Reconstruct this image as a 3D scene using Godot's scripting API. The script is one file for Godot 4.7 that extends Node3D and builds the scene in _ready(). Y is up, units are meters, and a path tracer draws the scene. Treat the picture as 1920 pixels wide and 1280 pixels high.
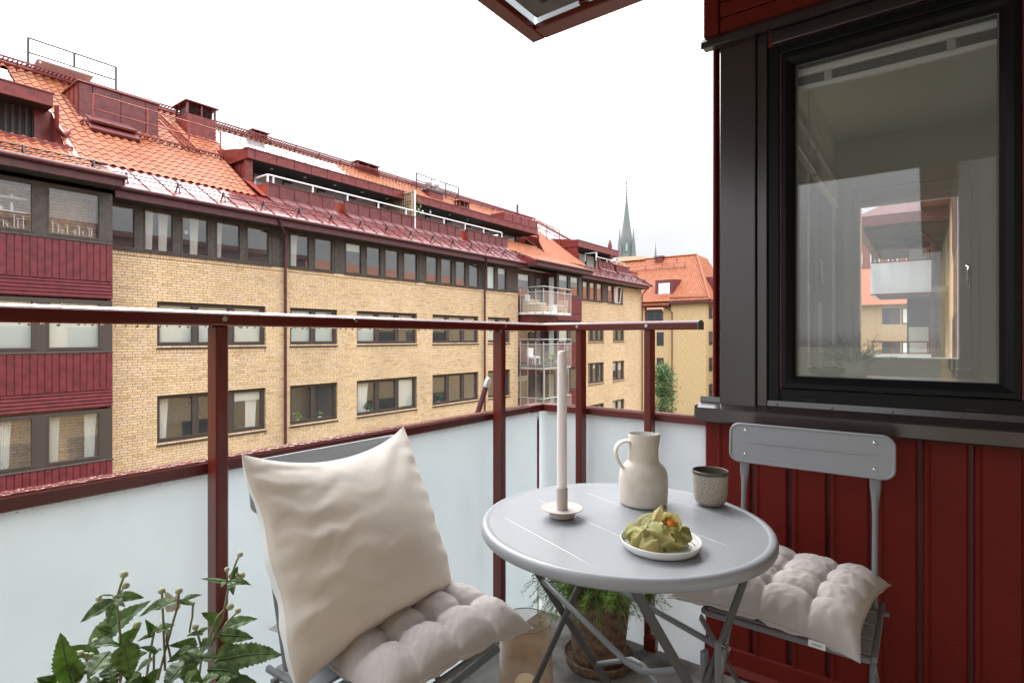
extends Node3D
# A rainy-day balcony over a courtyard of yellow brick apartment houses. y is up, metres, y = 0 is the balcony floor.

var rng := RandomNumberGenerator.new()
var M := {}
var used := {}

class MB:
	# collects faces of one mesh; poly() takes corners in either turn and an outward hint
	var v := PackedVector3Array()
	var n := PackedVector3Array()
	var c := PackedColorArray()
	var idx := PackedInt32Array()
	var tint := Color(1, 1, 1)
	var t := Transform3D.IDENTITY
	func poly(p: Array, out: Vector3) -> void:
		var q: Array = []
		for a in p: q.append(t * a)
		var o: Vector3 = t.basis * out
		var nn := Vector3.ZERO
		for i in q.size():
			var a: Vector3 = q[i]
			var b: Vector3 = q[(i + 1) % q.size()]
			nn += a.cross(b)
		if nn.length_squared() < 1e-18: return
		nn = nn.normalized()
		if nn.dot(o) < 0.0:
			nn = -nn
			q.reverse()
		var s := v.size()
		for a in q:
			v.append(a); n.append(nn); c.append(tint)
		for i in range(1, q.size() - 1):
			idx.append(s); idx.append(s + i + 1); idx.append(s + i)
	func box(o: Vector3, s: Vector3, b := Basis.IDENTITY) -> void:
		var h := s * 0.5
		for k in 3:
			for sg in [-1.0, 1.0]:
				var e := Vector3.ZERO; e[k] = sg
				var u := Vector3.ZERO; u[(k + 1) % 3] = 1.0
				var w := Vector3.ZERO; w[(k + 2) % 3] = 1.0
				poly([o + b * ((e - u - w) * h), o + b * ((e + u - w) * h), o + b * ((e + u + w) * h), o + b * ((e - u + w) * h)], b * e)
	func span(x0: float, x1: float, y0: float, y1: float, z0: float, z1: float) -> void:
		box(Vector3((x0 + x1) / 2, (y0 + y1) / 2, (z0 + z1) / 2), Vector3(absf(x1 - x0), absf(y1 - y0), absf(z1 - z0)))
	func cbox(o: Vector3, s: Vector3, r: float, b := Basis.IDENTITY) -> void:
		var h := s * 0.5
		var at := func(sg: Vector3, k: int) -> Vector3:
			var p := sg * (h - Vector3.ONE * r)
			p[k] = sg[k] * h[k]
			return o + b * p
		for k in 3:
			var i := (k + 1) % 3
			var j := (k + 2) % 3
			for sk in [-1.0, 1.0]:
				var q: Array = []
				for st in [[-1.0, -1.0], [1.0, -1.0], [1.0, 1.0], [-1.0, 1.0]]:
					var sg := Vector3.ZERO; sg[k] = sk; sg[i] = st[0]; sg[j] = st[1]
					q.append(at.call(sg, k))
				var e := Vector3.ZERO; e[k] = sk
				poly(q, b * e)
				for si in [-1.0, 1.0]:
					var s0 := Vector3.ZERO; s0[k] = sk; s0[i] = si; s0[j] = -1.0
					var s1 := s0; s1[j] = 1.0
					var e2 := Vector3.ZERO; e2[k] = sk; e2[i] = si
					poly([at.call(s0, k), at.call(s0, i), at.call(s1, i), at.call(s1, k)], b * e2)
		for sx in [-1.0, 1.0]:
			for sy in [-1.0, 1.0]:
				for sz in [-1.0, 1.0]:
					var sg := Vector3(sx, sy, sz)
					poly([at.call(sg, 0), at.call(sg, 1), at.call(sg, 2)], b * sg)
	func cspan(x0: float, x1: float, y0: float, y1: float, z0: float, z1: float, r := 0.004) -> void:
		cbox(Vector3((x0 + x1) / 2, (y0 + y1) / 2, (z0 + z1) / 2), Vector3(absf(x1 - x0), absf(y1 - y0), absf(z1 - z0)), r)
	func bar(a: Vector3, e: Vector3, w: float, h: float, up := Vector3.UP, r := 0.0) -> void:
		var z := (e - a).normalized()
		var x := up.cross(z)
		if x.length() < 0.01: x = Vector3.RIGHT.cross(z)
		x = x.normalized()
		var b := Basis(x, z.cross(x), z)
		if r > 0.0: cbox((a + e) / 2, Vector3(w, h, a.distance_to(e)), r, b)
		else: box((a + e) / 2, Vector3(w, h, a.distance_to(e)), b)
	# a smooth sheet of nu x nv points (u runs fastest); du x dv points outwards
	func surf(p: PackedVector3Array, nu: int, nv: int, wrap := false) -> void:
		var s := v.size()
		var acc := PackedVector3Array()
		acc.resize(p.size())
		var f := PackedInt32Array()
		for j in nv - 1:
			for i in (nu if wrap else nu - 1):
				var a := j * nu + i
				var b := j * nu + (i + 1) % nu
				f.append_array([a, b, b + nu, a, b + nu, a + nu])
		for k in range(0, f.size(), 3):
			var m := (p[f[k + 1]] - p[f[k]]).cross(p[f[k + 2]] - p[f[k]])
			for q in 3: acc[f[k + q]] += m
		for k in p.size():
			v.append(t * p[k]); n.append((t.basis * acc[k]).normalized()); c.append(tint)
		for k in range(0, f.size(), 3):
			idx.append(s + f[k]); idx.append(s + f[k + 2]); idx.append(s + f[k + 1])
	func tube(path: Array, r, sides := 8, caps := true, flat := 1.0, side := Vector3.ZERO) -> void:
		var p := PackedVector3Array()
		var rings: Array = []
		var pd := Vector3.ZERO
		for i in path.size():
			var d: Vector3 = (path[mini(i + 1, path.size() - 1)] - path[maxi(i - 1, 0)]).normalized()
			var x := side
			if side == Vector3.ZERO: x = pd if pd != Vector3.ZERO else (Vector3.UP if absf(d.y) < 0.9 else Vector3.RIGHT)
			x = (x - d * x.dot(d)).normalized()
			pd = x
			var y := d.cross(x)
			var rr: float = r if not (r is Array) else r[i]
			var ring: Array = []
			for k in sides:
				var a := TAU * k / sides
				var q: Vector3 = path[i] + x * cos(a) * rr + y * sin(a) * rr * flat
				p.append(q); ring.append(q)
			rings.append(ring)
		surf(p, sides, path.size(), true)
		if caps:
			poly(rings[0], path[0] - path[1])
			poly(rings[-1], path[-1] - path[-2])
	func lathe(pr: Array, segs := 32, o := Vector3.ZERO) -> void:
		var p := PackedVector3Array()
		for q in pr:
			for k in segs:
				var a := TAU * k / segs
				p.append(o + Vector3(cos(a) * q.x, q.y, -sin(a) * q.x))
		surf(p, segs, pr.size(), true)
	func ball(o: Vector3, r: Vector3, nu := 12, nv := 8) -> void:
		var p := PackedVector3Array()
		for j in nv + 1:
			var b := PI * j / nv - PI / 2
			for k in nu:
				var a := TAU * k / nu
				p.append(o + Vector3(cos(a) * cos(b) * r.x, sin(b) * r.y, -sin(a) * cos(b) * r.z))
		surf(p, nu, nv + 1, true)
	# extrudes a profile given in (ex, ey) along ez from o
	func ext(pr: PackedVector2Array, o: Vector3, ex: Vector3, ey: Vector3, ez: Vector3) -> void:
		var m := pr.size()
		var ar := 0.0
		for i in m: ar += pr[i].cross(pr[(i + 1) % m])
		for i in m:
			var a := pr[i]
			var b := pr[(i + 1) % m]
			var nn := Vector2((b - a).y, -(b - a).x) * signf(ar)
			var A := o + ex * a.x + ey * a.y
			var B := o + ex * b.x + ey * b.y
			poly([A, B, B + ez, A + ez], ex * nn.x + ey * nn.y)
		var tr := Geometry2D.triangulate_polygon(pr)
		for k in range(0, tr.size(), 3):
			var q: Array = []
			for e in 3: q.append(o + ex * pr[tr[k + e]].x + ey * pr[tr[k + e]].y)
			poly(q, -ez)
			poly([q[0] + ez, q[1] + ez, q[2] + ez], ez)
	func mesh(org := Vector3.ZERO) -> ArrayMesh:
		var w := v
		if org != Vector3.ZERO:
			for i in w.size(): w[i] -= org
		var a := []
		a.resize(Mesh.ARRAY_MAX)
		a[Mesh.ARRAY_VERTEX] = w; a[Mesh.ARRAY_NORMAL] = n; a[Mesh.ARRAY_COLOR] = c; a[Mesh.ARRAY_INDEX] = idx
		var m := ArrayMesh.new()
		m.add_surface_from_arrays(Mesh.PRIMITIVE_TRIANGLES, a)
		return m

func L(r: float, g: float, b: float) -> Color:
	return Color(r, g, b).linear_to_srgb()

func org(o: Node) -> Vector3:
	var s := Vector3.ZERO
	while o is Node3D and o != self:
		s += o.position
		o = o.get_parent()
	return s

func numbered(called: String) -> String:
	used[called] = used.get(called, -1) + 1
	return called if used[called] == 0 else "%s_%03d" % [called, used[called]]

func tag(o: Node3D, label: String, category: String, group := "", kind := "") -> Node3D:
	if label: o.set_meta("label", label)
	if category: o.set_meta("category", category)
	if group: o.set_meta("group", group)
	if kind: o.set_meta("kind", kind)
	return o

func thing(called: String, at: Vector3, label: String, category: String, group := "", turn := 0.0) -> Node3D:
	var o := Node3D.new()
	o.name = numbered(called)
	add_child(o)
	o.position = at
	o.rotation.y = turn
	return tag(o, label, category, group)

# a part whose faces were given in world places (local = false) or in its thing's own axes
func part(called: String, b: MB, m: Material, parent: Node3D, local := false) -> MeshInstance3D:
	var o := MeshInstance3D.new()
	o.name = called
	o.mesh = b.mesh(Vector3.ZERO if local else org(parent))
	o.material_override = m
	parent.add_child(o, true)
	return o

# a thing that is one mesh, its origin at base
func single(called: String, b: MB, m: Material, base: Vector3, label: String, category: String, group := "") -> MeshInstance3D:
	var o := MeshInstance3D.new()
	o.name = numbered(called)
	o.mesh = b.mesh(base)
	o.position = base
	o.material_override = m
	add_child(o)
	tag(o, label, category, group)
	return o

func structure(called: String, b: MB, m: Material) -> MeshInstance3D:
	var o := MeshInstance3D.new()
	o.name = numbered(called)
	o.mesh = b.mesh()
	o.material_override = m
	add_child(o)
	o.set_meta("kind", "structure")
	return o

func piece(called: String, mesh: Mesh, m: Material, x: Transform3D, parent: Node3D) -> MeshInstance3D:
	var o := MeshInstance3D.new()
	o.name = called
	o.mesh = mesh
	o.material_override = m
	o.transform = Transform3D(x.basis, x.origin - org(parent))
	parent.add_child(o, true)
	return o

func many(called: String, mesh: Mesh, m: Material, xs: Array, cols: Array, parent: Node3D) -> MultiMeshInstance3D:
	var mm := MultiMesh.new()
	mm.transform_format = MultiMesh.TRANSFORM_3D
	mm.use_colors = not cols.is_empty()
	mm.mesh = mesh
	mm.instance_count = xs.size()
	var off := org(parent)
	for i in xs.size():
		var x: Transform3D = xs[i]
		mm.set_instance_transform(i, Transform3D(x.basis, x.origin - off))
		if mm.use_colors: mm.set_instance_color(i, cols[i])
	var o := MultiMeshInstance3D.new()
	o.name = called
	o.multimesh = mm
	o.material_override = m
	parent.add_child(o, true)
	o.set_meta("kind", "stuff")
	return o

func noise(sd: int, freq: float, oct := 4, size := 256, ramp = null, nrm := 0.0, type := FastNoiseLite.TYPE_SIMPLEX_SMOOTH) -> NoiseTexture2D:
	var f := FastNoiseLite.new()
	f.seed = sd; f.frequency = freq; f.fractal_octaves = oct; f.noise_type = type
	var x := NoiseTexture2D.new()
	x.width = size; x.height = size; x.seamless = true; x.noise = f
	if nrm > 0.0:
		x.as_normal_map = true; x.bump_strength = nrm
	if ramp != null:
		var g := Gradient.new()
		g.offsets = PackedFloat32Array(ramp[0]); g.colors = PackedColorArray(ramp[1])
		x.color_ramp = g
	return x

func mat(called: String, col: Color, rough := 0.6, metal := 0.0, spec := 0.5) -> StandardMaterial3D:
	var m := StandardMaterial3D.new()
	m.resource_name = called
	m.albedo_color = col
	m.roughness = rough
	m.metallic = metal
	m.metallic_specular = spec
	M[called] = m
	return m

func tri(m: StandardMaterial3D, scale: float, world := true) -> StandardMaterial3D:
	m.uv1_triplanar = true
	m.uv1_world_triplanar = world
	m.uv1_scale = Vector3.ONE * scale
	return m

func sky_image() -> ImageTexture:
	# an overcast sky: brighter overhead, soft cloud mottling all round
	var w := 512
	var h := 256
	var im := Image.create(w, h, false, Image.FORMAT_RGBF)
	var f := FastNoiseLite.new()
	f.seed = 4; f.frequency = 1.1; f.fractal_octaves = 5
	for j in h:
		var el := PI / 2 - PI * (j + 0.5) / h
		for i in w:
			var a := TAU * (i + 0.5) / w
			var d := Vector3(cos(a) * cos(el), sin(el), sin(a) * cos(el))
			var k := SKY_LOW
			if el > 0.0:
				var cl := f.get_noise_3d(d.x * 1.4, d.y * 3.4, d.z * 1.4)
				k = (SKY_LOW + SKY_RISE * pow(sin(el), SKY_POW)) * (1.0 + 0.28 * cl)
			else:
				k = SKY_LOW * 0.6
			im.set_pixel(i, j, Color(k * 0.965, k * 0.998, k * 1.035))
	return ImageTexture.create_from_image(im)

const SKY_LOW := 0.33
const SKY_RISE := 3.3
const SKY_POW := 1.7

func setup() -> void:
	rng.seed = 11
	var cam := Camera3D.new()
	cam.name = "camera"
	add_child(cam)
	cam.position = Vector3(0, 1.13, 0)
	cam.rotation.y = deg_to_rad(36.651)
	cam.near = 0.05
	cam.far = 900.0
	cam.projection = Camera3D.PROJECTION_FRUSTUM
	cam.size = 2.0 * 0.05 * 640.0 / 1041.6
	cam.frustum_offset = Vector2(0, -7.0 / 1041.6 * 0.05)
	cam.current = true
	var e := Environment.new()
	e.background_mode = Environment.BG_SKY
	var pan := PanoramaSkyMaterial.new()
	pan.panorama = sky_image()
	var sk := Sky.new()
	sk.sky_material = pan
	e.sky = sk
	e.background_energy_multiplier = 1.0
	e.tonemap_mode = Environment.TONE_MAPPER_LINEAR
	e.tonemap_exposure = 2.25
	e.sdfgi_enabled = true; e.ssao_enabled = true; e.ssil_enabled = true
	var we := WorldEnvironment.new()
	we.name = "world_environment"
	we.environment = e
	add_child(we)
	var sun := DirectionalLight3D.new()
	sun.name = "sun"
	sun.light_energy = 0.5
	sun.light_angular_distance = 40.0
	sun.light_color = Color(1.0, 0.985, 0.96)
	sun.shadow_enabled = true
	add_child(sun)
	sun.look_at_from_position(Vector3.ZERO, -Vector3(-0.70, 0.62, -0.36))

func materials() -> void:
	var m: StandardMaterial3D
	var mottled := noise(3, 0.012, 5, 512, [[0.0, 0.5, 1.0], [Color(0.78, 0.77, 0.76), Color(0.93, 0.93, 0.93), Color(1, 1, 1)]])
	var grime := noise(8, 0.03, 5, 256, [[0.2, 0.55, 0.9], [Color(0.82, 0.8, 0.79), Color(0.96, 0.96, 0.96), Color(1, 1, 1)]])
	var weave := noise(5, 0.35, 2, 256, null, 2.5)
	var fine := noise(6, 0.2, 3, 256, null, 2.0)
	var dents := noise(7, 0.02, 3, 256, null, 1.2)
	# brick, mortar
	m = mat("brick", Color.WHITE, 0.85); m.vertex_color_use_as_albedo = true
	m.albedo_texture = noise(21, 0.05, 5, 256, [[0.15, 0.5, 0.9], [Color(0.86, 0.83, 0.8), Color(0.96, 0.96, 0.95), Color(1, 1, 1)]]); tri(m, 1.4)
	for i in 5:
		var t: Array = [[0.70, 0.515, 0.31], [0.74, 0.55, 0.35], [0.67, 0.48, 0.285], [0.72, 0.54, 0.37], [0.71, 0.52, 0.33]][i]
		m = mat("brick_%d" % i, L(t[0], t[1], t[2]), 0.85); m.albedo_texture = M.brick.albedo_texture; tri(m, 1.4)
	m = mat("mortar", L(0.36, 0.265, 0.165), 0.95); m.albedo_texture = grime; tri(m, 0.8)
	m = mat("far_brick", L(0.55, 0.405, 0.225), 0.9); m.albedo_texture = noise(23, 0.04, 5, 512, [[0.2, 0.5, 0.8], [Color(0.8, 0.76, 0.72), Color(0.95, 0.94, 0.92), Color(1, 1, 1)]]); tri(m, 0.35)
	m.uv1_scale = Vector3(0.18, 0.9, 0.18)
	m = mat("red_brick", L(0.3, 0.1, 0.075), 0.9); m.albedo_texture = grime; tri(m, 0.3)
	m = mat("tile", Color.WHITE, 0.55, 0.0, 0.3); m.vertex_color_use_as_albedo = true
	m.albedo_texture = noise(25, 0.06, 4, 256, [[0.1, 0.5, 0.9], [Color(0.72, 0.7, 0.7), Color(0.93, 0.93, 0.93), Color(1, 1, 1)]]); tri(m, 0.9)
	for i in 4:
		var t: Array = [[0.36, 0.118, 0.052], [0.39, 0.135, 0.063], [0.33, 0.102, 0.048], [0.37, 0.128, 0.065]][i]
		m = mat("tile_%d" % i, L(t[0], t[1], t[2]), 0.55, 0.0, 0.3); m.albedo_texture = M.tile.albedo_texture; tri(m, 0.9)
	# metals of the roofs
	for d in [["roof_red", [0.2, 0.032, 0.03], 0.3], ["panel_red", [0.155, 0.034, 0.036], 0.4], ["clad_red", [0.165, 0.024, 0.032], 0.5], ["fascia", [0.1, 0.026, 0.03], 0.4], ["snow_rail", [0.07, 0.04, 0.04], 0.35], ["orange_red", [0.32, 0.052, 0.03], 0.4], ["roof_wet", [0.19, 0.04, 0.04], 0.16]]:
		m = mat(d[0], L(d[1][0], d[1][1], d[1][2]), d[2]); m.albedo_texture = grime; tri(m, 0.5)
		m.normal_enabled = true; m.normal_texture = dents; m.normal_scale = 0.35
	m = mat("strip", L(0.07, 0.057, 0.049), 0.5); m.albedo_texture = grime; tri(m, 0.6)
	mat("win_frame", L(0.062, 0.047, 0.042), 0.45)
	mat("soffit", L(0.035, 0.03, 0.03), 0.8)
	mat("dark", L(0.02, 0.02, 0.02), 0.6)
	mat("dormer_wall", L(0.05, 0.045, 0.04), 0.6)
	mat("white_metal", L(0.72, 0.73, 0.74), 0.4)
	mat("aluminium", L(0.55, 0.56, 0.57), 0.35, 0.6)
	mat("room", L(0.42, 0.38, 0.33), 0.9)
	mat("blind", L(0.74, 0.8, 0.75), 0.7)
	m = mat("dark_glass", L(0.03, 0.035, 0.04), 0.06)
	m = mat("grey_sheet", L(0.24, 0.2, 0.2), 0.12); m.normal_enabled = true; m.normal_texture = dents; m.normal_scale = 0.3; tri(m, 0.5)
	m = mat("curtain", L(0.8, 0.8, 0.76), 0.9); m.backlight_enabled = true; m.backlight = Color(0.5, 0.5, 0.47)
	m = mat("pane", Color(0.9, 0.94, 0.97, 0.01), 0.01); m.transparency = BaseMaterial3D.TRANSPARENCY_ALPHA; m.metallic_specular = 0.75
	m = mat("clear_pane", Color(0.95, 0.98, 0.97, 0.06), 0.03); m.transparency = BaseMaterial3D.TRANSPARENCY_ALPHA
	m = mat("bay_pane", Color(0.9, 0.95, 0.93, 0.02), 0.01); m.transparency = BaseMaterial3D.TRANSPARENCY_ALPHA; m.metallic_specular = 0.6
	mat("wood", L(0.33, 0.24, 0.15), 0.8)
	mat("wicker", L(0.42, 0.3, 0.18), 0.85)
	mat("cushion_grey", L(0.5, 0.5, 0.52), 0.9)
	# foliage
	for d in [["leaf", [0.15, 0.235, 0.08]], ["leaf_dark", [0.105, 0.18, 0.06]], ["leaf_pale", [0.2, 0.29, 0.09]], ["rosemary", [0.085, 0.14, 0.04]], ["tree_leaf", [0.05, 0.095, 0.03]], ["lavender", [0.17, 0.2, 0.17]]]:
		m = mat(d[0], L(d[1][0], d[1][1], d[1][2]), 0.5); m.backlight_enabled = true; m.backlight = Color(0.22, 0.3, 0.1) if d[0] == "tree_leaf" else Color(0.5, 0.6, 0.25)
		if d[0].begins_with("leaf"):
			m.albedo_texture = noise(31, 0.03, 4, 256, [[0.2, 0.5, 0.85], [Color(0.62, 0.66, 0.6), Color(0.88, 0.9, 0.86), Color(1, 1, 0.95)]]); tri(m, 9.0)
			m.heightmap_enabled = true; m.heightmap_texture = noise(32, 0.035, 3, 256, null, 0.0, FastNoiseLite.TYPE_CELLULAR); m.heightmap_scale = 0.12
	mat("stem", L(0.22, 0.22, 0.12), 0.6)
	mat("stem_green", L(0.16, 0.2, 0.08), 0.6)
	mat("bud", L(0.42, 0.45, 0.27), 0.7)
	mat("petal", L(0.8, 0.75, 0.73), 0.7)
	mat("bark", L(0.09, 0.07, 0.05), 0.9)
	# the near balcony
	for d in [["rail_red", [0.135, 0.018, 0.012], 0.2], ["rail_post", [0.15, 0.022, 0.015], 0.3]]:
		m = mat(d[0], L(d[1][0], d[1][1], d[1][2]), d[2])
		m.normal_enabled = true; m.normal_texture = noise(41, 0.05, 3, 256, null, 0.8); m.normal_scale = 0.25; tri(m, 6.0)
	m = mat("wet_red", L(0.15, 0.02, 0.014), 0.14)
	m.normal_enabled = true; m.normal_texture = noise(42, 0.03, 2, 256, null, 3.0, FastNoiseLite.TYPE_CELLULAR); m.normal_scale = 0.9; tri(m, 9.0)
	m = mat("frosted", L(0.85, 0.905, 0.93), 0.35); m.backlight_enabled = true; m.backlight = Color(1, 1, 1)
	m.albedo_texture = noise(61, 0.012, 5, 512, [[0.2, 0.5, 0.8], [Color(0.985, 0.985, 0.985), Color(0.995, 0.995, 0.995), Color(1, 1, 1)]]); tri(m, 1.0); m.uv1_scale = Vector3(1.0, 0.5, 1.0)
	m = mat("cladding", L(0.15, 0.014, 0.0095), 0.45, 0.0, 0.28)
	m.heightmap_enabled = true; m.heightmap_scale = 0.09; m.heightmap_texture = noise(43, 0.05, 2, 512); tri(m, 4.5)
	m = mat("brown_trim", L(0.042, 0.028, 0.028), 0.22, 0.0, 0.7)
	m.normal_enabled = true; m.normal_texture = dents; m.normal_scale = 0.08; tri(m, 1.5)
	m = mat("black_frame", L(0.010, 0.010, 0.011), 0.34, 0.0, 0.3)
	m.heightmap_enabled = true; m.heightmap_scale = 0.02; m.heightmap_texture = noise(44, 0.3, 2, 256); tri(m, 5.0)
	m = mat("concrete", L(0.30, 0.285, 0.265), 0.75); m.albedo_texture = noise(45, 0.01, 6, 512, [[0.1, 0.4, 0.6, 0.9], [Color(0.55, 0.54, 0.52), Color(0.82, 0.81, 0.8), Color(0.9, 0.9, 0.89), Color(1, 1, 1)]]); tri(m, 1.1)
	m = mat("slab_grey", L(0.2, 0.195, 0.185), 0.9); m.albedo_texture = mottled; tri(m, 1.5)
	m = mat("grey_paint", L(0.285, 0.295, 0.315), 0.38);
	m.roughness_texture = noise(46, 0.02, 4, 256, [[0.3, 0.7], [Color(0.86, 0.86, 0.86), Color(1, 1, 1)]]); m.roughness_texture_channel = BaseMaterial3D.TEXTURE_CHANNEL_RED; tri(m, 4.0)
	m = mat("grey_leg", L(0.17, 0.175, 0.185), 0.42)
	mat("grey_dark", L(0.085, 0.086, 0.09), 0.45)
	mat("steel", L(0.6, 0.6, 0.6), 0.25, 1.0)
	m = mat("cushion", L(0.52, 0.47, 0.455), 0.95); m.normal_enabled = true; m.normal_texture = weave; m.normal_scale = 0.5; m.rim_enabled = true; m.rim = 0.3; m.rim_tint = 0.5; tri(m, 12.0)
	m = mat("pillow", L(0.80, 0.73, 0.66), 0.95); m.normal_enabled = true; m.normal_texture = weave; m.normal_scale = 0.4; m.rim_enabled = true; m.rim = 0.5; m.rim_tint = 0.4; tri(m, 14.0)
	m = mat("pillow_white", L(0.8, 0.79, 0.77), 0.95); m.normal_enabled = true; m.normal_texture = weave; m.normal_scale = 0.4; tri(m, 14.0)
	m = mat("jug", L(0.70, 0.625, 0.55), 0.62); m.albedo_texture = noise(47, 0.02, 4, 256, [[0.2, 0.8], [Color(0.95, 0.95, 0.94), Color(1, 1, 1)]]); tri(m, 5.0)
	mat("jug_inside", L(0.62, 0.6, 0.58), 0.4)
	mat("holder", L(0.5, 0.44, 0.4), 0.55)
	m = mat("wax", L(0.86, 0.85, 0.84), 0.5); m.subsurf_scatter_enabled = true; m.subsurf_scatter_strength = 0.3
	m = mat("stoneware", Color.WHITE, 0.32)
	m.albedo_texture = noise(48, 0.09, 4, 256, [[0.25, 0.42, 0.55, 0.75], [Color(0.46, 0.42, 0.37), Color(0.62, 0.58, 0.53), Color(0.68, 0.65, 0.6), Color(0.8, 0.77, 0.72)]]); tri(m, 11.0)
	m = mat("stoneware_rim", L(0.09, 0.075, 0.06), 0.3)
	mat("plate", L(0.78, 0.78, 0.77), 0.22)
	m = mat("husk", Color.WHITE, 0.55); m.vertex_color_use_as_albedo = true; m.backlight_enabled = true; m.backlight = Color(0.6, 0.6, 0.3)
	m.albedo_texture = noise(49, 0.06, 4, 256, [[0.2, 0.5, 0.8], [Color(0.75, 0.7, 0.62), Color(0.92, 0.92, 0.86), Color(1, 1, 0.95)]]); tri(m, 30.0)
	m.heightmap_enabled = true; m.heightmap_scale = 0.1; m.heightmap_texture = noise(50, 0.05, 3, 256)
	m = mat("husk_dry", L(0.6, 0.5, 0.24), 0.6); m.backlight_enabled = true; m.backlight = Color(0.6, 0.55, 0.35)
	mat("berry", L(0.75, 0.22, 0.02), 0.25)
	m = mat("terracotta", L(0.26, 0.185, 0.14), 0.7); m.albedo_texture = noise(51, 0.015, 5, 512, [[0.15, 0.45, 0.7, 0.95], [Color(0.55, 0.5, 0.47), Color(0.85, 0.8, 0.78), Color(1, 0.95, 0.9), Color(1, 1, 1)]]); tri(m, 5.0)
	mat("soil", L(0.03, 0.022, 0.016), 0.95)
	m = mat("amber_glass", Color(0.7, 0.48, 0.12, 0.15), 0.08); m.backlight_enabled = true; m.backlight = Color(0.2, 0.135, 0.04); m.transparency = BaseMaterial3D.TRANSPARENCY_ALPHA
	m.normal_enabled = true; m.normal_texture = noise(52, 0.12, 2, 256, null, 3.0, FastNoiseLite.TYPE_CELLULAR); m.normal_scale = 0.4; tri(m, 8.0)
	m = mat("beeswax", L(0.62, 0.5, 0.33), 0.55); m.subsurf_scatter_enabled = true; m.subsurf_scatter_strength = 0.3
	m = mat("water", Color(1, 1, 1, 0.0), 0.0); m.refraction_enabled = true; m.refraction_scale = 0.033
	# the kitchen behind the bay window
	mat("wall_paint", L(0.87, 0.86, 0.79), 0.9)
	mat("white_paint", L(0.78, 0.78, 0.76), 0.35)
	mat("cream_pot", L(0.62, 0.56, 0.46), 0.5)
	mat("brown_dish", L(0.1, 0.035, 0.022), 0.25)
	mat("silver", L(0.7, 0.7, 0.7), 0.2, 1.0)
	mat("slats", L(0.16, 0.155, 0.15), 0.5)
	m = mat("copper", L(0.175, 0.185, 0.18), 0.7); m.albedo_texture = mottled; tri(m, 0.15)
	m = mat("copper_pale", L(0.3, 0.38, 0.35), 0.7)
	m = mat("ground", L(0.13, 0.13, 0.1), 0.95); m.albedo_texture = mottled; tri(m, 0.12)
	m = mat("hedge", L(0.06, 0.11, 0.035), 0.8); m.albedo_texture = grime; tri(m, 0.8)
	m = mat("gravel_walk", L(0.28, 0.25, 0.21), 0.95); m.albedo_texture = mottled; tri(m, 0.5)

const F := -17.57          # the facade across the courtyard
const ROOF_K := 0.7445
var house: Node3D
var unit: ArrayMesh
var tile_mesh: ArrayMesh

func ry(x: float) -> float:
	return 5.822 + ROOF_K * (-17.9 - x)

func in_any(rects: Array, z: float, y: float, pad: float) -> bool:
	for r in rects:
		if z <= r[0] + pad and z >= r[1] - pad and y >= r[2] - pad and y <= r[3] + pad: return true
	return false

# rects: [z high, z low, y low, y high]
func wall_with_openings(b: MB, x0: float, x1: float, z0: float, z1: float, y0: float, y1: float, rects: Array) -> void:
	var cuts: Array = [z0, z1]
	for r in rects:
		for q in [r[0], r[1]]:
			if q < z0 and q > z1 and not cuts.has(q): cuts.append(q)
	cuts.sort()
	for i in cuts.size() - 1:
		var mid: float = (cuts[i] + cuts[i + 1]) / 2
		var ys: Array = []
		for r in rects:
			if mid < r[0] and mid > r[1]: ys.append([maxf(r[2], y0), minf(r[3], y1)])
		ys.sort_custom(func(a, c): return a[0] < c[0])
		var y := y0
		for q in ys:
			if q[0] > y: b.span(x0, x1, y, q[0], cuts[i], cuts[i + 1])
			y = maxf(y, q[1])
		if y1 > y: b.span(x0, x1, y, y1, cuts[i], cuts[i + 1])

var wall_noise := FastNoiseLite.new()

func brick_tint(at: Vector3) -> Color:
	wall_noise.seed = 7; wall_noise.frequency = 0.35; wall_noise.fractal_octaves = 4
	var k := rng.randf_range(0.91, 1.09) * (1.0 + 0.16 * wall_noise.get_noise_3d(at.z, at.y * 0.6, 0.0))
	var w := rng.randf()
	var c := Vector3(0.70, 0.51, 0.305).lerp(Vector3(0.72, 0.545, 0.37), w)
	if rng.randf() < 0.08: c = Vector3(0.62, 0.43, 0.25)
	return Color(c.x * k, c.y * k, c.z * k * rng.randf_range(0.92, 1.08))

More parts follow.
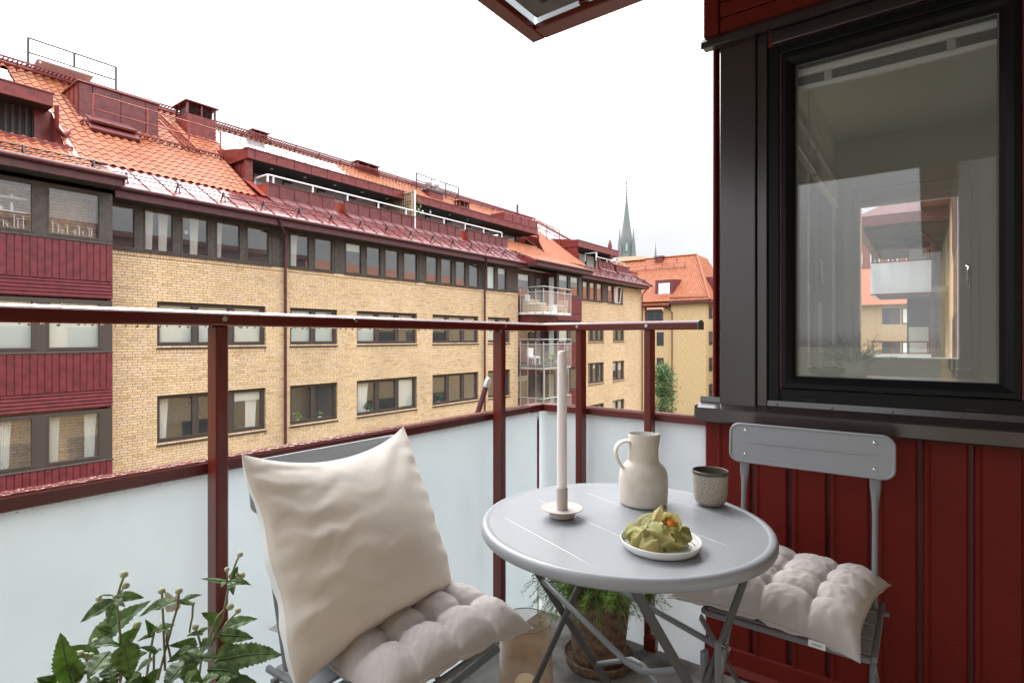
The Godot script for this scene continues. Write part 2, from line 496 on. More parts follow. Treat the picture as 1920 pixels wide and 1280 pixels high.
# courses of bricks on the plane x, with the nearest ones as pieces of their own
func lay_bricks(parent: Node3D, x: float, z0: float, z1: float, y0: float, y1: float, holes: Array, soldiers: Array, singles: int) -> void:
	var xs: Array = []
	var row := 0
	var y := y0
	while y + 0.07 < y1:
		var z := z0 + (0.125 if row % 2 else 0.0) + (0.06 if row % 5 == 3 else 0.0)
		while z > z1:
			var a := minf(z, z0)
			var e := maxf(z - 0.238, z1)
			z -= 0.25
			for r in holes:
				if y + 0.0325 > r[2] and y + 0.0325 < r[3]:
					if a <= r[0] and e >= r[1]: a = e
					elif a > r[0] and e < r[0]: e = r[0] + 0.004
					elif a > r[1] and e < r[1]: a = r[1] - 0.004
			if a - e < 0.02: continue
			xs.append(Transform3D(Basis.from_scale(Vector3(0.012 + rng.randf() * 0.003, 0.0625, a - e)), Vector3(x, y + 0.0325, (a + e) / 2)))
		y += 0.075
		row += 1
	for s in soldiers:
		var z: float = s[0]
		while z > s[1] + 0.05:
			xs.append(Transform3D(Basis.from_scale(Vector3(0.018, 0.105, 0.064)), Vector3(x, s[2], z - 0.0375)))
			z -= 0.075
	var eye := Vector3(0, 1.13, 0)
	if singles > 0:
		xs.sort_custom(func(p, q): return p.origin.distance_squared_to(eye) < q.origin.distance_squared_to(eye))
		for i in singles: piece("brick", unit, M["brick_%d" % rng.randi_range(0, 4)], xs[i], parent)
		xs = xs.slice(singles)
	var cols: Array = []
	for q in xs: cols.append(brick_tint(q.origin))
	many("brick_courses", unit, M.brick, xs, cols, parent)

# a window in the plane x facing +x: lights = [[z high, z low], ...] are the glass openings
func window(parent: Node3D, x: float, z0: float, z1: float, y0: float, y1: float, lights: Array, gy: Array, looks := "", sill := true, m := "win_frame") -> MeshInstance3D:
	var b := MB.new()
	var holes: Array = []
	for l in lights: holes.append([l[0], l[1], gy[0], gy[1]])
	wall_with_openings(b, x - 0.07, x, z0, z1, y0, y1, holes)
	for l in lights:
		# sash frame, set 12 mm proud round each light
		var w := 0.045
		b.span(x, x + 0.012, gy[0] - w, gy[0] - 0.004, l[0] + w, l[1] - w)
		b.span(x, x + 0.012, gy[1] + 0.004, gy[1] + w, l[0] + w, l[1] - w)
		b.span(x, x + 0.012, gy[0] - 0.004, gy[1] + 0.004, l[0] + w, l[0] + 0.004)
		b.span(x, x + 0.012, gy[0] - 0.004, gy[1] + 0.004, l[1] - 0.004, l[1] - w)
	var o := part("window", b, M[m], parent)
	for i in lights.size():
		var l: Array = lights[i]
		var p := MB.new()
		p.span(x - 0.045, x - 0.041, gy[0] - 0.01, gy[1] + 0.01, l[0] + 0.01, l[1] - 0.01)
		p.span(x - 0.061, x - 0.057, gy[0] - 0.01, gy[1] + 0.01, l[0] + 0.01, l[1] - 0.01)
		part("pane", p, M.pane, o)
		var k := looks.substr(i, 1)
		if k == "b" or k == "h" or k == "q":
			# a venetian blind: its slats, fully or part way down
			var bl := MB.new()
			var yb: float = gy[0] if k == "b" else (gy[0] + (gy[1] - gy[0]) * (0.5 if k == "h" else 0.75))
			var yy: float = gy[1]
			while yy > yb:
				bl.box(Vector3(x - 0.11, yy, (l[0] + l[1]) / 2), Vector3(0.03, 0.003, absf(l[0] - l[1]) + 0.02), Basis(Vector3(0, 0, 1), 1.15))
				yy -= 0.024
			part("blind", bl, M.blind, o)
	if sill:
		var s := MB.new()
		var pr := PackedVector2Array([Vector2(-0.07, 0.0), Vector2(0.14, -0.035), Vector2(0.14, -0.075), Vector2(0.125, -0.075), Vector2(0.125, -0.05), Vector2(-0.07, -0.02)])
		s.ext(pr, Vector3(x, y0, z0 + 0.02), Vector3.RIGHT, Vector3.UP, Vector3(0, 0, z1 - z0 - 0.04))
		part("sill", s, M.win_frame, o)
	return o

func curtain(x: float, za: float, zb: float, y0: float, y1: float, label: String, sheer := 1.0) -> void:
	var p := PackedVector3Array()
	var nu := 40
	for j in 5:
		for i in nu:
			var k := float(i) / (nu - 1)
			var y := lerpf(y0, y1, j / 4.0)
			var pull := lerpf(0.82, 1.0, j / 4.0)
			p.append(Vector3(x + 0.03 * sin(k * 34.0 + 0.6 * sin(j)), y, lerpf(za, lerpf(za, zb, pull), k)))
	var b := MB.new()
	b.surf(p, nu, 5)
	single("curtain", b, M.curtain, Vector3(x, y0, (za + zb) / 2), label, "curtain", "curtains in the windows across the courtyard")

func lights_of(z0: float, z1: float, n: int) -> Array:
	# n equal lights between frame edges
	var e := 0.1
	var mull := 0.19
	var w := (absf(z1 - z0) - 2 * e - mull * (n - 1)) / n
	var r: Array = []
	for i in n:
		var a := z0 - e - i * (w + mull)
		r.append([a, a - w])
	return r

func plank_field(parent: Node3D, called: String, m: Material, x: float, z0: float, z1: float, y0: float, y1: float, pitch: float) -> void:
	var b := MB.new()
	b.span(x - 0.05, x - 0.012, y0, y1, z0, z1)
	var back := part(called, b, m, parent)
	var n := int(round(absf(z1 - z0) / pitch))
	var w := absf(z1 - z0) / n
	var pl := MB.new()
	pl.cspan(-0.014, 0.008, 0, y1 - y0, 0.012 - w, -0.006, 0.004)
	var me := pl.mesh()
	for i in n: piece("plank", me, m, Transform3D(Basis.IDENTITY, Vector3(x, y0, z0 - i * w)), back)

func make_tile() -> ArrayMesh:
	# one pantile: across = z, up the slope = x, y is the normal; its lower edge is thick
	var b := MB.new()
	var w := 0.225
	var n := 8
	var p := PackedVector3Array()
	for j in 2:
		for i in n + 1:
			var k := float(i) / n
			p.append(Vector3(j * 0.37, 0.018 + 0.026 * sin(TAU * k - 0.9) + 0.022 * (1 - j), -k * w))
	b.surf(p, n + 1, 2)
	var lo := PackedVector3Array()
	for j in 2:
		for i in n + 1: lo.append(p[i] - Vector3(0, 0.022 * (1 - j), 0))
	b.surf(lo, n + 1, 2)
	return b.mesh()

func slope_basis(k: float) -> Basis:
	var a := atan(k)
	return Basis(Vector3(-cos(a), sin(a), 0), Vector3(sin(a), cos(a), 0), Vector3(0, 0, -1))

func tile_tint() -> Color:
	var k := rng.randf_range(0.86, 1.12)
	return Color(0.34 * k, 0.108 * k * rng.randf_range(0.92, 1.12), 0.048 * k)

# rows of tiles over x from x0 (eaves) to x1 (top) on the slope through (x0, y0)
func tile_field(xs: Array, x0: float, y0: float, k: float, x1: float, z0: float, z1: float, keep: Callable) -> void:
	var bs := slope_basis(k)
	var len := absf(x1 - x0) / cos(atan(k))
	var row := 0
	var s := 0.0
	while s < len - 0.05:
		var z := z0
		while z > z1 + 0.1:
			var o := Vector3(x0, y0, 0) + bs.x * s
			o.z = z
			z -= 0.2225
			if keep.call(o.x, o.z): xs.append(Transform3D(bs * Basis.from_scale(Vector3(1, rng.randf_range(0.92, 1.08), 1)), o))
		s += 0.335
		row += 1

func seam_panels(parent: Node3D, called: String, m: Material, x: float, zs: Array, y0: float, y1: float, foot := true) -> void:
	# upright sheet panels between standing seams, with a coping and a flared foot
	var cop := MB.new()
	cop.span(x - 0.12, x + 0.03, y1, y1 + 0.03, zs[0], zs[-1])
	var root := part(called, cop, m, parent)
	for i in zs.size() - 1:
		var b := MB.new()
		b.span(x - 0.1, x, y0, y1, zs[i] - 0.012, zs[i + 1] + 0.012)
		b.span(x - 0.02, x + 0.022, y0, y1, zs[i] - 0.008, zs[i] + 0.010)
		if foot:
			b.poly([Vector3(x, y0 + 0.1, zs[i]), Vector3(x, y0 + 0.1, zs[i + 1]), Vector3(x + 0.2, y0 - 0.1, zs[i + 1] - 0.1), Vector3(x + 0.2, y0 - 0.1, zs[i] - 0.1)], Vector3(1, 1, 0))
			b.bar(Vector3(x + 0.01, y0 + 0.1, zs[i]), Vector3(x + 0.3, y0 - 0.17, zs[i] - 0.16), 0.02, 0.03)
		part("panel", b, m, root)

func fascia_run(parent: Node3D, called: String, x: float, zs: Array, y0: float, y1: float) -> void:
	var b := MB.new()
	b.span(x - 0.25, x + 0.03, y1, y1 + 0.03, zs[0] + 0.03, zs[-1] - 0.03)
	var root := part(called, b, M.roof_red, parent)
	for i in zs.size() - 1:
		var q := MB.new()
		q.cspan(x - 0.04, x, y0, y1, zs[i] - 0.008, zs[i + 1] + 0.008, 0.006)
		part("panel", q, M.roof_red, root)

func steps(a: float, e: float, d: float) -> Array:
	var n := maxi(1, int(round(absf(e - a) / d)))
	var r: Array = []
	for i in n + 1: r.append(lerpf(a, e, float(i) / n))
	return r

func snow_rail(parent: Node3D, x: float, z0: float, z1: float, y: float) -> void:
	var b := MB.new()
	for k in 2: b.tube([Vector3(x, y + 0.09 + 0.09 * k, z0), Vector3(x + 0.03 * k, y + 0.09 + 0.09 * k, z1)], 0.016, 5)
	for z in steps(z0 - 0.3, z1 + 0.3, 1.25):
		b.bar(Vector3(x - 0.12, y, z), Vector3(x + 0.04, y + 0.22, z), 0.03, 0.06)
		b.bar(Vector3(x + 0.04, y + 0.2, z), Vector3(x + 0.14, y - 0.1, z), 0.03, 0.03)
	part("snow_guard", b, M.snow_rail, parent)

func gutter(parent: Node3D, x: float, z0: float, z1: float, y0: float, y1: float, back: float, ends := 0.0) -> void:
	var b := MB.new()
	b.cspan(x - 0.03, x, y0, y1 - 0.02, z0, z1, 0.006)
	b.tube([Vector3(x + 0.05, y1 - 0.01, z0 + 0.06), Vector3(x + 0.05, y1 - 0.01, z1 - 0.06)], 0.065, 8)
	if ends > 0.0:
		b.span(back, x - 0.031, y0, y1 - 0.02, z0 + 0.002, z0 - 0.03)
		b.span(back, x - 0.031, y0, y1 - 0.02, z1 - 0.002, z1 + 0.03)
	var o := part("eaves_fascia", b, M.fascia, parent)
	var s := MB.new()
	s.span(back, x - 0.04, y0 + 0.02, y0 + 0.05, z0, z1)
	part("soffit", s, M.soffit, o)

func downpipe(parent: Node3D, path: Array, r := 0.05, m := "fascia") -> void:
	var b := MB.new()
	b.tube(path, r, 8)
	part("downpipe", b, M[m], parent)

func walkway(parent: Node3D, called: String, x: float, y: float, z0: float, z1: float) -> void:
	var b := MB.new()
	for k in 2: b.span(x + 0.3 * k - 0.015, x + 0.3 * k + 0.015, y, y + 0.05, z0, z1)
	for z in steps(z0, z1, 0.11): b.span(x, x + 0.3, y + 0.02, y + 0.04, z - 0.018, z + 0.018)
	for z in steps(z0, z1, 1.2): b.bar(Vector3(x + 0.28, y, z), Vector3(x + 0.12, y - 0.25, z), 0.03, 0.03)
	part(called, b, M.roof_red, parent)

func guard_rail(parent: Node3D, called: String, pts: Array, h: float, r: float, m: Material, mids := 1) -> void:
	var b := MB.new()
	for p in pts: b.tube([p, p + Vector3(0, h, 0)], r, 6)
	for k in mids + 1:
		var q: Array = []
		for p in pts: q.append(p + Vector3(0, h * (1.0 - k * 0.45), 0))
		for i in q.size() - 1: b.tube([q[i], q[i + 1]], r * 0.8, 6)
	part(called, b, m, parent)

const STRIPS := [
	[[[-5.30, -6.086], [-6.368, -7.063], [-7.345, -8.05], [-8.337, -9.036], [-9.306, -10.005]], -5.2, -10.13, "     "],
	[[[-10.82, -11.52], [-11.78, -12.487]], -10.72, -12.59, "  "],
	[[[-13.108, -13.8], [-14.083, -14.747], [-15.022, -15.705], [-16.029, -16.75]], -13.0, -16.84, "q   "],
	[[[-17.32, -18.0], [-18.258, -18.946], [-19.237, -19.911], [-20.181, -20.87]], -17.22, -20.97, "    "],
	[[[-21.56, -22.165], [-22.413, -23.107]], -21.46, -23.2, "bq"],
	[[[-31.226, -31.883], [-32.151, -32.836], [-33.116, -33.859]], -31.1, -34.0, "qqq"],
	[[[-34.763, -35.483], [-35.686, -36.55]], -34.66, -37.09, "qb"],
]
const WINDOWS := [[-6.66, -9.9, 3], [-10.79, -12.71, 2], [-13.6, -16.75, 3], [-17.7, -20.86, 3], [-21.6, -23.44, 2], [-31.9, -34.1, 3], [-35.46, -37.3, 2]]

func opposite() -> void:
	unit = ArrayMesh.new()
	var ub := MB.new()
	ub.cbox(Vector3.ZERO, Vector3.ONE, 0.06)
	unit = ub.mesh()
	tile_mesh = make_tile()
	house = thing("apartment_building", Vector3(-20, -9.5, -18), "long yellow brick apartment building with red roof terraces across the courtyard", "building")
	var rows := [["bbb bb bb  bhb bbhb b", 0.88, 2.16], ["   ", -1.9, -0.54], ["", -4.65, -3.3]]
	# walls and their openings
	var holes: Array = [[-5.2, -37.09, 3.53, 4.86], [-24.16, -29.86, -9.4, 4.86]]
	var soldiers: Array = [[-5.4, -24.1, 3.455], [-29.9, -37.1, 3.455]]
	for w in WINDOWS:
		for r in 3:
			var y0: float = rows[r][1]
			holes.append([w[0], w[1], y0, rows[r][2]])
			soldiers.append([w[0] + 0.02, w[1], y0 - 0.145])
	var b := MB.new()
	wall_with_openings(b, F - 0.35, F - 0.012, 12.0, -40.36, -9.5, 4.83, holes)
	b.span(-29.5, -29.1, -9.5, 5.0, 12.0, -40.36)
	b.span(-29.1, F - 0.35, -9.5, 4.83, -40.0, -40.36)
	b.span(-29.1, F - 0.35, -9.5, 9.0, 12.0, 11.7)
	var wall := part("wall", b, M.mortar, house)
	var bh := holes.duplicate()
	for s in soldiers: bh.append([s[0], s[1], s[2] - 0.06, s[2] + 0.06])
	lay_bricks(wall, F - 0.006, -0.8, -40.36, -9.375, 4.83, bh, soldiers, 300)
	# the rooms behind the windows, storey by storey
	var rm := MB.new()
	for y in [-6.3, -3.5, -0.75, 2.0]:
		rm.span(-22.6, F - 0.36, y + 1.25, y + 1.36, 3.0, -40.0)
	rm.span(-22.7, -22.6, -9.5, 4.9, 3.0, -40.0)
	rm.span(-22.6, F - 0.1, 4.86, 4.95, 3.0, -40.0)
	for z in [2.9, -0.6, -5.5, -10.4, -13.2, -17.1, -21.3, -23.9, -27.0, -30.6, -34.6, -38.5]:
		rm.span(-22.6, F - 0.36, -9.5, 4.85, z, z - 0.1)
	part("room_interior", rm, M.room, house)
	# brown window strip under the eaves
	for s in STRIPS:
		var o := window(house, F - 0.01, s[1], s[2], 3.55, 4.82, s[0], [3.62, 4.72], s[3], false, "strip")
		var sl := MB.new()
		sl.cspan(F - 0.05, F + 0.05, 3.51, 3.55, s[1], s[2], 0.008)
		part("sill", sl, M.strip, o)
	for q in [[-10.13, -10.72], [-12.59, -13.0], [-16.84, -17.22], [-20.97, -21.46], [-23.2, -24.16], [-29.86, -31.1], [-34.0, -34.66]]:
		var pb := MB.new()
		pb.cspan(F - 0.08, F + 0.005, 3.52, 4.83, q[0] - 0.004, q[1] + 0.004, 0.006)
		part("strip_panel", pb, M.strip, house)
	# windows of the two storeys below
	var looks := [["bbb", "bb", "bhq", "qhq", "bb", "  q", "q "], ["  q", "  ", "  b", "   ", "  ", " q ", "hh"], ["b  ", "bb", " q ", "   ", "b ", "b  ", "hh"]]
	for r in 3:
		for i in WINDOWS.size():
			var w: Array = WINDOWS[i]
			var y0: float = rows[r][1]
			var y1: float = rows[r][2]
			window(house, F - 0.1, w[0] - 0.002, w[1] + 0.002, y0, y1 - 0.002, lights_of(w[0], w[1], w[2]), [y0 + 0.12, y1 - 0.1], looks[r][i])
	# the tilted sash of the far top window
	var ts := MB.new()
	var tb := Basis(Vector3(0, 0, 1), -0.12)
	for q in [[0.0, 0.55, 1.0, 0.05], [0.0, -0.55, 1.0, 0.05], [0.4, 0.0, 0.05, 1.15], [-0.4, 0.0, 0.05, 1.15]]:
		ts.box(Vector3(F + 0.09, 4.16, -36.12) + tb * Vector3(0, q[1], q[0]), Vector3(0.05, 0.05 if q[2] > 0.5 else q[3], 0.85 if q[2] > 0.5 else 0.05), tb)
	part("tilted_sash", ts, M.white_metal, house)
	bays()
	roof()
	dormers()

func bay_column(z0: float, z1: float, lights: Array, looks: Array, floors: Array) -> void:
	# a projecting bay: window, cladding, window, cladding downwards
	var x := -16.9
	var o := MB.new()
	o.span(F - 0.02, F + 0.02, -9.5, -5.0, z0, z1)
	for zz in [[z0, z0 - 0.08], [z1 + 0.08, z1]]: o.span(F - 0.3, x - 0.052, -9.5, 4.86, zz[0], zz[1])
	var side := part("bay_side", o, M.clad_red, house)
	for i in floors.size():
		var f: float = floors[i]
		window(house, x, z0, z1, f, f + 1.3, lights, [f + 0.11, f + 1.2], looks[i], false, "strip" if i == 0 else "win_frame")
		var s := MB.new()
		s.cspan(x - 0.06, x + 0.04, f - 0.035, f, z0, z1 - 0.02, 0.008)
		part("sill", s, M.strip, side)
		plank_field(house, "cladding", M.clad_red, x + 0.02, z0, z1, f - 0.98, f - 0.04, 0.137)
		var g := MB.new()
		var gp := PackedVector2Array([Vector2(-0.05, 0)])
		for k in 5:
			gp.append_array([Vector2(0.0, k * 0.088), Vector2(0.02, k * 0.088 + 0.02), Vector2(0.02, k * 0.088 + 0.06), Vector2(0.0, k * 0.088 + 0.08)])
		gp.append(Vector2(-0.05, 0.44))
		g.ext(gp, Vector3(x + 0.004, f - 1.425, z0), Vector3.RIGHT, Vector3.UP, Vector3(0, 0, z1 - z0))
		part("ribbed_band", g, M.clad_red, house)
		var fl := MB.new()
		fl.span(F - 0.2, x - 0.052, f - 1.0, f - 0.9, z0 - 0.1, z1 + 0.1)
		part("bay_floor", fl, M.room, side)

func bays() -> void:
	bay_column(-0.8, -5.36, [[-1.41, -2.41], [-2.74, -3.74], [-4.07, -5.07]], ["   ", "bbb", "   "], [3.55, 0.78, -1.99])
	bay_column(-27.03, -29.86, [[-27.243, -28.246], [-28.534, -29.48]], ["qq", "bq", "  ", "  "], [3.55, 0.78, -1.99, -4.76])
	# white flower transfers on the top panes of the near bay
	for l in [[-2.74, -3.74], [-4.07, -5.07]]:
		var b := MB.new()
		for k in 9:
			var z: float = lerpf(l[0] - 0.06, l[1] + 0.06, (k + rng.randf() * 0.6) / 9.0)
			var h := rng.randf_range(0.06, 0.3)
			b.span(-16.938, -16.936, 3.68, 3.68 + h, z, z - 0.008)
			for q in 5:
				var a := TAU * q / 5.0 + k
				b.bar(Vector3(-16.937, 3.68 + h, z), Vector3(-16.937, 3.68 + h + 0.05 * sin(a), z + 0.05 * cos(a)), 0.002, 0.016, Vector3.RIGHT)
			if k % 3 == 1:
				for q in 7: b.bar(Vector3(-16.937, 3.69 + q * 0.022, z - 0.05), Vector3(-16.937, 3.71 + q * 0.022, z - 0.05 + (0.045 - q * 0.005) * (1 if q % 2 else -1)), 0.002, 0.01, Vector3.RIGHT)
		part("flower_transfer", b, M.white_metal, house)
	var shelf := thing("window_shelf", Vector3(-17.2, 4.0, -2.9), "white shelves with jars inside the top left bay window", "shelf")
	var sb := MB.new()
	for y in [4.08, 4.4]: sb.span(-17.4, -17.15, y, y + 0.025, -2.5, -3.72)
	part("board", sb, M.white_metal, shelf)
	for q in [[-3.0, 4.106, 0.07, 0.14], [-3.25, 4.106, 0.05, 0.1], [-3.45, 4.106, 0.035, 0.2], [-3.1, 4.426, 0.06, 0.1], [-3.45, 4.426, 0.045, 0.08]]:
		var jb := MB.new()
		jb.lathe([Vector2(0.001, 0), Vector2(q[2] * 0.9, 0), Vector2(q[2], q[3] * 0.5), Vector2(q[2] * 0.7, q[3]), Vector2(0.001, q[3])], 12, Vector3(-17.25, q[1], q[0]))
		single("jar", jb, M.white_metal, Vector3(-17.25, q[1], q[0]), "%s jar on the %s shelf in the left bay window" % [{0.07: "wide white", 0.05: "low white", 0.035: "tall slim white", 0.06: "squat white", 0.045: "tiny white"}[q[2]], "lower" if q[1] < 4.2 else "upper"], "jar", "jars in the bay window")
	balcony_stack()

func balcony_stack() -> void:
	var x0 := F
	var x1 := -16.0
	var z0 := -24.28
	var z1 := -27.03
	# the recess behind the balconies
	var b := MB.new()
	b.span(F - 0.4, F - 0.35, -9.5, 4.86, z0, z1)
	var rec := part("recess_wall", b, M.clad_red, house)
	for f in [2.5, -0.28, -3.05]:
		var o := window(house, F - 0.1, z0 + 0.1, -25.9, f + 0.02, f + 2.25, [[-24.2, -25.38]], [f + 0.9, f + 2.1], "q", false)
		window(house, F - 0.1, -25.95, z1, f + 0.02, f + 2.25, [[-26.05, -26.85]], [f + 0.12, f + 2.1], " ", false)
		var gp := MB.new()
		gp.span(F - 0.12, F - 0.09, f, f + 0.86, z0 + 0.1, -25.8)
		part("apron", gp, M.clad_red, o)
		var dd := MB.new()
		dd.span(F, -16.98, f + 0.05, f + 2.2, z1 + 0.02, z1 + 0.03)
		part("dark_door", dd, M.dormer_wall, rec)
		var wd := MB.new()
		wd.span(F + 0.14, -17.1, f + 0.2, f + 2.1, z1 + 0.032, z1 + 0.036)
		part("door_glass", wd, M.blind, rec)
		# slab, railing and glass
		var s := MB.new()
		s.cspan(x0 - 0.05, x1, f - 0.13, f, z0 + 0.02, z1, 0.01)
		part("balcony_slab", s, M.white_metal if f > 2 else M.slab_grey, house)
		var un := MB.new()
		un.span(x0 - 0.05, -16.9, f - 0.55, f - 0.132, z0 - 0.1, z1)
		part("slab_underside", un, M.clad_red, house)
		var r := MB.new()
		var corner := Vector3(x1 + 0.02, f, z0 + 0.04)
		var posts: Array = []
		for k in 4: posts.append(Vector3(lerpf(x0 + 0.1, x1 + 0.02, k / 3.0), f - 0.14, z0 + 0.04))
		for k in range(1, 5): posts.append(Vector3(x1 + 0.02, f - 0.14, lerpf(z0 + 0.04, z1, k / 4.0)))
		for k in posts.size():
			r.bar(posts[k], posts[k] + Vector3(0, 1.36 if f > -3 else 1.1, 0), 0.045, 0.03)
		for h in ([1.32, 1.06] if f > -3 else [0.98, 0.1]):
			r.tube([Vector3(x0, f + h, z0 + 0.04), Vector3(x1 + 0.02, f + h, z0 + 0.04)], 0.025, 6)
			r.tube([Vector3(x1 + 0.02, f + h, z0 + 0.04), Vector3(x1 + 0.02, f + h, z1)], 0.025, 6)
		var ro := part("balcony_railing", r, M.aluminium, house)
		var g := MB.new()
		g.span(x0 + 0.05, x1, f + 0.06, f + 1.02, z0 + 0.01, z0 + 0.018)
		part("pane", g, M.clear_pane, ro)
		var g2 := MB.new()
		g2.span(x1 - 0.01, x1 - 0.002, f + 0.06, f + 1.02, z0 - 0.02, z1)
		part("pane", g2, M.clear_pane, ro)
		if f < -3:
			# the glazed-in balcony
			var fr := MB.new()
			fr.span(x1 - 0.05, x1 + 0.01, f + 1.0, f + 2.6, z0 - 0.02, z0 - 0.1)
			fr.span(x0, x0 + 0.06, f + 1.0, f + 2.6, z0 - 0.02, z0 - 0.08)
			fr.span(x0, x1 + 0.02, f + 2.5, f + 2.62, z0 + 0.0, z0 - 0.07)
			fr.span(x1 - 0.05, x1 + 0.02, f + 2.5, f + 2.62, z0 - 0.1, z1)
			for k in range(1, 5): fr.span(x1 - 0.03, x1, f + 1.0, f + 2.5, z0 - 0.62 * k, z0 - 0.62 * k - 0.02)
			for k in range(1, 3): fr.span(x0 + 0.52 * k, x0 + 0.52 * k + 0.02, f + 1.0, f + 2.5, z0 - 0.03, z0 - 0.05)
			var fo := part("balcony_glazing", fr, M.aluminium, house)
			for k in 3:
				var pz := MB.new()
				pz.span(x0 + 0.06 + 0.5 * k, x0 + 0.54 + 0.5 * k, f + 1.02, f + 2.5, z0 - 0.036, z0 - 0.04)
				part("pane", pz, M.pane, fo)
			for k in 4:
				var pz := MB.new()
				pz.span(x1 - 0.016, x1 - 0.012, f + 1.02, f + 2.5, z0 - 0.11 - 0.64 * k, z0 - 0.11 - 0.64 * k - 0.6)
				part("pane", pz, M.pane, fo)
	# things on the balconies
	var f := 2.5
	var so := thing("wicker_sofa", Vector3(-17.0, f, -24.7), "wicker sofa with grey cushions on the top balcony across", "sofa")
	b = MB.new()
	b.cspan(-17.45, -16.25, f, f + 0.36, -24.42, -25.1, 0.03)
	part("base", b, M.wicker, so)
	b = MB.new(); b.cspan(-17.5, -17.3, f, f + 0.75, -24.4, -25.9, 0.03); part("backrest", b, M.wicker, so)
	for q in [[-17.2, 0.43, -24.75, 0.5, 0.13, 0.6], [-16.6, 0.43, -24.75, 0.6, 0.13, 0.6], [-17.28, 0.75, -24.6, 0.16, 0.42, 0.42]]:
		b = MB.new(); b.cbox(Vector3(q[0], f + q[1], q[2]), Vector3(q[3], q[4], q[5]), 0.05); part("cushion", b, M.cushion_grey, so)
	var ac := thing("wicker_armchair", Vector3(-16.4, f, -26.6), "wicker armchair at the right end of the top balcony across", "chair")
	b = MB.new(); b.cspan(-16.75, -16.1, f, f + 0.33, -26.25, -26.9, 0.03); part("seat", b, M.wicker, ac)
	b = MB.new(); b.cspan(-16.75, -16.1, f + 0.33, f + 0.72, -26.75, -26.92, 0.03); part("backrest", b, M.wicker, ac)
	b = MB.new(); b.cspan(-16.7, -16.2, f + 0.335, f + 0.43, -26.28, -26.74, 0.03); part("cushion", b, M.cushion_grey, ac)
	b = MB.new(); b.cspan(-16.5, -16.15, f, f + 0.42, -25.5, -25.85, 0.01); single("side_table", b, M.white_metal, Vector3(-16.3, f, -25.7), "small pale side table between wicker sofa and armchair across", "table")
	f = -0.28
	var wc := thing("white_armchair", Vector3(-16.9, f, -24.75), "white armchair on the middle balcony across the courtyard", "chair")
	b = MB.new(); b.cspan(-17.2, -16.7, f + 0.3, f + 0.42, -24.5, -25.0, 0.02); b.span(-17.2, -17.16, f, f + 0.3, -24.5, -24.54); b.span(-16.74, -16.7, f, f + 0.3, -24.5, -24.54); b.span(-17.2, -17.16, f, f + 0.3, -24.96, -25.0); b.span(-16.74, -16.7, f, f + 0.3, -24.96, -25.0); part("seat", b, M.white_metal, wc)
	b = MB.new(); b.cspan(-17.24, -17.14, f + 0.35, f + 0.85, -24.48, -25.02, 0.03); part("backrest", b, M.white_metal, wc)
	b = MB.new(); b.lathe([Vector2(0.001, 0), Vector2(0.12, 0), Vector2(0.17, 0.28), Vector2(0.15, 0.28), Vector2(0.001, 0.25)], 14, Vector3(-16.3, f, -24.8))
	single("green_pot", b, M.tree_leaf, Vector3(-16.3, f, -24.8), "green bucket on the middle balcony beside the white armchair", "pot")
	bush("potted_flowers", Vector3(-16.2, f, -25.9), 0.42, 0.32, 140, M.leaf_pale, "leafy pot with white flowers on the middle balcony across", 0.22)
	bush("potted_palm", Vector3(-16.6, -3.05, -25.2), 0.38, 0.95, 160, M.tree_leaf, "tall leafy plant behind the glass of the glazed balcony", 0.3)
	bush("low_plant", Vector3(-16.3, -3.05, -26.4), 0.3, 0.7, 90, M.leaf_pale, "low green plant behind the right panes of the glazed balcony", 0.25)

# a potted plant far off: a pot and loose leaves
func bush(called: String, at: Vector3, r: float, h: float, n: int, m: Material, label: String, pot := 0.18) -> void:
	var o := thing(called, at, label, "plant")
	var b := MB.new()
	b.lathe([Vector2(0.001, 0), Vector2(pot * 0.5, 0), Vector2(pot * 0.65, pot), Vector2(pot * 0.55, pot), Vector2(0.001, pot * 0.9)], 12, at)
	part("pot", b, M.white_metal, o)
	b = MB.new()
	for i in n:
		var d := Vector3(rng.randfn(), rng.randfn() * 0.8 + 0.3, rng.randfn()).normalized()
		var p := at + Vector3(0, pot + h * 0.45, 0) + Vector3(d.x * r, d.y * h * 0.55, d.z * r) * sqrt(rng.randf())
		var s := r * rng.randf_range(0.16, 0.32)
		var a := Vector3(rng.randfn(), rng.randfn(), rng.randfn()).normalized() * s
		var c := a.cross(Vector3(rng.randfn(), rng.randfn(), rng.randfn())).normalized() * s * 0.45
		b.poly([p - a, p + c, p + a, p - c], a.cross(c))
	part("foliage", b, m, o)

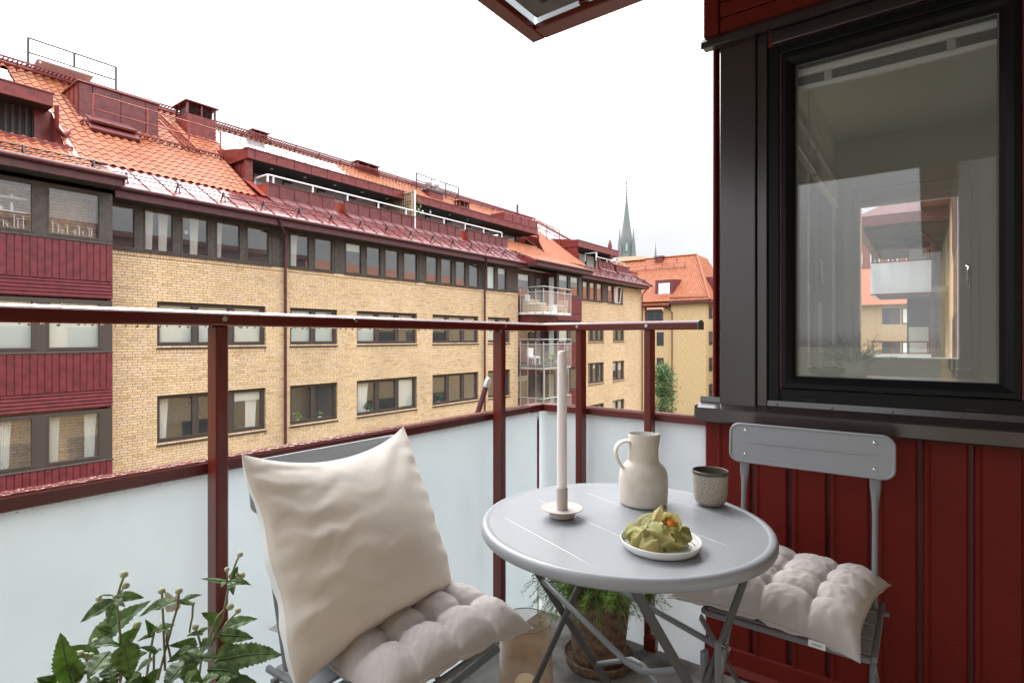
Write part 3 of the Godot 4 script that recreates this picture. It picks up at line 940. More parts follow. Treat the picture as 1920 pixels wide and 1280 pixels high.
func roof() -> void:
	# the big slope, with its lower strip of sheet metal
	var b := MB.new()
	var up := Vector3(ROOF_K, 1, 0).normalized()
	var e := Vector3(-16.95, ry(-16.95), 0)
	var hip := Vector3(-23, ry(-23) - 0.03, -34.2)
	# (left open where the terrace dormers are cut in)
	for q in [[12.0, -4.7, -20.6, -23.0], [12.0, -4.7, -16.95, -18.3], [-4.7, -9.95, -16.95, -23.0], [-9.95, -28.1, -20.3, -23.0], [-9.95, -28.1, -16.95, -17.96], [-28.1, -32.45, -16.95, -23.0], [-32.45, -34.2, -20.3, -23.0], [-32.45, -39.2, -16.95, -17.96]]:
		b.poly([Vector3(q[2], ry(q[2]) - 0.05, q[0]), Vector3(q[2], ry(q[2]) - 0.05, q[1]), Vector3(q[3], ry(q[3]) - 0.05, q[1]), Vector3(q[3], ry(q[3]) - 0.05, q[0])], up)
	b.poly([Vector3(-20.3, ry(-20.3) - 0.05, -34.2), Vector3(-20.3, ry(-20.3) - 0.05, -37.2), hip], up)
	b.poly([Vector3(e.x, e.y - 0.05, -39.2), Vector3(e.x, e.y - 0.05, -41), Vector3(-18.6, ry(-18.6) - 0.05, -39.2)], up)
	b.poly([Vector3(e.x, e.y - 0.05, -41), hip, Vector3(-29.2, e.y - 0.05, -41)], Vector3(0, 1, -1))
	b.poly([Vector3(-29.2, e.y - 0.05, 12), Vector3(-29.2, e.y - 0.05, -41), hip, Vector3(-23, ry(-23) - 0.05, 12)], Vector3(-1, 1, 0))
	var deck := part("roof", b, M.roof_red, house)
	# sheet metal strip along the eaves, panel by panel between seams
	for r in [[-5.42, -24.15], [-30.1, -40.9]]:
		var zs := steps(r[0], r[1], 0.6)
		for i in zs.size() - 1:
			var q := MB.new()
			var dz := -0.25
			q.poly([Vector3(-16.96, ry(-16.96) + 0.0, zs[i]), Vector3(-16.96, ry(-16.96), zs[i + 1]), Vector3(-17.98, ry(-17.98), zs[i + 1]), Vector3(-17.98, ry(-17.98), zs[i])], up)
			q.bar(Vector3(-16.97, ry(-16.97) + 0.01, zs[i] + dz), Vector3(-17.9, ry(-17.9) + 0.01, zs[i]), 0.025, 0.03)
			part("metal_sheet", q, M.roof_wet, deck)
	snow_rail(house, -17.3, -5.5, -24.2, ry(-17.3))
	snow_rail(house, -17.3, -30.3, -40.6, ry(-17.3))
	gutter(house, -17.0, -5.45, -24.1, 4.81, 5.08, F - 0.1)
	gutter(house, -17.0, -30.1, -40.5, 4.84, 5.1, F - 0.1, 1.0)
	gutter(house, -16.38, 4.0, -5.43, 4.96, 5.22, -17.05, 1.0)
	gutter(house, -16.3, -24.1, -30.08, 4.93, 5.2, -17.05, 1.0)
	# tiles
	var bare := [[-30.6, -33.0, -23.1, -21.3], [-4.75, 12.0, -20.75, -18.3], [-9.85, -28.2, -20.45, -17.0], [-10.3, -16.6, -22.75, -20.0], [12.0, -4.3, -22.6, -20.5], [-32.4, -41.0, -20.3, -17.9], [-32.5, -36.5, -22.3, -20.0]]
	var keep := func(x: float, z: float) -> bool:
		for r in [[-4.78, 12.0, -20.75, -18.3], [-28.2, -9.85, -20.45, -17.0], [-16.4, -10.3, -22.7, -20.0], [-4.5, 12.0, -22.5, -20.5], [-39.3, -32.4, -20.3, -17.9], [-36.2, -32.0, -22.7, -20.2]]:
			if z > r[0] and z < r[1] and x > r[2] and x < r[3]: return false
		return z > -34.2 - (x + 23.0) * 1.12
	var xs: Array = []
	tile_field(xs, -17.93, ry(-17.93) + 0.0, ROOF_K, -23.0, 8.0, -40.6, keep)
	tile_field(xs, -16.42, 5.235, 0.39, -17.95, 4.0, -5.4, func(_x, _z): return true)
	tile_field(xs, -16.34, 5.215, 0.39, -17.95, -24.6, -30.0, func(_x, _z): return true)
	var eye := Vector3(0, 1.13, 0)
	xs = xs.filter(func(q): return q.origin.z < 3.0)
	xs.sort_custom(func(p, q): return p.origin.distance_squared_to(eye) + (400.0 if p.origin.z > -4.0 else 0.0) < q.origin.distance_squared_to(eye) + (400.0 if q.origin.z > -4.0 else 0.0))
	for i in 300: piece("tile", tile_mesh, M["tile_%d" % rng.randi_range(0, 3)], xs[i], deck)
	xs = xs.slice(300)
	var cols: Array = []
	for q in xs: cols.append(tile_tint())
	many("tile_rows", tile_mesh, M.tile, xs, cols, deck)
	# decks under the bay roofs
	for r in [[-16.36, 4.0, -5.45, 5.235], [-16.28, -24.1, -30.1, 5.21]]:
		b = MB.new()
		b.poly([Vector3(r[0], r[3] - 0.02, r[1]), Vector3(r[0], r[3] - 0.02, r[2]), Vector3(-17.95, 5.81, r[2]), Vector3(-17.95, 5.81, r[1])], Vector3(0.4, 1, 0))
		for z in [r[1], r[2]]: b.poly([Vector3(r[0], r[3] - 0.02, z), Vector3(-17.95, 5.81, z), Vector3(-17.0, 5.08, z), Vector3(r[0], 5.0, z)], Vector3(0, 0, 1 if z == r[1] else -1))
		part("bay_roof", b, M.roof_red, house)
	snow_rail(house, -16.75, 3.5, -5.2, 5.38)
	# downpipes
	for z in [-10.55, -21.22]:
		downpipe(house, [Vector3(-16.95, 5.0, z + 0.5), Vector3(-16.98, 4.86, z + 0.48), Vector3(-17.35, 4.62, z + 0.05), Vector3(-17.46, 4.5, z), Vector3(-17.46, 0, z), Vector3(-17.46, -9.4, z)])
	downpipe(house, [Vector3(-16.95, 4.95, -40.3), Vector3(-17.2, 4.75, -40.3), Vector3(-17.44, 4.4, -40.2), Vector3(-17.44, -9.4, -40.2)])
	downpipe(house, [Vector3(-18.55, 7.3, -4.62), Vector3(-18.62, 6.75, -4.64), Vector3(-18.75, 6.62, -4.8), Vector3(-19.2, 6.9, -5.05)], 0.055, "roof_red")
	# ridge: walkway, rails, hatch
	b = MB.new()
	b.tube([Vector3(-23, ry(-23) + 0.05, 12), hip + Vector3(0, 0.08, 0)], 0.1, 8)
	b.tube([hip + Vector3(0, 0.08, 0), Vector3(-16.95, e.y + 0.03, -41)], 0.09, 8)
	part("ridge_cap", b, M.roof_red, deck)
	walkway(house, "ridge_walkway", -22.75, ry(-22.75) + 0.22, 6.0, -33.0)
	guard_rail(house, "ridge_railing", [Vector3(-23, 9.68, -5.0), Vector3(-23, 9.68, -6.2), Vector3(-23, 9.68, -7.4)], 1.03, 0.034, M.snow_rail)
	b = MB.new()
	b.cbox(Vector3(-23.1, 9.95, -5.9), Vector3(0.9, 0.12, 1.5), 0.02, Basis(Vector3(0, 0, 1), 0.2))
	b.tube([Vector3(-22.7, 9.9, -5.25), Vector3(-22.72, 10.02, -5.2), Vector3(-22.8, 10.05, -5.3)], 0.03, 6)
	part("roof_hatch", b, M.white_metal, deck)
	# shiny wet sheet over the dormers
	for r in [[-10.2, -16.5, -20.3, -22.75], [11.0, -4.4, -20.5, -22.55], [-30.7, -36.3, -20.2, -22.75]]:
		var zs := steps(r[0], r[1], 0.6)
		for i in zs.size() - 1:
			var q := MB.new()
			q.poly([Vector3(r[2], ry(r[2]) + 0.03, zs[i]), Vector3(r[2], ry(r[2]) + 0.03, zs[i + 1]), Vector3(r[3], ry(r[3]) + 0.03, zs[i + 1]), Vector3(r[3], ry(r[3]) + 0.03, zs[i])], up)
			q.bar(Vector3(r[2], ry(r[2]) + 0.04, zs[i]), Vector3(r[3], ry(r[3]) + 0.04, zs[i]), 0.02, 0.02)
			part("metal_sheet", q, M.grey_sheet, deck)
	for r in [[-10.4, -16.2]]:
		b = MB.new()
		for z in steps(r[0], r[1], 0.12): b.bar(Vector3(-22.72, ry(-22.72) + 0.06, z), Vector3(-22.9, ry(-22.72) + 0.3, z), 0.012, 0.012)
		part("snow_comb", b, M.snow_rail, deck)
	# walkway with a guard rail below the big shaft, and the ladder
	walkway(house, "roof_walkway", -20.25, ry(-20.1) + 0.08, -5.6, -9.7)
	guard_rail(house, "roof_railing", [Vector3(-20.0, ry(-20) + 0.05, -5.85), Vector3(-20.0, ry(-20) + 0.05, -7.3), Vector3(-20.0, ry(-20) + 0.05, -8.55), Vector3(-20.0, ry(-20) + 0.05, -9.6)], 1.0, 0.025, M.orange_red)
	b = MB.new()
	for k in 2: b.bar(Vector3(-19.95, ry(-19.95) + 0.1, -8.95 + 0.36 * k), Vector3(-22.3, ry(-22.3) + 0.1, -8.6 + 0.36 * k), 0.03, 0.05)
	for s in 20:
		var k := s / 19.0
		b.bar(Vector3(lerpf(-19.95, -22.3, k), ry(lerpf(-19.95, -22.3, k)) + 0.1, lerpf(-8.95, -8.6, k)), Vector3(lerpf(-19.95, -22.3, k), ry(lerpf(-19.95, -22.3, k)) + 0.1, lerpf(-8.59, -8.24, k)), 0.025, 0.025)
	part("roof_ladder", b, M.orange_red, deck)
	# the big sheet metal shaft
	b = MB.new()
	b.poly([Vector3(-20.55, 7.7, -5.65), Vector3(-20.55, 8.9, -5.65), Vector3(-22.05, 8.9, -5.65)], Vector3(0, 0, 1))
	b.poly([Vector3(-20.55, 7.7, -7.82), Vector3(-20.55, 8.9, -7.82), Vector3(-22.05, 8.9, -7.82)], Vector3(0, 0, -1))
	b.cspan(-22.1, -20.5, 8.88, 8.93, -5.6, -7.87, 0.01)
	for z in [-5.66, -5.95, -6.25]: b.bar(Vector3(-20.6 - (5.65 + z) * -1.4, 8.0 + (5.65 + z) * -1.0, -5.64), Vector3(-20.6 - (5.65 + z) * -1.4, 8.88, -5.64), 0.02, 0.02)
	var shaft := part("shaft", b, M.roof_red, deck)
	var sz := [-5.65, -6.0, -6.75, -7.45, -7.82]
	for i in 4:
		var q := MB.new()
		q.cspan(-20.6, -20.55, 7.7, 8.88, sz[i] - 0.006, sz[i + 1] + 0.006, 0.006)
		part("panel", q, M.panel_red, shaft)
	var hb := MB.new()
	hb.cbox(Vector3(-20.12, 7.72, -6.35), Vector3(0.7, 0.1, 1.2), 0.02, Basis(Vector3(0, 0, 1), -atan(ROOF_K) + 0.2))
	hb.cbox(Vector3(-20.0, 7.5, -6.35), Vector3(0.75, 0.12, 1.3), 0.02, Basis(Vector3(0, 0, 1), -atan(ROOF_K)))
	part("shaft_hatch", hb, M.panel_red, deck)
	# the louvred chimney and smaller vents
	vent(deck, -21.49, -22.45, -9.12, -10.15, 8.2, 9.3, 9.75)
	vent(deck, -22.9, -23.3, -12.35, -13.0, 9.55, 9.75, 9.98)
	vent(deck, -22.8, -23.3, -17.7, -19.0, 9.5, 9.7, 10.0)
	vent(deck, -21.5, -21.9, -23.84, -24.7, 8.3, 8.75, 9.05)
	b = MB.new()
	b.cspan(-23.0, -22.0, 8.4, 9.25, -21.9, -23.0, 0.01)
	var ch := part("chimney", b, M.roof_red, deck)
	b = MB.new()
	b.cspan(-23.05, -21.95, 9.25, 9.42, -21.85, -23.05, 0.02)
	part("chimney_cap", b, M.snow_rail, ch)
	for q in [[-22.3, -22.15, 0.28], [-22.6, -22.55, 0.2], [-22.25, -22.75, 0.22]]:
		b = MB.new()
		b.lathe([Vector2(0.07, 0), Vector2(0.07, 0.2), Vector2(q[2] * 0.6, 0.25), Vector2(q[2] * 0.75, 0.42), Vector2(q[2] * 0.4, 0.58), Vector2(0.001, 0.62)], 12, Vector3(q[0], 9.42, q[1]))
		part("chimney_cowl", b, M.aluminium, ch)
	guard_rail(house, "chimney_railing", [Vector3(-22.6, 9.4, -21.5), Vector3(-22.5, 9.3, -22.57), Vector3(-22.5, 9.3, -23.75), Vector3(-22.5, 9.3, -24.84)], 0.85, 0.036, M.snow_rail)
	b = MB.new()
	b.cspan(-21.6, -20.5, 7.6, 8.8, -26.77, -30.29, 0.01)
	var bx := part("roof_box", b, M.roof_red, deck)
	for z in steps(-26.77, -30.29, 0.85):
		b = MB.new(); b.span(-20.5, -20.47, 7.7, 8.79, z - 0.015, z + 0.015); part("seam", b, M.roof_red, bx)
	b = MB.new()
	b.tube([Vector3(-22.6, 9.4, -31.0), Vector3(-22.6, 10.3, -31.0)], 0.07, 8)
	part("vent_pipe", b, M.snow_rail, deck)
	guard_rail(house, "far_roof_railing", [Vector3(-20.9, ry(-20.9), -30.6), Vector3(-20.5, ry(-20.5), -31.5), Vector3(-20.0, ry(-20), -32.3)], 1.0, 0.03, M.orange_red)

func vent(deck: Node3D, xf: float, xb: float, z0: float, z1: float, y0: float, ym: float, y1: float) -> void:
	var b := MB.new()
	b.cspan(xb, xf, y0, ym, z0, z1, 0.01)
	b.cspan(xb - 0.08, xf + 0.08, y1 - 0.03, y1 + 0.02, z0 + 0.08, z1 - 0.08, 0.01)
	for x in [xf - 0.03, xb + 0.03]:
		for z in [z0 - 0.03, (z0 + z1) / 2, z1 + 0.03]: b.span(x - 0.03, x + 0.03, ym, y1 - 0.03, z - 0.03, z + 0.03)
	var o := part("roof_vent", b, M.roof_red, deck)
	var d := MB.new()
	d.span(xb + 0.1, xf - 0.1, ym, y1 - 0.04, z0 - 0.1, z1 + 0.1)
	for k in 6: d.box(Vector3(xf - 0.05, lerpf(ym + 0.04, y1 - 0.06, k / 5.0), (z0 + z1) / 2), Vector3(0.07, 0.008, absf(z0 - z1) - 0.1), Basis(Vector3(0, 0, 1), -0.7))
	part("louvre", d, M.snow_rail, o)

func dormers() -> void:
	var b: MB
	# near dormer at the left edge of the view
	dormer(11.0, -4.56, 7.27, 7.6, steps(11.0, -4.56, 1.1), -18.6, -19.3)
	b = MB.new()
	b.span(-18.3, -18.25, 6.1, 6.22, 11.0, -4.9)
	b.span(-19.3, -18.3, 6.1, 6.14, 11.0, -4.9)
	part("dormer_sill", b, M.roof_red, house)
	b = MB.new()
	for z in steps(4.0, -4.3, 0.14): b.span(-19.3, -19.27, 6.15, 7.3, z - 0.03, z + 0.03)
	part("ribbed_wall", b, M.dormer_wall, house)
	b = MB.new()
	b.poly([Vector3(-18.3, 6.05, -4.69), Vector3(-18.3, 6.3, -4.69), Vector3(-19.25, 7.3, -4.69), Vector3(-20.65, 7.95, -4.69), Vector3(-20.65, 7.7, -4.69)], Vector3(0, 0, -1))
	b.span(-19.35, -19.2, 6.1, 7.3, -4.3, -4.68)
	b.poly([Vector3(-18.28, 6.1, -4.66), Vector3(-19.21, 6.1, -4.66), Vector3(-19.21, 7.28, -4.66), Vector3(-18.9, 7.0, -4.66), Vector3(-18.28, 6.25, -4.66)], Vector3(0, 0, 1))
	b.poly([Vector3(-17.9, ry(-17.9) + 0.05, -4.75), Vector3(-17.9, ry(-17.9) + 0.05, -4.95), Vector3(-20.6, ry(-20.6) + 0.05, -4.95), Vector3(-20.6, ry(-20.6) + 0.05, -4.75)], Vector3(0.7, 1, 0))
	part("dormer_cheek", b, M.roof_red, house)
	# the long terrace dormer
	dormer(-9.83, -27.6, 7.29, 7.62, [-9.83, -10.1, -10.9, -11.6, -12.3, -13.0, -13.68, -14.34, -15.0, -15.65, -16.3, -17.0, -17.75, -18.5, -19.25, -20.0, -20.75, -21.5, -22.3, -23.05, -23.8, -24.6, -25.35, -26.1, -26.85, -27.6], -18.6, -19.85)
	b = MB.new()
	b.poly([Vector3(-18.75, ry(-18.75), -9.95), Vector3(-18.75, 7.3, -9.95), Vector3(-20.5, 7.7, -9.95), Vector3(-20.5, ry(-20.5), -9.95)], Vector3(0, 0, 1))
	b.span(-18.9, -18.75, ry(-18.8) - 0.3, 7.3, -9.87, -10.1)
	for x in [-19.3, -19.9]: b.span(x - 0.012, x + 0.012, ry(x), 7.5, -9.93, -9.95)
	part("dormer_cheek", b, M.roof_red, house)
	b = MB.new()
	b.poly([Vector3(-17.95, ry(-17.95) + 0.08, -10.2), Vector3(-17.95, ry(-17.95) + 0.08, -10.0), Vector3(-18.9, ry(-18.9) + 0.08, -9.8), Vector3(-18.9, ry(-18.9) + 0.08, -10.1)], Vector3(0.7, 1, 0))
	b.span(-18.9, -17.98, 5.7, 6.42, -10.18, -10.24)
	part("flashing", b, M.orange_red, house)
	# terrace: floor, wall of windows, parapet, white rail
	b = MB.new()
	b.span(-19.9, -17.95, 5.6, 5.75, -10.2, -27.8)
	part("terrace_floor", b, M.slab_grey, house)
	var wl: Array = []
	var z := -10.75
	while z > -26.5:
		wl.append([z, z - 1.15])
		z -= 1.52
	b = MB.new()
	var holes: Array = []
	for w in wl: holes.append([w[0], w[1], 5.95, 7.2])
	wall_with_openings(b, -19.95, -19.85, -10.0, -27.9, 5.75, 7.4, holes)
	b.span(-20.0, -19.95, 5.75, 7.4, -10.0, -27.9)
	var dw := part("dormer_wall", b, M.dormer_wall, house)
	for w in wl:
		b = MB.new()
		b.span(-19.945, -19.9, 5.95, 7.2, w[0], w[1])
		part("window_blind", b, M.cushion_grey, dw)
		b = MB.new()
		b.span(-19.872, -19.868, 5.95, 7.2, w[0], w[1])
		part("pane", b, M.pane, dw)
		b = MB.new()
		for s in steps(w[1] - 0.04, w[1] - 0.33, 0.07): b.span(-19.85, -19.8, 6.1, 7.1, s - 0.02, s + 0.02)
		for y in steps(6.15, 7.05, 0.15): b.span(-19.8, -19.79, y - 0.012, y + 0.012, w[1] - 0.02, w[1] - 0.35)
		part("slatted_screen", b, M.cushion_grey, dw)
	for k in 9:
		b = MB.new()
		b.lathe([Vector2(0.001, 0.0), Vector2(0.06, 0.0), Vector2(0.06, 0.02), Vector2(0.001, 0.02)], 10, Vector3(-19.1, 7.265, -11.0 - 1.35 * k))
		part("soffit_spot", b, M.white_metal, dw)
	seam_panels(house, "terrace_parapet", M.panel_red, -18.0, [-10.185, -10.655, -11.236, -11.81, -12.385, -12.914], 5.86, 6.41)
	seam_panels(house, "terrace_parapet", M.panel_red, -18.0, [-13.36, -14.0, -14.57, -15.14, -15.7, -16.27, -16.85, -17.42, -17.99, -18.54, -19.1, -19.66, -20.0], 5.86, 6.41)
	seam_panels(house, "terrace_parapet", M.panel_red, -18.0, [-20.526, -21.067, -21.634, -22.221, -22.776, -23.314, -23.815], 5.86, 6.41)
	for q in [[-12.914, -13.36], [-20.0, -20.526]]:
		b = MB.new()
		b.span(-18.22, -18.16, 5.7, 6.36, q[0], q[1])
		b.span(-18.2, -18.0, 5.8, 6.3, q[0] + 0.005, q[0] - 0.015)
		b.span(-18.2, -18.0, 5.8, 6.3, q[1] + 0.015, q[1] - 0.005)
		part("parapet_outlet", b, M.orange_red, house)
	rail_run([Vector3(-18.9, 6.42, -10.25), Vector3(-18.05, 6.42, -10.25), Vector3(-18.05, 6.42, -10.45), Vector3(-18.05, 6.42, -11.99), Vector3(-18.05, 6.42, -13.52), Vector3(-18.05, 6.42, -15.04), Vector3(-18.05, 6.42, -16.56), Vector3(-18.05, 6.42, -18.92), Vector3(-18.05, 6.42, -20.41), Vector3(-18.05, 6.42, -21.83), Vector3(-18.05, 6.42, -23.35)], 0.26)
	# divider trellis and what grows on it
	var tr := thing("trellis", Vector3(-18.9, 5.75, -16.95), "brown wooden trellis divider with white post on the roof terrace", "trellis")
	b = MB.new()
	for s in 12:
		var x := lerpf(-18.12, -19.7, s / 11.0)
		b.span(x - 0.02, x + 0.02, 6.0, 7.5, -16.93, -16.95)
		b.span(-19.7, -18.12, lerpf(6.1, 7.45, s / 11.0) - 0.02, lerpf(6.1, 7.45, s / 11.0) + 0.02, -16.955, -16.975)
	part("lattice", b, M.wood, tr)
	b = MB.new(); b.span(-18.12, -18.04, 5.75, 7.55, -16.9, -16.98); b.span(-19.75, -18.0, 7.5, 7.58, -16.9, -17.0); part("frame", b, M.wood, tr)
	b = MB.new(); b.span(-18.03, -17.97, 5.75, 7.6, -17.0, -17.06); part("post", b, M.white_metal, tr)
	bush("climbing_plant", Vector3(-18.1, 5.75, -17.3), 0.2, 1.7, 90, M.leaf_pale, "pale climber in a pot beside the terrace trellis")
	bush("terrace_plant", Vector3(-18.35, 5.75, -21.0), 0.28, 0.6, 80, M.leaf_pale, "small leafy plant behind the terrace's white rail")
	var sl := thing("string_lights", Vector3(-18.7, 7.2, -18.2), "string of round white bulbs under the terrace fascia", "string lights")
	b = MB.new()
	var cord: Array = []
	for k in 9: cord.append(Vector3(-18.72, 7.22 - 0.16 * sin(PI * k / 8.0), -17.2 - 0.25 * k))
	b.tube(cord, 0.008, 5); part("cord", b, M.dark, sl)
	for k in [1, 2, 3, 4, 6]:
		b = MB.new(); b.ball(cord[k] - Vector3(0, 0.07, 0), Vector3(0.05, 0.06, 0.05), 8, 6); part("bulb", b, M.white_metal, sl)
	var lg := thing("terrace_lounger", Vector3(-18.5, 5.75, -22.6), "pale folding lounger behind the terrace rail's far end", "lounger")
	b = MB.new(); b.bar(Vector3(-18.5, 6.1, -21.9), Vector3(-18.5, 6.1, -22.8), 0.5, 0.05, Vector3.UP); part("seat", b, M.cushion_grey, lg)
	b = MB.new(); b.bar(Vector3(-18.5, 6.1, -22.8), Vector3(-18.5, 6.62, -23.3), 0.5, 0.05, Vector3.UP); part("backrest", b, M.white_metal, lg)
	b = MB.new(); for q in [-21.95, -23.0]: b.tube([Vector3(-18.3, 5.75, q), Vector3(-18.3, 6.1, q)], 0.02, 6); b.tube([Vector3(-18.7, 5.75, q), Vector3(-18.7, 6.1, q)], 0.02, 6)
	part("leg", b, M.aluminium, lg)
	# far end of the long dormer
	b = MB.new()
	b.poly([Vector3(-18.4, ry(-18.4), -28.1), Vector3(-19.0, 7.25, -28.1), Vector3(-20.5, 7.7, -28.1)], Vector3(0, 0, -1))
	b.span(-19.9, -19.8, 5.75, 7.3, -27.0, -28.1)
	part("dormer_cheek", b, M.roof_red, house)
	downpipe(house, [Vector3(-18.65, 7.3, -27.7), Vector3(-18.7, 6.7, -27.8), Vector3(-19.0, 6.75, -28.2), Vector3(-19.4, 7.0, -28.6)], 0.05, "snow_rail")
	# tiles at the foot of the far dormer windows, and the tiled piece above the second bay
	var xs: Array = []
	tile_field(xs, -17.9, ry(-17.9), ROOF_K, -19.0, -24.0, -28.3, func(_x, _z): return true)
	tile_field(xs, -17.9, ry(-17.9), ROOF_K, -20.4, -28.25, -32.4, func(_x, _z): return true)
	var cols: Array = []
	for q in xs: cols.append(tile_tint())
	many("tile_rows", tile_mesh, M.tile, xs, cols, house.get_node("roof"))
	# far terrace dormer
	dormer(-32.4, -38.6, 7.24, 7.66, steps(-32.4, -38.6, 0.7), -18.6, -19.85)
	b = MB.new()
	b.poly([Vector3(-18.5, ry(-18.5), -32.45), Vector3(-18.7, 7.3, -32.45), Vector3(-20.5, 7.75, -32.45), Vector3(-20.6, ry(-20.6), -32.45)], Vector3(0, 0, 1))
	part("dormer_cheek", b, M.roof_red, house)
	b = MB.new()
	b.span(-19.95, -19.85, 5.75, 7.3, -32.5, -39.0)
	b.span(-19.9, -17.95, 5.6, 5.75, -33.5, -39.5)
	var fw := part("dormer_wall", b, M.dormer_wall, house)
	for k in 4:
		b = MB.new(); b.span(-19.85, -19.83, 5.9, 7.15, -33.0 - 1.4 * k, -34.1 - 1.4 * k); part("window_blind", b, M.blind, fw)
	seam_panels(house, "terrace_parapet", M.panel_red, -18.0, steps(-34.2, -36.5, 0.57), 5.88, 6.41)
	seam_panels(house, "terrace_parapet", M.panel_red, -18.0, steps(-36.92, -39.04, 0.53), 5.88, 6.41)
	b = MB.new(); b.span(-18.22, -18.16, 5.7, 6.36, -36.5, -36.92); part("parapet_outlet", b, M.orange_red, house)
	rail_run([Vector3(-18.05, 6.42, -34.0), Vector3(-18.05, 6.42, -35.5), Vector3(-18.05, 6.42, -37.0), Vector3(-18.05, 6.42, -38.4)], 0.22)
	rail_run([Vector3(-18.9, 6.42, -33.9), Vector3(-18.05, 6.42, -33.9), Vector3(-18.05, 6.42, -34.0)], 0.5)
	b = MB.new()
	b.poly([Vector3(-17.95, ry(-17.95) + 0.05, -39.1), Vector3(-17.95, ry(-17.95) + 0.05, -40.2), Vector3(-19.5, ry(-19.5) + 0.05, -39.0), Vector3(-19.5, ry(-19.5) + 0.05, -38.8)], Vector3(0.7, 1, 0))
	b.span(-18.1, -18.0, 5.85, 6.2, -39.1, -40.6)
	part("flashing", b, M.roof_red, house)
	var ps := thing("closed_parasol", Vector3(-18.8, 5.75, -37.47), "closed red parasol standing on the far roof terrace", "parasol")
	b = MB.new(); b.tube([Vector3(-18.8, 5.75, -37.47), Vector3(-18.8, 8.3, -37.47)], 0.03, 8); part("pole", b, M.wood, ps)
	b = MB.new(); b.lathe([Vector2(0.05, 6.95), Vector2(0.25, 7.0), Vector2(0.2, 7.2), Vector2(0.13, 7.6), Vector2(0.17, 7.9), Vector2(0.1, 8.2), Vector2(0.05, 8.38), Vector2(0.001, 8.4)], 10, Vector3(-18.8, 0, -37.47)); part("canopy", b, M.clad_red, ps)

func dormer(z0: float, z1: float, y0: float, y1: float, zs: Array, xf: float, xw: float) -> void:
	var b := MB.new()
	b.poly([Vector3(xf - 0.02, y1, z0), Vector3(xf - 0.02, y1, z1), Vector3(-20.75, 7.98, z1), Vector3(-20.75, 7.98, z0)], Vector3(0.2, 1, 0))
	for z in [z0, z1]: b.poly([Vector3(xf - 0.01, y0, z), Vector3(xf - 0.01, y1, z), Vector3(-20.75, 7.98, z), Vector3(-20.0, y0, z)], Vector3(0, 0, 1 if z == z0 else -1))
	part("dormer_roof", b, M.roof_red, house)
	b = MB.new()
	b.span(-20.3, xf - 0.045, y0 + 0.005, y0 + 0.04, z0 - 0.01, z1 + 0.01)
	if xw > -19.5: b.span(xw - 0.05, xw, 5.9, y0 + 0.02, z0, z1 + 0.3)
	part("soffit", b, M.soffit, house)
	fascia_run(house, "dormer_fascia", xf, zs, y0, y1)

func rail_run(pts: Array, h: float) -> void:
	var b := MB.new()
	for i in pts.size():
		b.bar(pts[i], pts[i] + Vector3(0, h, 0), 0.05, 0.05)
		if i: b.bar(pts[i - 1] + Vector3(0, h + 0.03, 0), pts[i] + Vector3(0, h + 0.03, 0), 0.07, 0.05)
	part("terrace_rail", b, M.white_metal, house)

func far_things() -> void:
	var b := MB.new()
	b.poly([Vector3(-700, -9.5, -700), Vector3(700, -9.5, -700), Vector3(700, -9.5, 700), Vector3(-700, -9.5, 700)], Vector3.UP)
	structure("ground", b, M.ground)
	b = MB.new()
	b.poly([Vector3(-11, -9.49, 30), Vector3(-7, -9.49, 30), Vector3(-7, -9.49, -56), Vector3(-11, -9.49, -56)], Vector3.UP)
	structure("path", b, M.gravel_walk)
	street_end()
	church()
	tree(Vector3(-20.0, -9.5, -50.5), 8.4, 1.55, 5500)
	b = MB.new()
	b.cspan(-1.0, -0.9, -9.4, -8.3, -4.3, -18, 0.05)
	single("hedge", b, M.hedge, Vector3(-0.95, -9.5, -11), "clipped green hedge below the balcony beside the near building", "hedge")

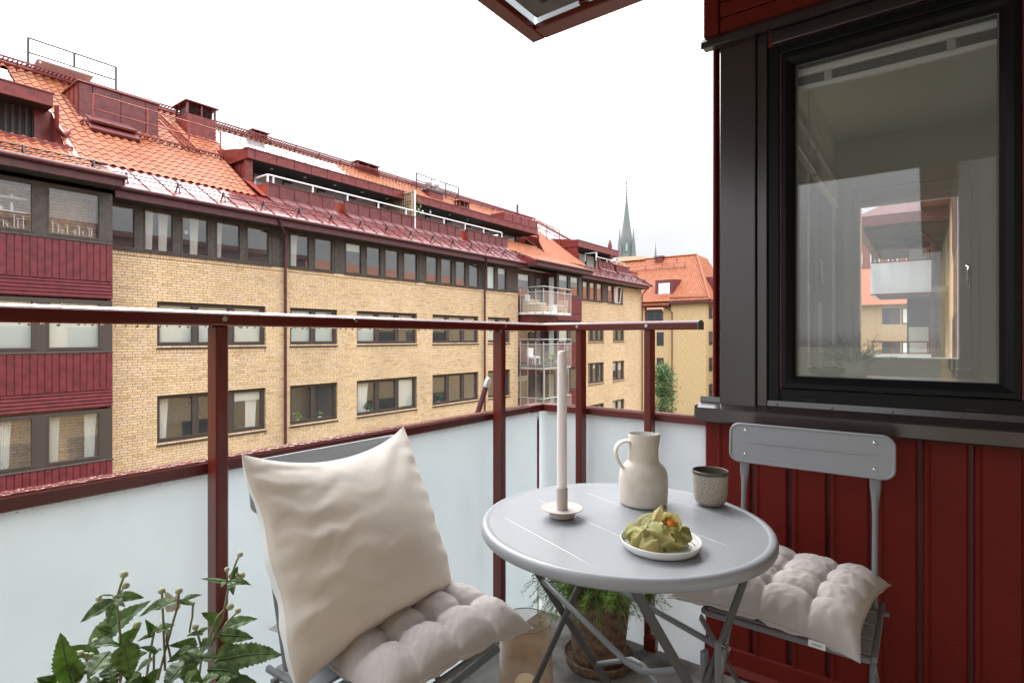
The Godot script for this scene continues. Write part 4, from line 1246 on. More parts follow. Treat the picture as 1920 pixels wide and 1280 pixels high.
func street_end() -> void:
	var o := thing("corner_building", Vector3(-18, -9.5, -62), "yellow brick building with hipped orange roof closing the courtyard's far end", "building")
	var z := -58.0
	var b := MB.new()
	var holes: Array = []
	for y in [0.25, -2.55, -5.3]: holes.append([-22.75, -23.6, y, y + 1.4])
	holes.append([-22.9, -24.75, 2.7, 4.45])
	# main wall, the recessed part to its left, the side wall
	b.span(-21.85, -18.15, -9.5, 4.72, z, z - 0.3)
	b.span(-27.2, -21.85, -9.5, 2.68, z - 0.3, z - 0.4)
	b.span(-18.45, -18.15, -9.5, 4.72, z - 0.3, -69)
	b.span(-27.2, -24.8, 2.68, 4.5, z - 0.3, z - 0.4)
	b.span(-22.85, -21.85, 2.68, 4.6, z - 0.3, z - 0.4)
	b.span(-34, -27.2, -9.5, 4.72, z, z - 0.3)
	b.span(-34, -18.45, -9.5, 4.6, -69, -69.3)
	part("wall", b, M.far_brick, o)
	b = MB.new()
	b.span(-24.95, -24.8, -9.5, 4.5, z - 0.22, z - 0.3)
	part("red_strip", b, M.clad_red, o)
	for y in [0.25, -2.55, -5.3, 2.75]:
		var big: bool = y > 2.0
		var x0 := -24.75 if big else -23.6
		var x1 := -22.95 if big else -22.8
		b = MB.new()
		b.cspan(x0, x1, y, y + 1.5, z - 0.27, z - 0.31, 0.01)
		var w := part("window", b, M.win_frame, o)
		b = MB.new()
		for k in 2: b.span(lerpf(x0, x1, 0.06 + 0.47 * k), lerpf(x0, x1, 0.47 + 0.47 * k), y + 0.1, y + 1.4, z - 0.262, z - 0.268)
		part("pane", b, M.dark_glass, w)
	# side windows and side balconies
	for i in 4:
		var y: float = 3.15 - 2.76 * i
		for zz in [-58.9, -64.6]:
			b = MB.new()
			b.cspan(-18.16, -18.1, y, y + 1.4, zz, zz - 1.15, 0.01)
			var w := part("window", b, M.win_frame, o)
			b = MB.new()
			b.span(-18.1, -18.09, y + 0.1, y + 1.3, zz - 0.1, zz - 1.05)
			part("pane", b, M.dark_glass, w)
		b = MB.new()
		b.span(-18.15, -16.9, y - 0.85, y - 0.72, -60.7, -64.0)
		var s := part("balcony", b, M.slab_grey, o)
		b = MB.new()
		b.cspan(-16.95, -16.9, y - 0.7, y + 0.3, -60.7, -64.0, 0.01)
		b.cspan(-18.1, -16.96, y - 0.7, y + 0.3, -60.7, -60.75, 0.01)
		part("balcony_panel", b, M.copper, s)
		if i == 1:
			b = MB.new()
			for k in 4: b.span(-18.1 + 0.38 * k, -18.06 + 0.38 * k, y + 0.3, y + 1.4, -60.7, -60.74)
			for k in 6: b.span(-16.94, -16.9, y + 0.3, y + 1.4, -60.7 - 0.6 * k, -60.74 - 0.6 * k)
			part("balcony_glazing", b, M.white_metal, s)
	# eaves
	b = MB.new()
	b.cspan(-22.0, -17.65, 4.72, 5.02, z + 0.45, z - 0.4, 0.03)
	b.cspan(-17.95, -17.65, 4.72, 5.02, z - 0.4, -69.3, 0.03)
	b.cspan(-25.1, -22.0, 4.46, 4.62, z + 0.3, z - 0.4, 0.03)
	part("eaves", b, M.fascia, o)
	downpipe(o, [Vector3(-22.6, 4.45, z - 0.1), Vector3(-22.1, 4.2, z - 0.1), Vector3(-21.75, 3.9, z + 0.06), Vector3(-21.75, -9.4, z + 0.06)], 0.055, "fascia")
	# hipped roof
	b = MB.new()
	var r0 := Vector3(-20.5, 10.4, -62.3)
	var e := 5.03
	b.poly([Vector3(-34, e, z + 0.45), Vector3(-17.65, e, z + 0.45), r0, Vector3(-34, 10.4, -62.3)], Vector3(0, 1, 1))
	b.poly([Vector3(-17.65, e, z + 0.45), r0, Vector3(-20.5, 10.4, -65), Vector3(-17.65, e, -69.3)], Vector3(1, 1, 0))
	b.poly([Vector3(-34, e, -69.3), Vector3(-17.65, e, -69.3), Vector3(-20.5, 10.4, -65), Vector3(-34, 10.4, -65)], Vector3(0, 1, -1))
	b.poly([Vector3(-34, 10.39, -62.3), r0, Vector3(-20.5, 10.39, -65), Vector3(-34, 10.39, -65)], Vector3.UP)
	b.poly([Vector3(-25.1, 4.63, z + 0.4), Vector3(-22.0, 4.63, z + 0.4), Vector3(-22.0, 5.9, z - 0.2), Vector3(-25.1, 5.9, z - 0.2)], Vector3(0, 1, 1))
	var roofp := part("roof", b, M.orange_red, o)
	var xs: Array = []
	var k := (10.4 - e) / (62.3 - 57.55)
	var a := atan(k)
	var bs := Basis(Vector3(0, sin(a), -cos(a)), Vector3(0, cos(a), sin(a)), Vector3(1, 0, 0))
	var len := 4.75 / cos(a)
	var s := 0.0
	while s < len - 0.1:
		var zz := z + 0.45 - s * cos(a)
		var x := -31.0
		while x < -17.7 - (s / len) * 2.85:
			xs.append(Transform3D(bs, Vector3(x, e + s * sin(a), zz)))
			x += 0.2225
		s += 0.335
	var k2 := (10.4 - e) / 2.85
	var a2 := atan(k2)
	var b2 := Basis(Vector3(-cos(a2), sin(a2), 0), Vector3(sin(a2), cos(a2), 0), Vector3(0, 0, -1))
	s = 0.0
	var l2 := 2.85 / cos(a2)
	while s < l2 - 0.1:
		var zz := z + 0.4 - (s / l2) * 4.75
		while zz > -66.0:
			xs.append(Transform3D(b2, Vector3(-17.65 - s * cos(a2), e + s * sin(a2), zz)))
			zz -= 0.2225
		s += 0.335
	var x := -25.1
	while x < -22.1:
		for q in 4: xs.append(Transform3D(Basis(Vector3(0, 0.85, -0.5), Vector3(0, 0.5, 0.85), Vector3(1, 0, 0)), Vector3(x, 4.64 + q * 0.29, z + 0.4 - q * 0.17)))
		x += 0.2225
	var cols: Array = []
	for q in xs: cols.append(tile_tint())
	many("tile_rows", tile_mesh, M.tile, xs, cols, roofp)
	b = MB.new()
	b.tube([Vector3(-17.65, e + 0.06, z + 0.45), r0 + Vector3(0, 0.06, 0), Vector3(-34, 10.46, -62.3)], 0.12, 8)
	part("ridge_tiles", b, M.tile_2, roofp)
	b = MB.new()
	for h in [9.0, 9.5]: b.tube([Vector3(-30, h, -60.9), Vector3(-21.2, h, -60.9)], 0.03, 5)
	for xx in [-30.0, -28.0, -26.0, -24.0, -22.6, -21.4]: b.tube([Vector3(xx, 8.6, -60.9), Vector3(xx, 9.5, -60.9)], 0.03, 5)
	b.tube([Vector3(-22.3, 9.4, -60.9), Vector3(-22.3, 10.3, -61.0)], 0.05, 5)
	b.tube([Vector3(-21.9, 5.4, z + 0.3), Vector3(-17.9, 5.4, z + 0.3)], 0.05, 5)
	part("snow_guard", b, M.roof_red, roofp)
	b = MB.new()
	b.cspan(-25.2, -24.3, 9.3, 10.45, -61.7, -62.6, 0.02)
	var ch := part("chimney", b, M.roof_red, roofp)
	b = MB.new(); b.cspan(-25.3, -24.2, 10.45, 10.62, -61.6, -62.7, 0.02); part("chimney_cap", b, M.copper, ch)
	b = MB.new()
	b.poly([Vector3(-30, 10.4, -62.0), Vector3(-26.6, 10.4, -62.0), Vector3(-27.4, 11.0, -62.8), Vector3(-30.5, 11.0, -62.8)], Vector3(0, 1, 1))
	b.poly([Vector3(-26.6, 10.4, -62.0), Vector3(-26.2, 10.4, -64.0), Vector3(-27.4, 11.0, -62.8)], Vector3(1, 1, 0))
	b.poly([Vector3(-30, 10.4, -62.0), Vector3(-30.5, 11.0, -62.8), Vector3(-31, 10.4, -64)], Vector3(-1, 1, 0))
	part("raised_ridge", b, M.tile_1, roofp)
	# dormer window
	b = MB.new()
	b.cspan(-23.75, -21.75, 5.6, 7.45, z - 0.25, z - 2.6, 0.02)
	b.poly([Vector3(-21.75, 7.45, z - 0.25), Vector3(-21.1, 7.45, z - 2.1), Vector3(-21.75, 5.7, z - 0.25)], Vector3(1, 0, 0.4))
	b.bar(Vector3(-23.75, 5.6, z - 0.2), Vector3(-24.7, 5.15, z + 0.2), 0.15, 0.06)
	b.bar(Vector3(-21.8, 5.6, z - 0.2), Vector3(-22.4, 5.0, z + 0.2), 0.15, 0.06)
	var d := part("dormer", b, M.panel_red, roofp)
	b = MB.new(); b.span(-23.35, -22.1, 5.8, 7.05, z - 0.2, z - 0.24); part("window", b, M.blind, d)
	b = MB.new(); b.span(-23.35, -22.1, 5.8, 7.05, z - 0.17, z - 0.174); part("pane", b, M.pane, d)
	b = MB.new()
	b.cspan(-19.6, -17.9, 6.0, 7.7, -60.6, -63.6, 0.02)
	for zz in steps(-60.6, -63.6, 0.4): b.span(-17.9, -17.87, 6.9, 7.7, zz - 0.015, zz + 0.015)
	d = part("dormer", b, M.panel_red, roofp)
	b = MB.new(); b.span(-17.88, -17.86, 6.1, 6.9, -60.9, -63.4); part("window", b, M.dark, d)
	# its wing to the right, seen through the kitchen's far window
	var wg := thing("courtyard_wing", Vector3(2, -9.5, -62), "low yellow brick wing with orange roof seen through the kitchen window", "building")
	b = MB.new()
	b.span(-12, 14, -9.5, 4.1, z, z - 8)
	part("wall", b, M.far_brick, wg)
	b = MB.new()
	b.poly([Vector3(-12.4, 4.0, z + 0.5), Vector3(14, 4.0, z + 0.5), Vector3(14, 7.6, z - 4), Vector3(-12.4, 7.6, z - 4)], Vector3(0, 1, 1))
	b.poly([Vector3(-12.4, 4.0, z - 8.5), Vector3(14, 4.0, z - 8.5), Vector3(14, 7.6, z - 4), Vector3(-12.4, 7.6, z - 4)], Vector3(0, 1, -1))
	part("roof", b, M.tile_0, wg)
	for yy in [2.3, -0.6, -3.4]:
		for i in 9:
			var xx := -11.0 + i * 2.0 - (0.6 if i % 2 else 0.0)
			b = MB.new(); b.cspan(xx, xx + (1.3 if i % 3 else 0.8), yy, yy + 1.4, z + 0.02, z - 0.1, 0.01)
			var w := part("window", b, M.win_frame, wg)
			b = MB.new(); b.span(xx + 0.1, xx + 0.6, yy + 0.1, yy + 1.3, z + 0.024, z + 0.028); part("pane", b, M.blind if i % 2 else M.dark_glass, w)
	var br := thing("background_block", Vector3(-22, -9.5, -125), "long pale block with red roof behind the courtyard's far end", "building")
	b = MB.new(); b.span(-60, 45, -9.5, 4.5, -120, -130); part("wall", b, M.far_brick, br)
	b = MB.new(); b.poly([Vector3(-61, 4.4, -119.5), Vector3(46, 4.4, -119.5), Vector3(46, 8.5, -125), Vector3(-61, 8.5, -125)], Vector3(0, 1, 1)); part("roof", b, M.tile_0, br)
	for yy in [2.0, -1.0, -4.0]:
		for i in 20:
			b = MB.new(); b.cspan(-50 + i * 4.0, -48.4 + i * 4.0, yy, yy + 1.5, -119.95, -120.05, 0.01); part("window", b, M.dark_glass, br)
	var hb := thing("hillside_building", Vector3(-2, -9.5, -95), "tall red brick building on the hill seen through the kitchen window", "building")
	b = MB.new()
	b.span(-14, 10, -9.5, 13.2, -90, -100)
	b.span(-14, -6, 13.2, 15.0, -91, -99)
	part("wall", b, M.red_brick, hb)
	b = MB.new()
	b.poly([Vector3(-6, 13.2, -89.5), Vector3(10, 13.2, -89.5), Vector3(10, 17.5, -95), Vector3(-4.5, 17.5, -95)], Vector3(0, 1, 1))
	b.poly([Vector3(-14, 15.0, -90.5), Vector3(-6.2, 15.0, -90.5), Vector3(-10, 18.5, -95)], Vector3(0, 1, 1))
	part("roof", b, M.roof_red, hb)
	for yy in [11.2, 8.6, 6.0]:
		for i in 8:
			var xx := -12.0 + i * 2.0
			b = MB.new(); b.cspan(xx, xx + 1.1, yy, yy + 1.5, -89.95, -90.05, 0.01)
			var w := part("window", b, M.white_metal, hb)
			b = MB.new(); b.span(xx + 0.15, xx + 0.5, yy + 0.15, yy + 1.35, -89.93, -89.945); b.span(xx + 0.6, xx + 0.95, yy + 0.15, yy + 1.35, -89.93, -89.945); part("pane", b, M.dark_glass, w)

func church() -> void:
	var at := Vector3(-112.1, 0, -240.6)
	var o := thing("church_tower", Vector3(at.x, -9.5, at.z), "slender grey green church spire with pinnacles behind the far roofs", "church")
	o.rotation.y = 0.0
	var b := MB.new()
	var rot := Basis(Vector3.UP, 0.44)
	b.box(at + Vector3(0, 14, 0), Vector3(8.2, 47, 8.2), rot)
	part("tower", b, M.copper, o)
	b = MB.new()
	b.box(at + Vector3(0, 37.9, 0), Vector3(9.4, 0.9, 9.4), rot)
	part("cornice", b, M.copper_pale, o)
	b = MB.new()
	var prof := [Vector2(4.1, 38.3), Vector2(3.3, 44.0), Vector2(2.0, 52.0), Vector2(1.15, 58.5), Vector2(0.45, 65.0), Vector2(0.22, 68.0)]
	for i in prof.size() - 1:
		for k in 8:
			var a0 := TAU * (k + 0.5) / 8 + 0.44
			var a1 := TAU * (k + 1.5) / 8 + 0.44
			var d0 := Vector3(cos(a0), 0, sin(a0))
			var d1 := Vector3(cos(a1), 0, sin(a1))
			b.poly([at + d0 * prof[i].x + Vector3(0, prof[i].y, 0), at + d1 * prof[i].x + Vector3(0, prof[i].y, 0), at + d1 * prof[i + 1].x + Vector3(0, prof[i + 1].y, 0), at + d0 * prof[i + 1].x + Vector3(0, prof[i + 1].y, 0)], d0 + d1)
	part("spire", b, M.copper, o)
	b = MB.new()
	b.tube([at + Vector3(0, 67, 0), at + Vector3(0, 74.9, 0)], 0.13, 6)
	for y in [66.0, 67.2, 68.4, 69.8, 71.4, 73.2]: b.ball(at + Vector3(0, y, 0), Vector3(0.5, 0.22, 0.5) * (1.0 if y < 70.5 else 0.8), 8, 6)
	b.box(at + Vector3(0, 74.2, 0), Vector3(1.0, 0.2, 0.2), rot)
	part("finial", b, M.snow_rail, o)
	for sx in [-1, 1]:
		for sz in [-1, 1]:
			var p: Vector3 = at + rot * Vector3(sx * 3.1, 0, sz * 3.1)
			b = MB.new()
			b.lathe([Vector2(1.35, 38.3), Vector2(0.95, 43.0), Vector2(0.7, 46.0), Vector2(0.45, 47.2), Vector2(0.1, 51.2), Vector2(0.001, 52.2)], 8, p)
			part("pinnacle", b, M.copper, o)
	for k in 4:
		var d := rot * Vector3(sin(TAU * k / 4), 0, cos(TAU * k / 4))
		var s := Vector3.UP.cross(d)
		b = MB.new()
		var f := at + d * 3.75
		var q: Array = []
		for w in [[-0.75, 40.6], [0.75, 40.6], [0.75, 44.0], [0.0, 47.0], [-0.75, 44.0]]: q.append(f + s * w[0] + Vector3(0, w[1], 0))
		b.poly(q, d)
		for i in 5: b.poly([q[i], q[(i + 1) % 5], q[(i + 1) % 5] - d * 2.2, q[i] - d * 2.2], (q[i] + q[(i + 1) % 5]) / 2 - f - Vector3(0, 43, 0))
		var lu := part("lucarne", b, M.copper, o)
		b = MB.new()
		q = []
		for w in [[-0.4, 41.2], [0.4, 41.2], [0.4, 44.0], [0.0, 45.4], [-0.4, 44.0]]: q.append(f + d * 0.05 + s * w[0] + Vector3(0, w[1], 0))
		b.poly(q, d)
		part("opening", b, M.copper_pale, lu)
	var a2 := Vector3(-116.8, -9.5, -287)
	b = MB.new()
	b.box(a2 + Vector3(0, 25, 0), Vector3(3.4, 50, 3.4))
	b.lathe([Vector2(0.95, 50.0), Vector2(0.9, 52.0), Vector2(0.35, 57.5), Vector2(0.06, 61.0), Vector2(0.06, 62.5), Vector2(0.001, 62.6)], 8, a2)
	single("roof_turret", b, M.copper, a2, "thin dark roof turret to the right of the church spire", "church turret")

func tree(at: Vector3, h: float, r: float, n: int) -> void:
	var o := thing("tree", at, "leafy green tree standing before the corner building at the courtyard's end", "tree")
	var b := MB.new()
	b.tube([at, at + Vector3(0.1, h * 0.4, 0), at + Vector3(-0.1, h * 0.7, 0.1), at + Vector3(0.05, h * 0.95, 0)], [0.16, 0.12, 0.07, 0.02], 8)
	var tips: Array = []
	for k in 16:
		var y := h * rng.randf_range(0.3, 0.92)
		var a := rng.randf() * TAU
		var l := r * rng.randf_range(0.5, 1.0) * (1.15 - 0.55 * y / h)
		var p := at + Vector3(0, y, 0)
		var e := p + Vector3(cos(a) * l, l * 0.45, sin(a) * l)
		b.tube([p, (p + e) / 2 + Vector3(0, 0.1, 0), e], [0.05, 0.035, 0.012], 6)
		tips.append(e); tips.append((p + e) / 2)
	part("trunk", b, M.bark, o)
	b = MB.new()
	for i in n:
		var c: Vector3 = tips[i % tips.size()] + Vector3(rng.randfn(), rng.randfn() * 0.8, rng.randfn()) * r * 0.24
		var s := rng.randf_range(0.07, 0.13)
		var a := Vector3(rng.randfn(), rng.randfn() - 0.3, rng.randfn()).normalized() * s
		var w := a.cross(Vector3(rng.randfn(), rng.randfn(), rng.randfn())).normalized() * s * 0.5
		b.poly([c - a, c + w, c + a, c - w], a.cross(w))
	var cr := part("crown", b, M.tree_leaf, o)
	cr.set_meta("kind", "stuff")

# the house that the balcony belongs to
func own_house() -> void:
	var o := thing("own_apartment_building", Vector3(3.0, -9.5, -3.0), "brick apartment building with dark red clad bay that the balcony belongs to", "building")
	own = o
	var b := MB.new()
	var wl: Array = []
	var f := 0.55
	for z0 in [[26.0, -1.95], [-4.24, -45.0]]:
		b.span(f, f + 0.35, -9.5, 4.85, z0[0], z0[1])
	b.span(f + 6, f + 6.3, -9.5, 6.0, 26, -45)
	b.span(f, f + 6.3, -9.5, 6.0, 26, 26.3)
	b.span(f, f + 6.3, -9.5, 6.0, -45, -45.3)
	b.span(f, f + 6.3, -9.5, -0.12, -1.95, -4.24)
	b.span(f, f + 6.3, 2.62, 4.85, -1.95, -4.24)
	var w := part("wall", b, M.far_brick, o)
	lay_bricks(w, f - 0.004, -4.3, -14.0, -1.0, 4.5, [], [], 0)
	# the white balcony door
	b = MB.new()
	for q in [[-0.35, -0.43, 0.0, 2.12], [-1.22, -1.3, 0.0, 2.12], [-0.43, -1.22, 2.02, 2.12], [-0.43, -1.22, 0.0, 0.12], [-0.43, -1.22, 0.8, 0.9]]: b.cspan(f - 0.04, f - 0.005, q[2], q[3], q[0], q[1], 0.004)
	var dr := part("balcony_door", b, M.white_paint, o)
	b = MB.new(); b.span(f - 0.02, f - 0.008, 0.121, 0.799, -0.431, -1.219); part("panel", b, M.white_paint, dr)
	b = MB.new(); b.span(f - 0.02, f - 0.012, 0.901, 2.019, -0.431, -1.219); part("pane", b, M.dark_glass, dr)
	# a stretch of dark brown planks further along the front
	b = MB.new(); b.span(f - 0.02, f - 0.001, -9.0, 4.8, 9.4, 1.5)
	var rp := part("brown_cladding", b, M.strip, o)
	var pz := 9.4
	while pz > 1.6:
		b = MB.new(); b.cspan(f - 0.05, f - 0.021, -3.0, 4.8, pz, pz - 0.21, 0.008); part("plank", b, M.win_frame, rp)
		pz -= 0.225
	# windows of this front, mirrored in the panes across the courtyard
	for fl in [3.0, 0.25, -2.5, -5.3]:
		for z in [ 11.0, 14.0, 17.0, -6.2, -9.0, -12.0, -15.0, -27.5, -30.0, -33.0, -36.0]:
			b = MB.new()
			b.cspan(f - 0.02, f - 0.006, fl, fl + 1.4, z, z - 1.9, 0.004)
			var wn := part("window", b, M.win_frame, o)
			for k in 2:
				b = MB.new()
				b.span(f - 0.03, f - 0.024, fl + 0.1, fl + 1.3, z - 0.1 - 0.88 * k, z - 0.9 - 0.88 * k)
				part("pane", b, M.dark_glass, wn)
	b = MB.new()
	b.poly([Vector3(f - 0.6, 4.9, 26.5), Vector3(f - 0.6, 4.9, -45.5), Vector3(f + 5.6, 7.7, -45.5), Vector3(f + 5.6, 7.7, 26.5)], Vector3(-1, 1, 0))
	b.poly([Vector3(f + 6.6, 7.2, 26.5), Vector3(f + 6.6, 7.2, -45.5), Vector3(f + 5.6, 7.7, -45.5), Vector3(f + 5.6, 7.7, 26.5)], Vector3(1, 1, 0))
	b.span(f - 0.6, f + 6.5, 4.85, 4.89, 26.4, -45.4)
	var r := part("roof", b, M.tile_0, o)
	b = MB.new()
	b.cspan(f - 0.65, f - 0.6, 4.82, 5.1, 26.5, -45.5, 0.01)
	part("eaves_fascia", b, M.fascia, r)
	b = MB.new()
	b.span(f + 1.2, f + 4, 5.6, 6.9, 20, 4); b.span(f + 0.9, f + 4, 6.9, 7.2, 20.4, 3.6)
	b.span(f + 1.2, f + 4, 5.6, 6.9, -7, -24); b.span(f + 0.9, f + 4, 6.9, 7.2, -6.6, -24.4)
	part("dormer", b, M.panel_red, r)
	# the next bay and its balconies along the front
	b = MB.new()
	b.span(-0.5, f, -9.5, 4.8, -23.6, -27.0)
	var bay := part("next_bay", b, M.strip, o)
	b = MB.new()
	for yy in [2.9, 0.2]: b.span(-0.45, 0.1, yy, yy + 1.3, -23.57, -23.59)
	part("pane", b, M.blind, bay)
	b = MB.new()
	b.cspan(-1.75, f, 4.45, 4.75, -19.7, -28, 0.02)
	b.poly([Vector3(-1.75, 4.76, -19.7), Vector3(-1.75, 4.76, -28), Vector3(0.9, 6.0, -28), Vector3(0.9, 6.0, -20.6)], Vector3(-1, 1, 0))
	b.poly([Vector3(-1.75, 4.76, -19.7), Vector3(0.9, 4.76, -19.7), Vector3(0.9, 6.0, -20.6)], Vector3(0, 1, 1))
	part("next_bay_eaves", b, M.panel_red, bay)
	b = MB.new()
	b.span(-1.5, f, 4.38, 4.44, -19.9, -27.8)
	part("soffit", b, M.soffit, bay)
	for y in [2.62, -0.13]:
		b = MB.new()
		b.span(-1.26, f, y - 0.15, y, -20.35, -23.6)
		var sl := part("next_balcony_slab", b, M.slab_grey, o)
		b = MB.new()
		b.span(-1.34, 0.15, y - 0.15, y + 0.78, -20.3, -20.312)
		b.span(-1.346, -1.334, y - 0.15, y + 0.78, -20.33, -23.6)
		part("next_balcony_panel", b, M.frosted, sl)
		b = MB.new()
		b.cspan(-1.35, 0.15, y + 1.12, y + 1.16, -20.28, -20.33, 0.01)
		b.cspan(-1.35, -1.3, y + 1.12, y + 1.16, -20.34, -23.6, 0.01)
		b.cspan(-1.35, 0.15, y + 0.79, y + 0.82, -20.28, -20.33, 0.01)
		b.cspan(-1.35, 0.15, y - 0.19, y - 0.155, -20.28, -20.33, 0.01)
		for k in 4: b.span(-1.3 + 0.45 * k, -1.27 + 0.45 * k, y, y + 1.12, -20.33, -20.36)
		part("next_balcony_rail", b, M.rail_post, sl)
	downpipe(o, [Vector3(-0.4, 4.4, -21.0), Vector3(0.0, 4.3, -21.0), Vector3(0.2, 4.0, -21.0), Vector3(0.2, -9.4, -21.0)], 0.06, "fascia")
	downpipe(o, [Vector3(0.45, 4.8, -12.2), Vector3(0.45, -9.4, -12.2)], 0.06, "fascia")
	var pole := thing("leaning_pole", Vector3(-5.4, -9.5, -1.5), "dark leaning pole with a silver tip rising beyond the front railing", "pole")
	var tip := Vector3(-2.845, 0.76, -3.485)
	var d := Vector3(-0.254, -1.0, 0.19).normalized()
	b = MB.new(); b.tube([tip, tip + d * 10.2], 0.022, 10); part("shaft", b, M.fascia, pole)
	b = MB.new(); b.tube([tip - d * 0.05, tip - d * 0.03, tip + d * 0.03], [0.014, 0.026, 0.026], 10); part("tip", b, M.aluminium, pole)

var own: Node3D

func balcony() -> void:
	var b := MB.new()
	b.cspan(-1.285, 0.55, -0.2, 0.0, 1.3, -1.935, 0.008)
	structure("balcony_floor", b, M.concrete)
	# railing: posts, rails, frosted panels, screws
	var o := thing("balcony_railing", Vector3(-1.28, -0.2, -0.4), "dark red balcony railing with frosted glass panels, wet from rain", "railing")
	for z in [0.42, -0.596, -1.63]:
		b = MB.new(); b.cspan(-1.305, -1.26, -0.15, 1.157, z, z - 0.028, 0.004); part("post", b, M.rail_post, o)
	for x in [-1.122, -0.832]:
		b = MB.new(); b.cspan(x, x + 0.028, -0.15, 1.16, -1.93, -1.975, 0.004); part("post", b, M.rail_post, o)
	var pr := PackedVector2Array([Vector2(-0.028, 0), Vector2(0.028, 0), Vector2(0.03, 0.004), Vector2(0.03, 0.022)])
	for q in [[0.0294, 0.0245], [0.0262, 0.0275], [0.019, 0.0303], [0.0095, 0.0325], [0.0, 0.0332], [-0.0095, 0.0325], [-0.019, 0.0303], [-0.0262, 0.0275], [-0.0294, 0.0245]]: pr.append(Vector2(q[0], q[1]))
	pr.append_array([Vector2(-0.03, 0.022), Vector2(-0.03, 0.004)])
	b = MB.new()
	b.ext(pr, Vector3(-1.283, 1.157, 1.3), Vector3.RIGHT, Vector3.UP, Vector3(0, 0, -1.3 - 1.925))
	part("handrail", b, M.rail_red, o)
	b = MB.new()
	b.ext(pr, Vector3(-1.312, 1.1585, -1.952), Vector3(0, 0, -1), Vector3.UP, Vector3(0.679, 0, 0))
	var hr := part("handrail", b, M.rail_red, o)
	b = MB.new()
	var cap := PackedVector2Array()
	for q in pr: cap.append(q * 1.03)
	b.ext(cap, Vector3(-0.632, 1.158, -1.952), Vector3(0, 0, -1), Vector3.UP, Vector3(0.004, 0, 0))
	part("end_cap", b, M.grey_leg, hr)
	# the film of water on the handrail's crown
	b = MB.new()
	var wp := PackedVector2Array()
	for q in [[0.0264, 0.0277], [0.0191, 0.0306], [0.0095, 0.0328], [0.0, 0.0336], [-0.0095, 0.0328], [-0.0095, 0.0322], [0.0, 0.0328], [0.0095, 0.032], [0.019, 0.0298], [0.0255, 0.0275]]: wp.append(Vector2(q[0], q[1]))
	b.ext(wp, Vector3(-1.283, 1.157, 1.3), Vector3.RIGHT, Vector3.UP, Vector3(0, 0, -1.3 - 1.92))
	part("wet_crown", b, M.wet_red, o)
	for z in [1.28, -0.59, -1.625]:
		pass
	var mids := [[1.3, 0.43], [0.38, -0.592], [-0.628, -1.626], [-1.662, -1.99]]
	b = MB.new()
	b.cspan(-1.35, -1.306, 0.82, 0.848, 1.3, -1.89, 0.003)
	b.cspan(-1.352, -1.304, 0.818, 0.85, -1.895, -1.99, 0.003)
	part("middle_rail", b, M.rail_post, o)
	b = MB.new()
	b.cspan(-1.30, -0.62, 0.82, 0.848, -1.977, -2.02, 0.003)
	b.cspan(-1.303, -1.24, 0.818, 0.85, -1.975, -2.022, 0.003)
	part("middle_rail", b, M.rail_post, o)
	b = MB.new()
	b.span(-1.346, -1.31, 0.8485, 0.8505, 1.29, -1.88)
	b.span(-1.23, -0.63, 0.8485, 0.8505, -1.981, -2.016)
	part("wet_crown", b, M.wet_red, o)
	for q in [[1.3, 0.435], [0.425, -0.628], [-0.638, -1.7], [-1.71, -1.962]]:
		b = MB.new(); b.cspan(-1.334, -1.326, -0.4, 0.83, q[0], q[1] if q[1] > -1.9 else -1.962, 0.002)
		part("frosted_panel", b, M.frosted, o)
	for q in [[-1.338, -1.139], [-1.129, -0.842], [-0.832, -0.625]]:
		b = MB.new(); b.cspan(q[0], q[1], -0.4, 0.83, -1.994, -2.002, 0.002)
		part("frosted_panel", b, M.frosted, o)
	b = MB.new()
	b.cspan(-1.35, -1.306, -0.44, -0.39, 1.3, -1.99, 0.003)
	b.cspan(-1.30, -0.62, -0.44, -0.39, -1.977, -2.02, 0.003)
	part("bottom_rail", b, M.rail_post, o)
	for q in [Vector3(-1.2535, 1.172, -0.61), Vector3(-1.2535, 1.178, -0.965), Vector3(-1.2535, 1.172, -1.644)]:
		b = MB.new(); b.tube([q - Vector3(0.002, 0, 0), q + Vector3(0.003, 0, 0)], 0.0062, 12); b.tube([q, q + Vector3(0.0045, 0, 0)], 0.0035, 8); part("screw", b, M.steel, o)
	for q in [Vector3(-1.108, 1.174, -1.922), Vector3(-0.818, 1.174, -1.922)]:
		b = MB.new(); b.tube([q - Vector3(0, 0, 0.002), q + Vector3(0, 0, 0.003)], 0.0062, 12); part("screw", b, M.steel, o)
	for x in [-1.095, -0.805]:
		b = MB.new(); b.cspan(x - 0.015, x + 0.03, 0.0, 0.05, -1.9, -1.93, 0.003); part("post_foot", b, M.rail_post, o)
	# raindrops hanging from the handrail and the middle rail
	b = MB.new()
	var dr := func(p: Vector3, r: float) -> void:
		b.ball(p, Vector3(r, r * 1.15, r), 8, 6)
	var z := 0.6
	while z > -1.9:
		z -= rng.randf_range(0.006, 0.03)
		var r := rng.randf_range(0.0016, 0.0034)
		dr.call(Vector3(-1.283 + rng.randf_range(-0.02, 0.026), 1.157 - r * 0.75, z), r)
	for k in 170:
		var a := rng.randf_range(0.0, PI * 0.8)
		var r := rng.randf_range(0.001, 0.0026)
		dr.call(Vector3(-1.283 + cos(a) * 0.0295, 1.1785 + sin(a) * 0.0118, rng.randf_range(0.4, -1.9)), r)
	for k in 60:
		var a := rng.randf_range(0.2, PI)
		dr.call(Vector3(rng.randf_range(-1.27, -0.66), 1.1795 + sin(a) * 0.0118, -1.952 + cos(a) * 0.0295), rng.randf_range(0.001, 0.0022))
	for k in 40: dr.call(Vector3(-1.3055, 0.819, rng.randf_range(0.3, -1.85)), rng.randf_range(0.0012, 0.0026))
	var drops := part("water_drops", b, M.water, o)
	drops.set_meta("kind", "stuff")
	overhead()
	bay()
	kitchen()

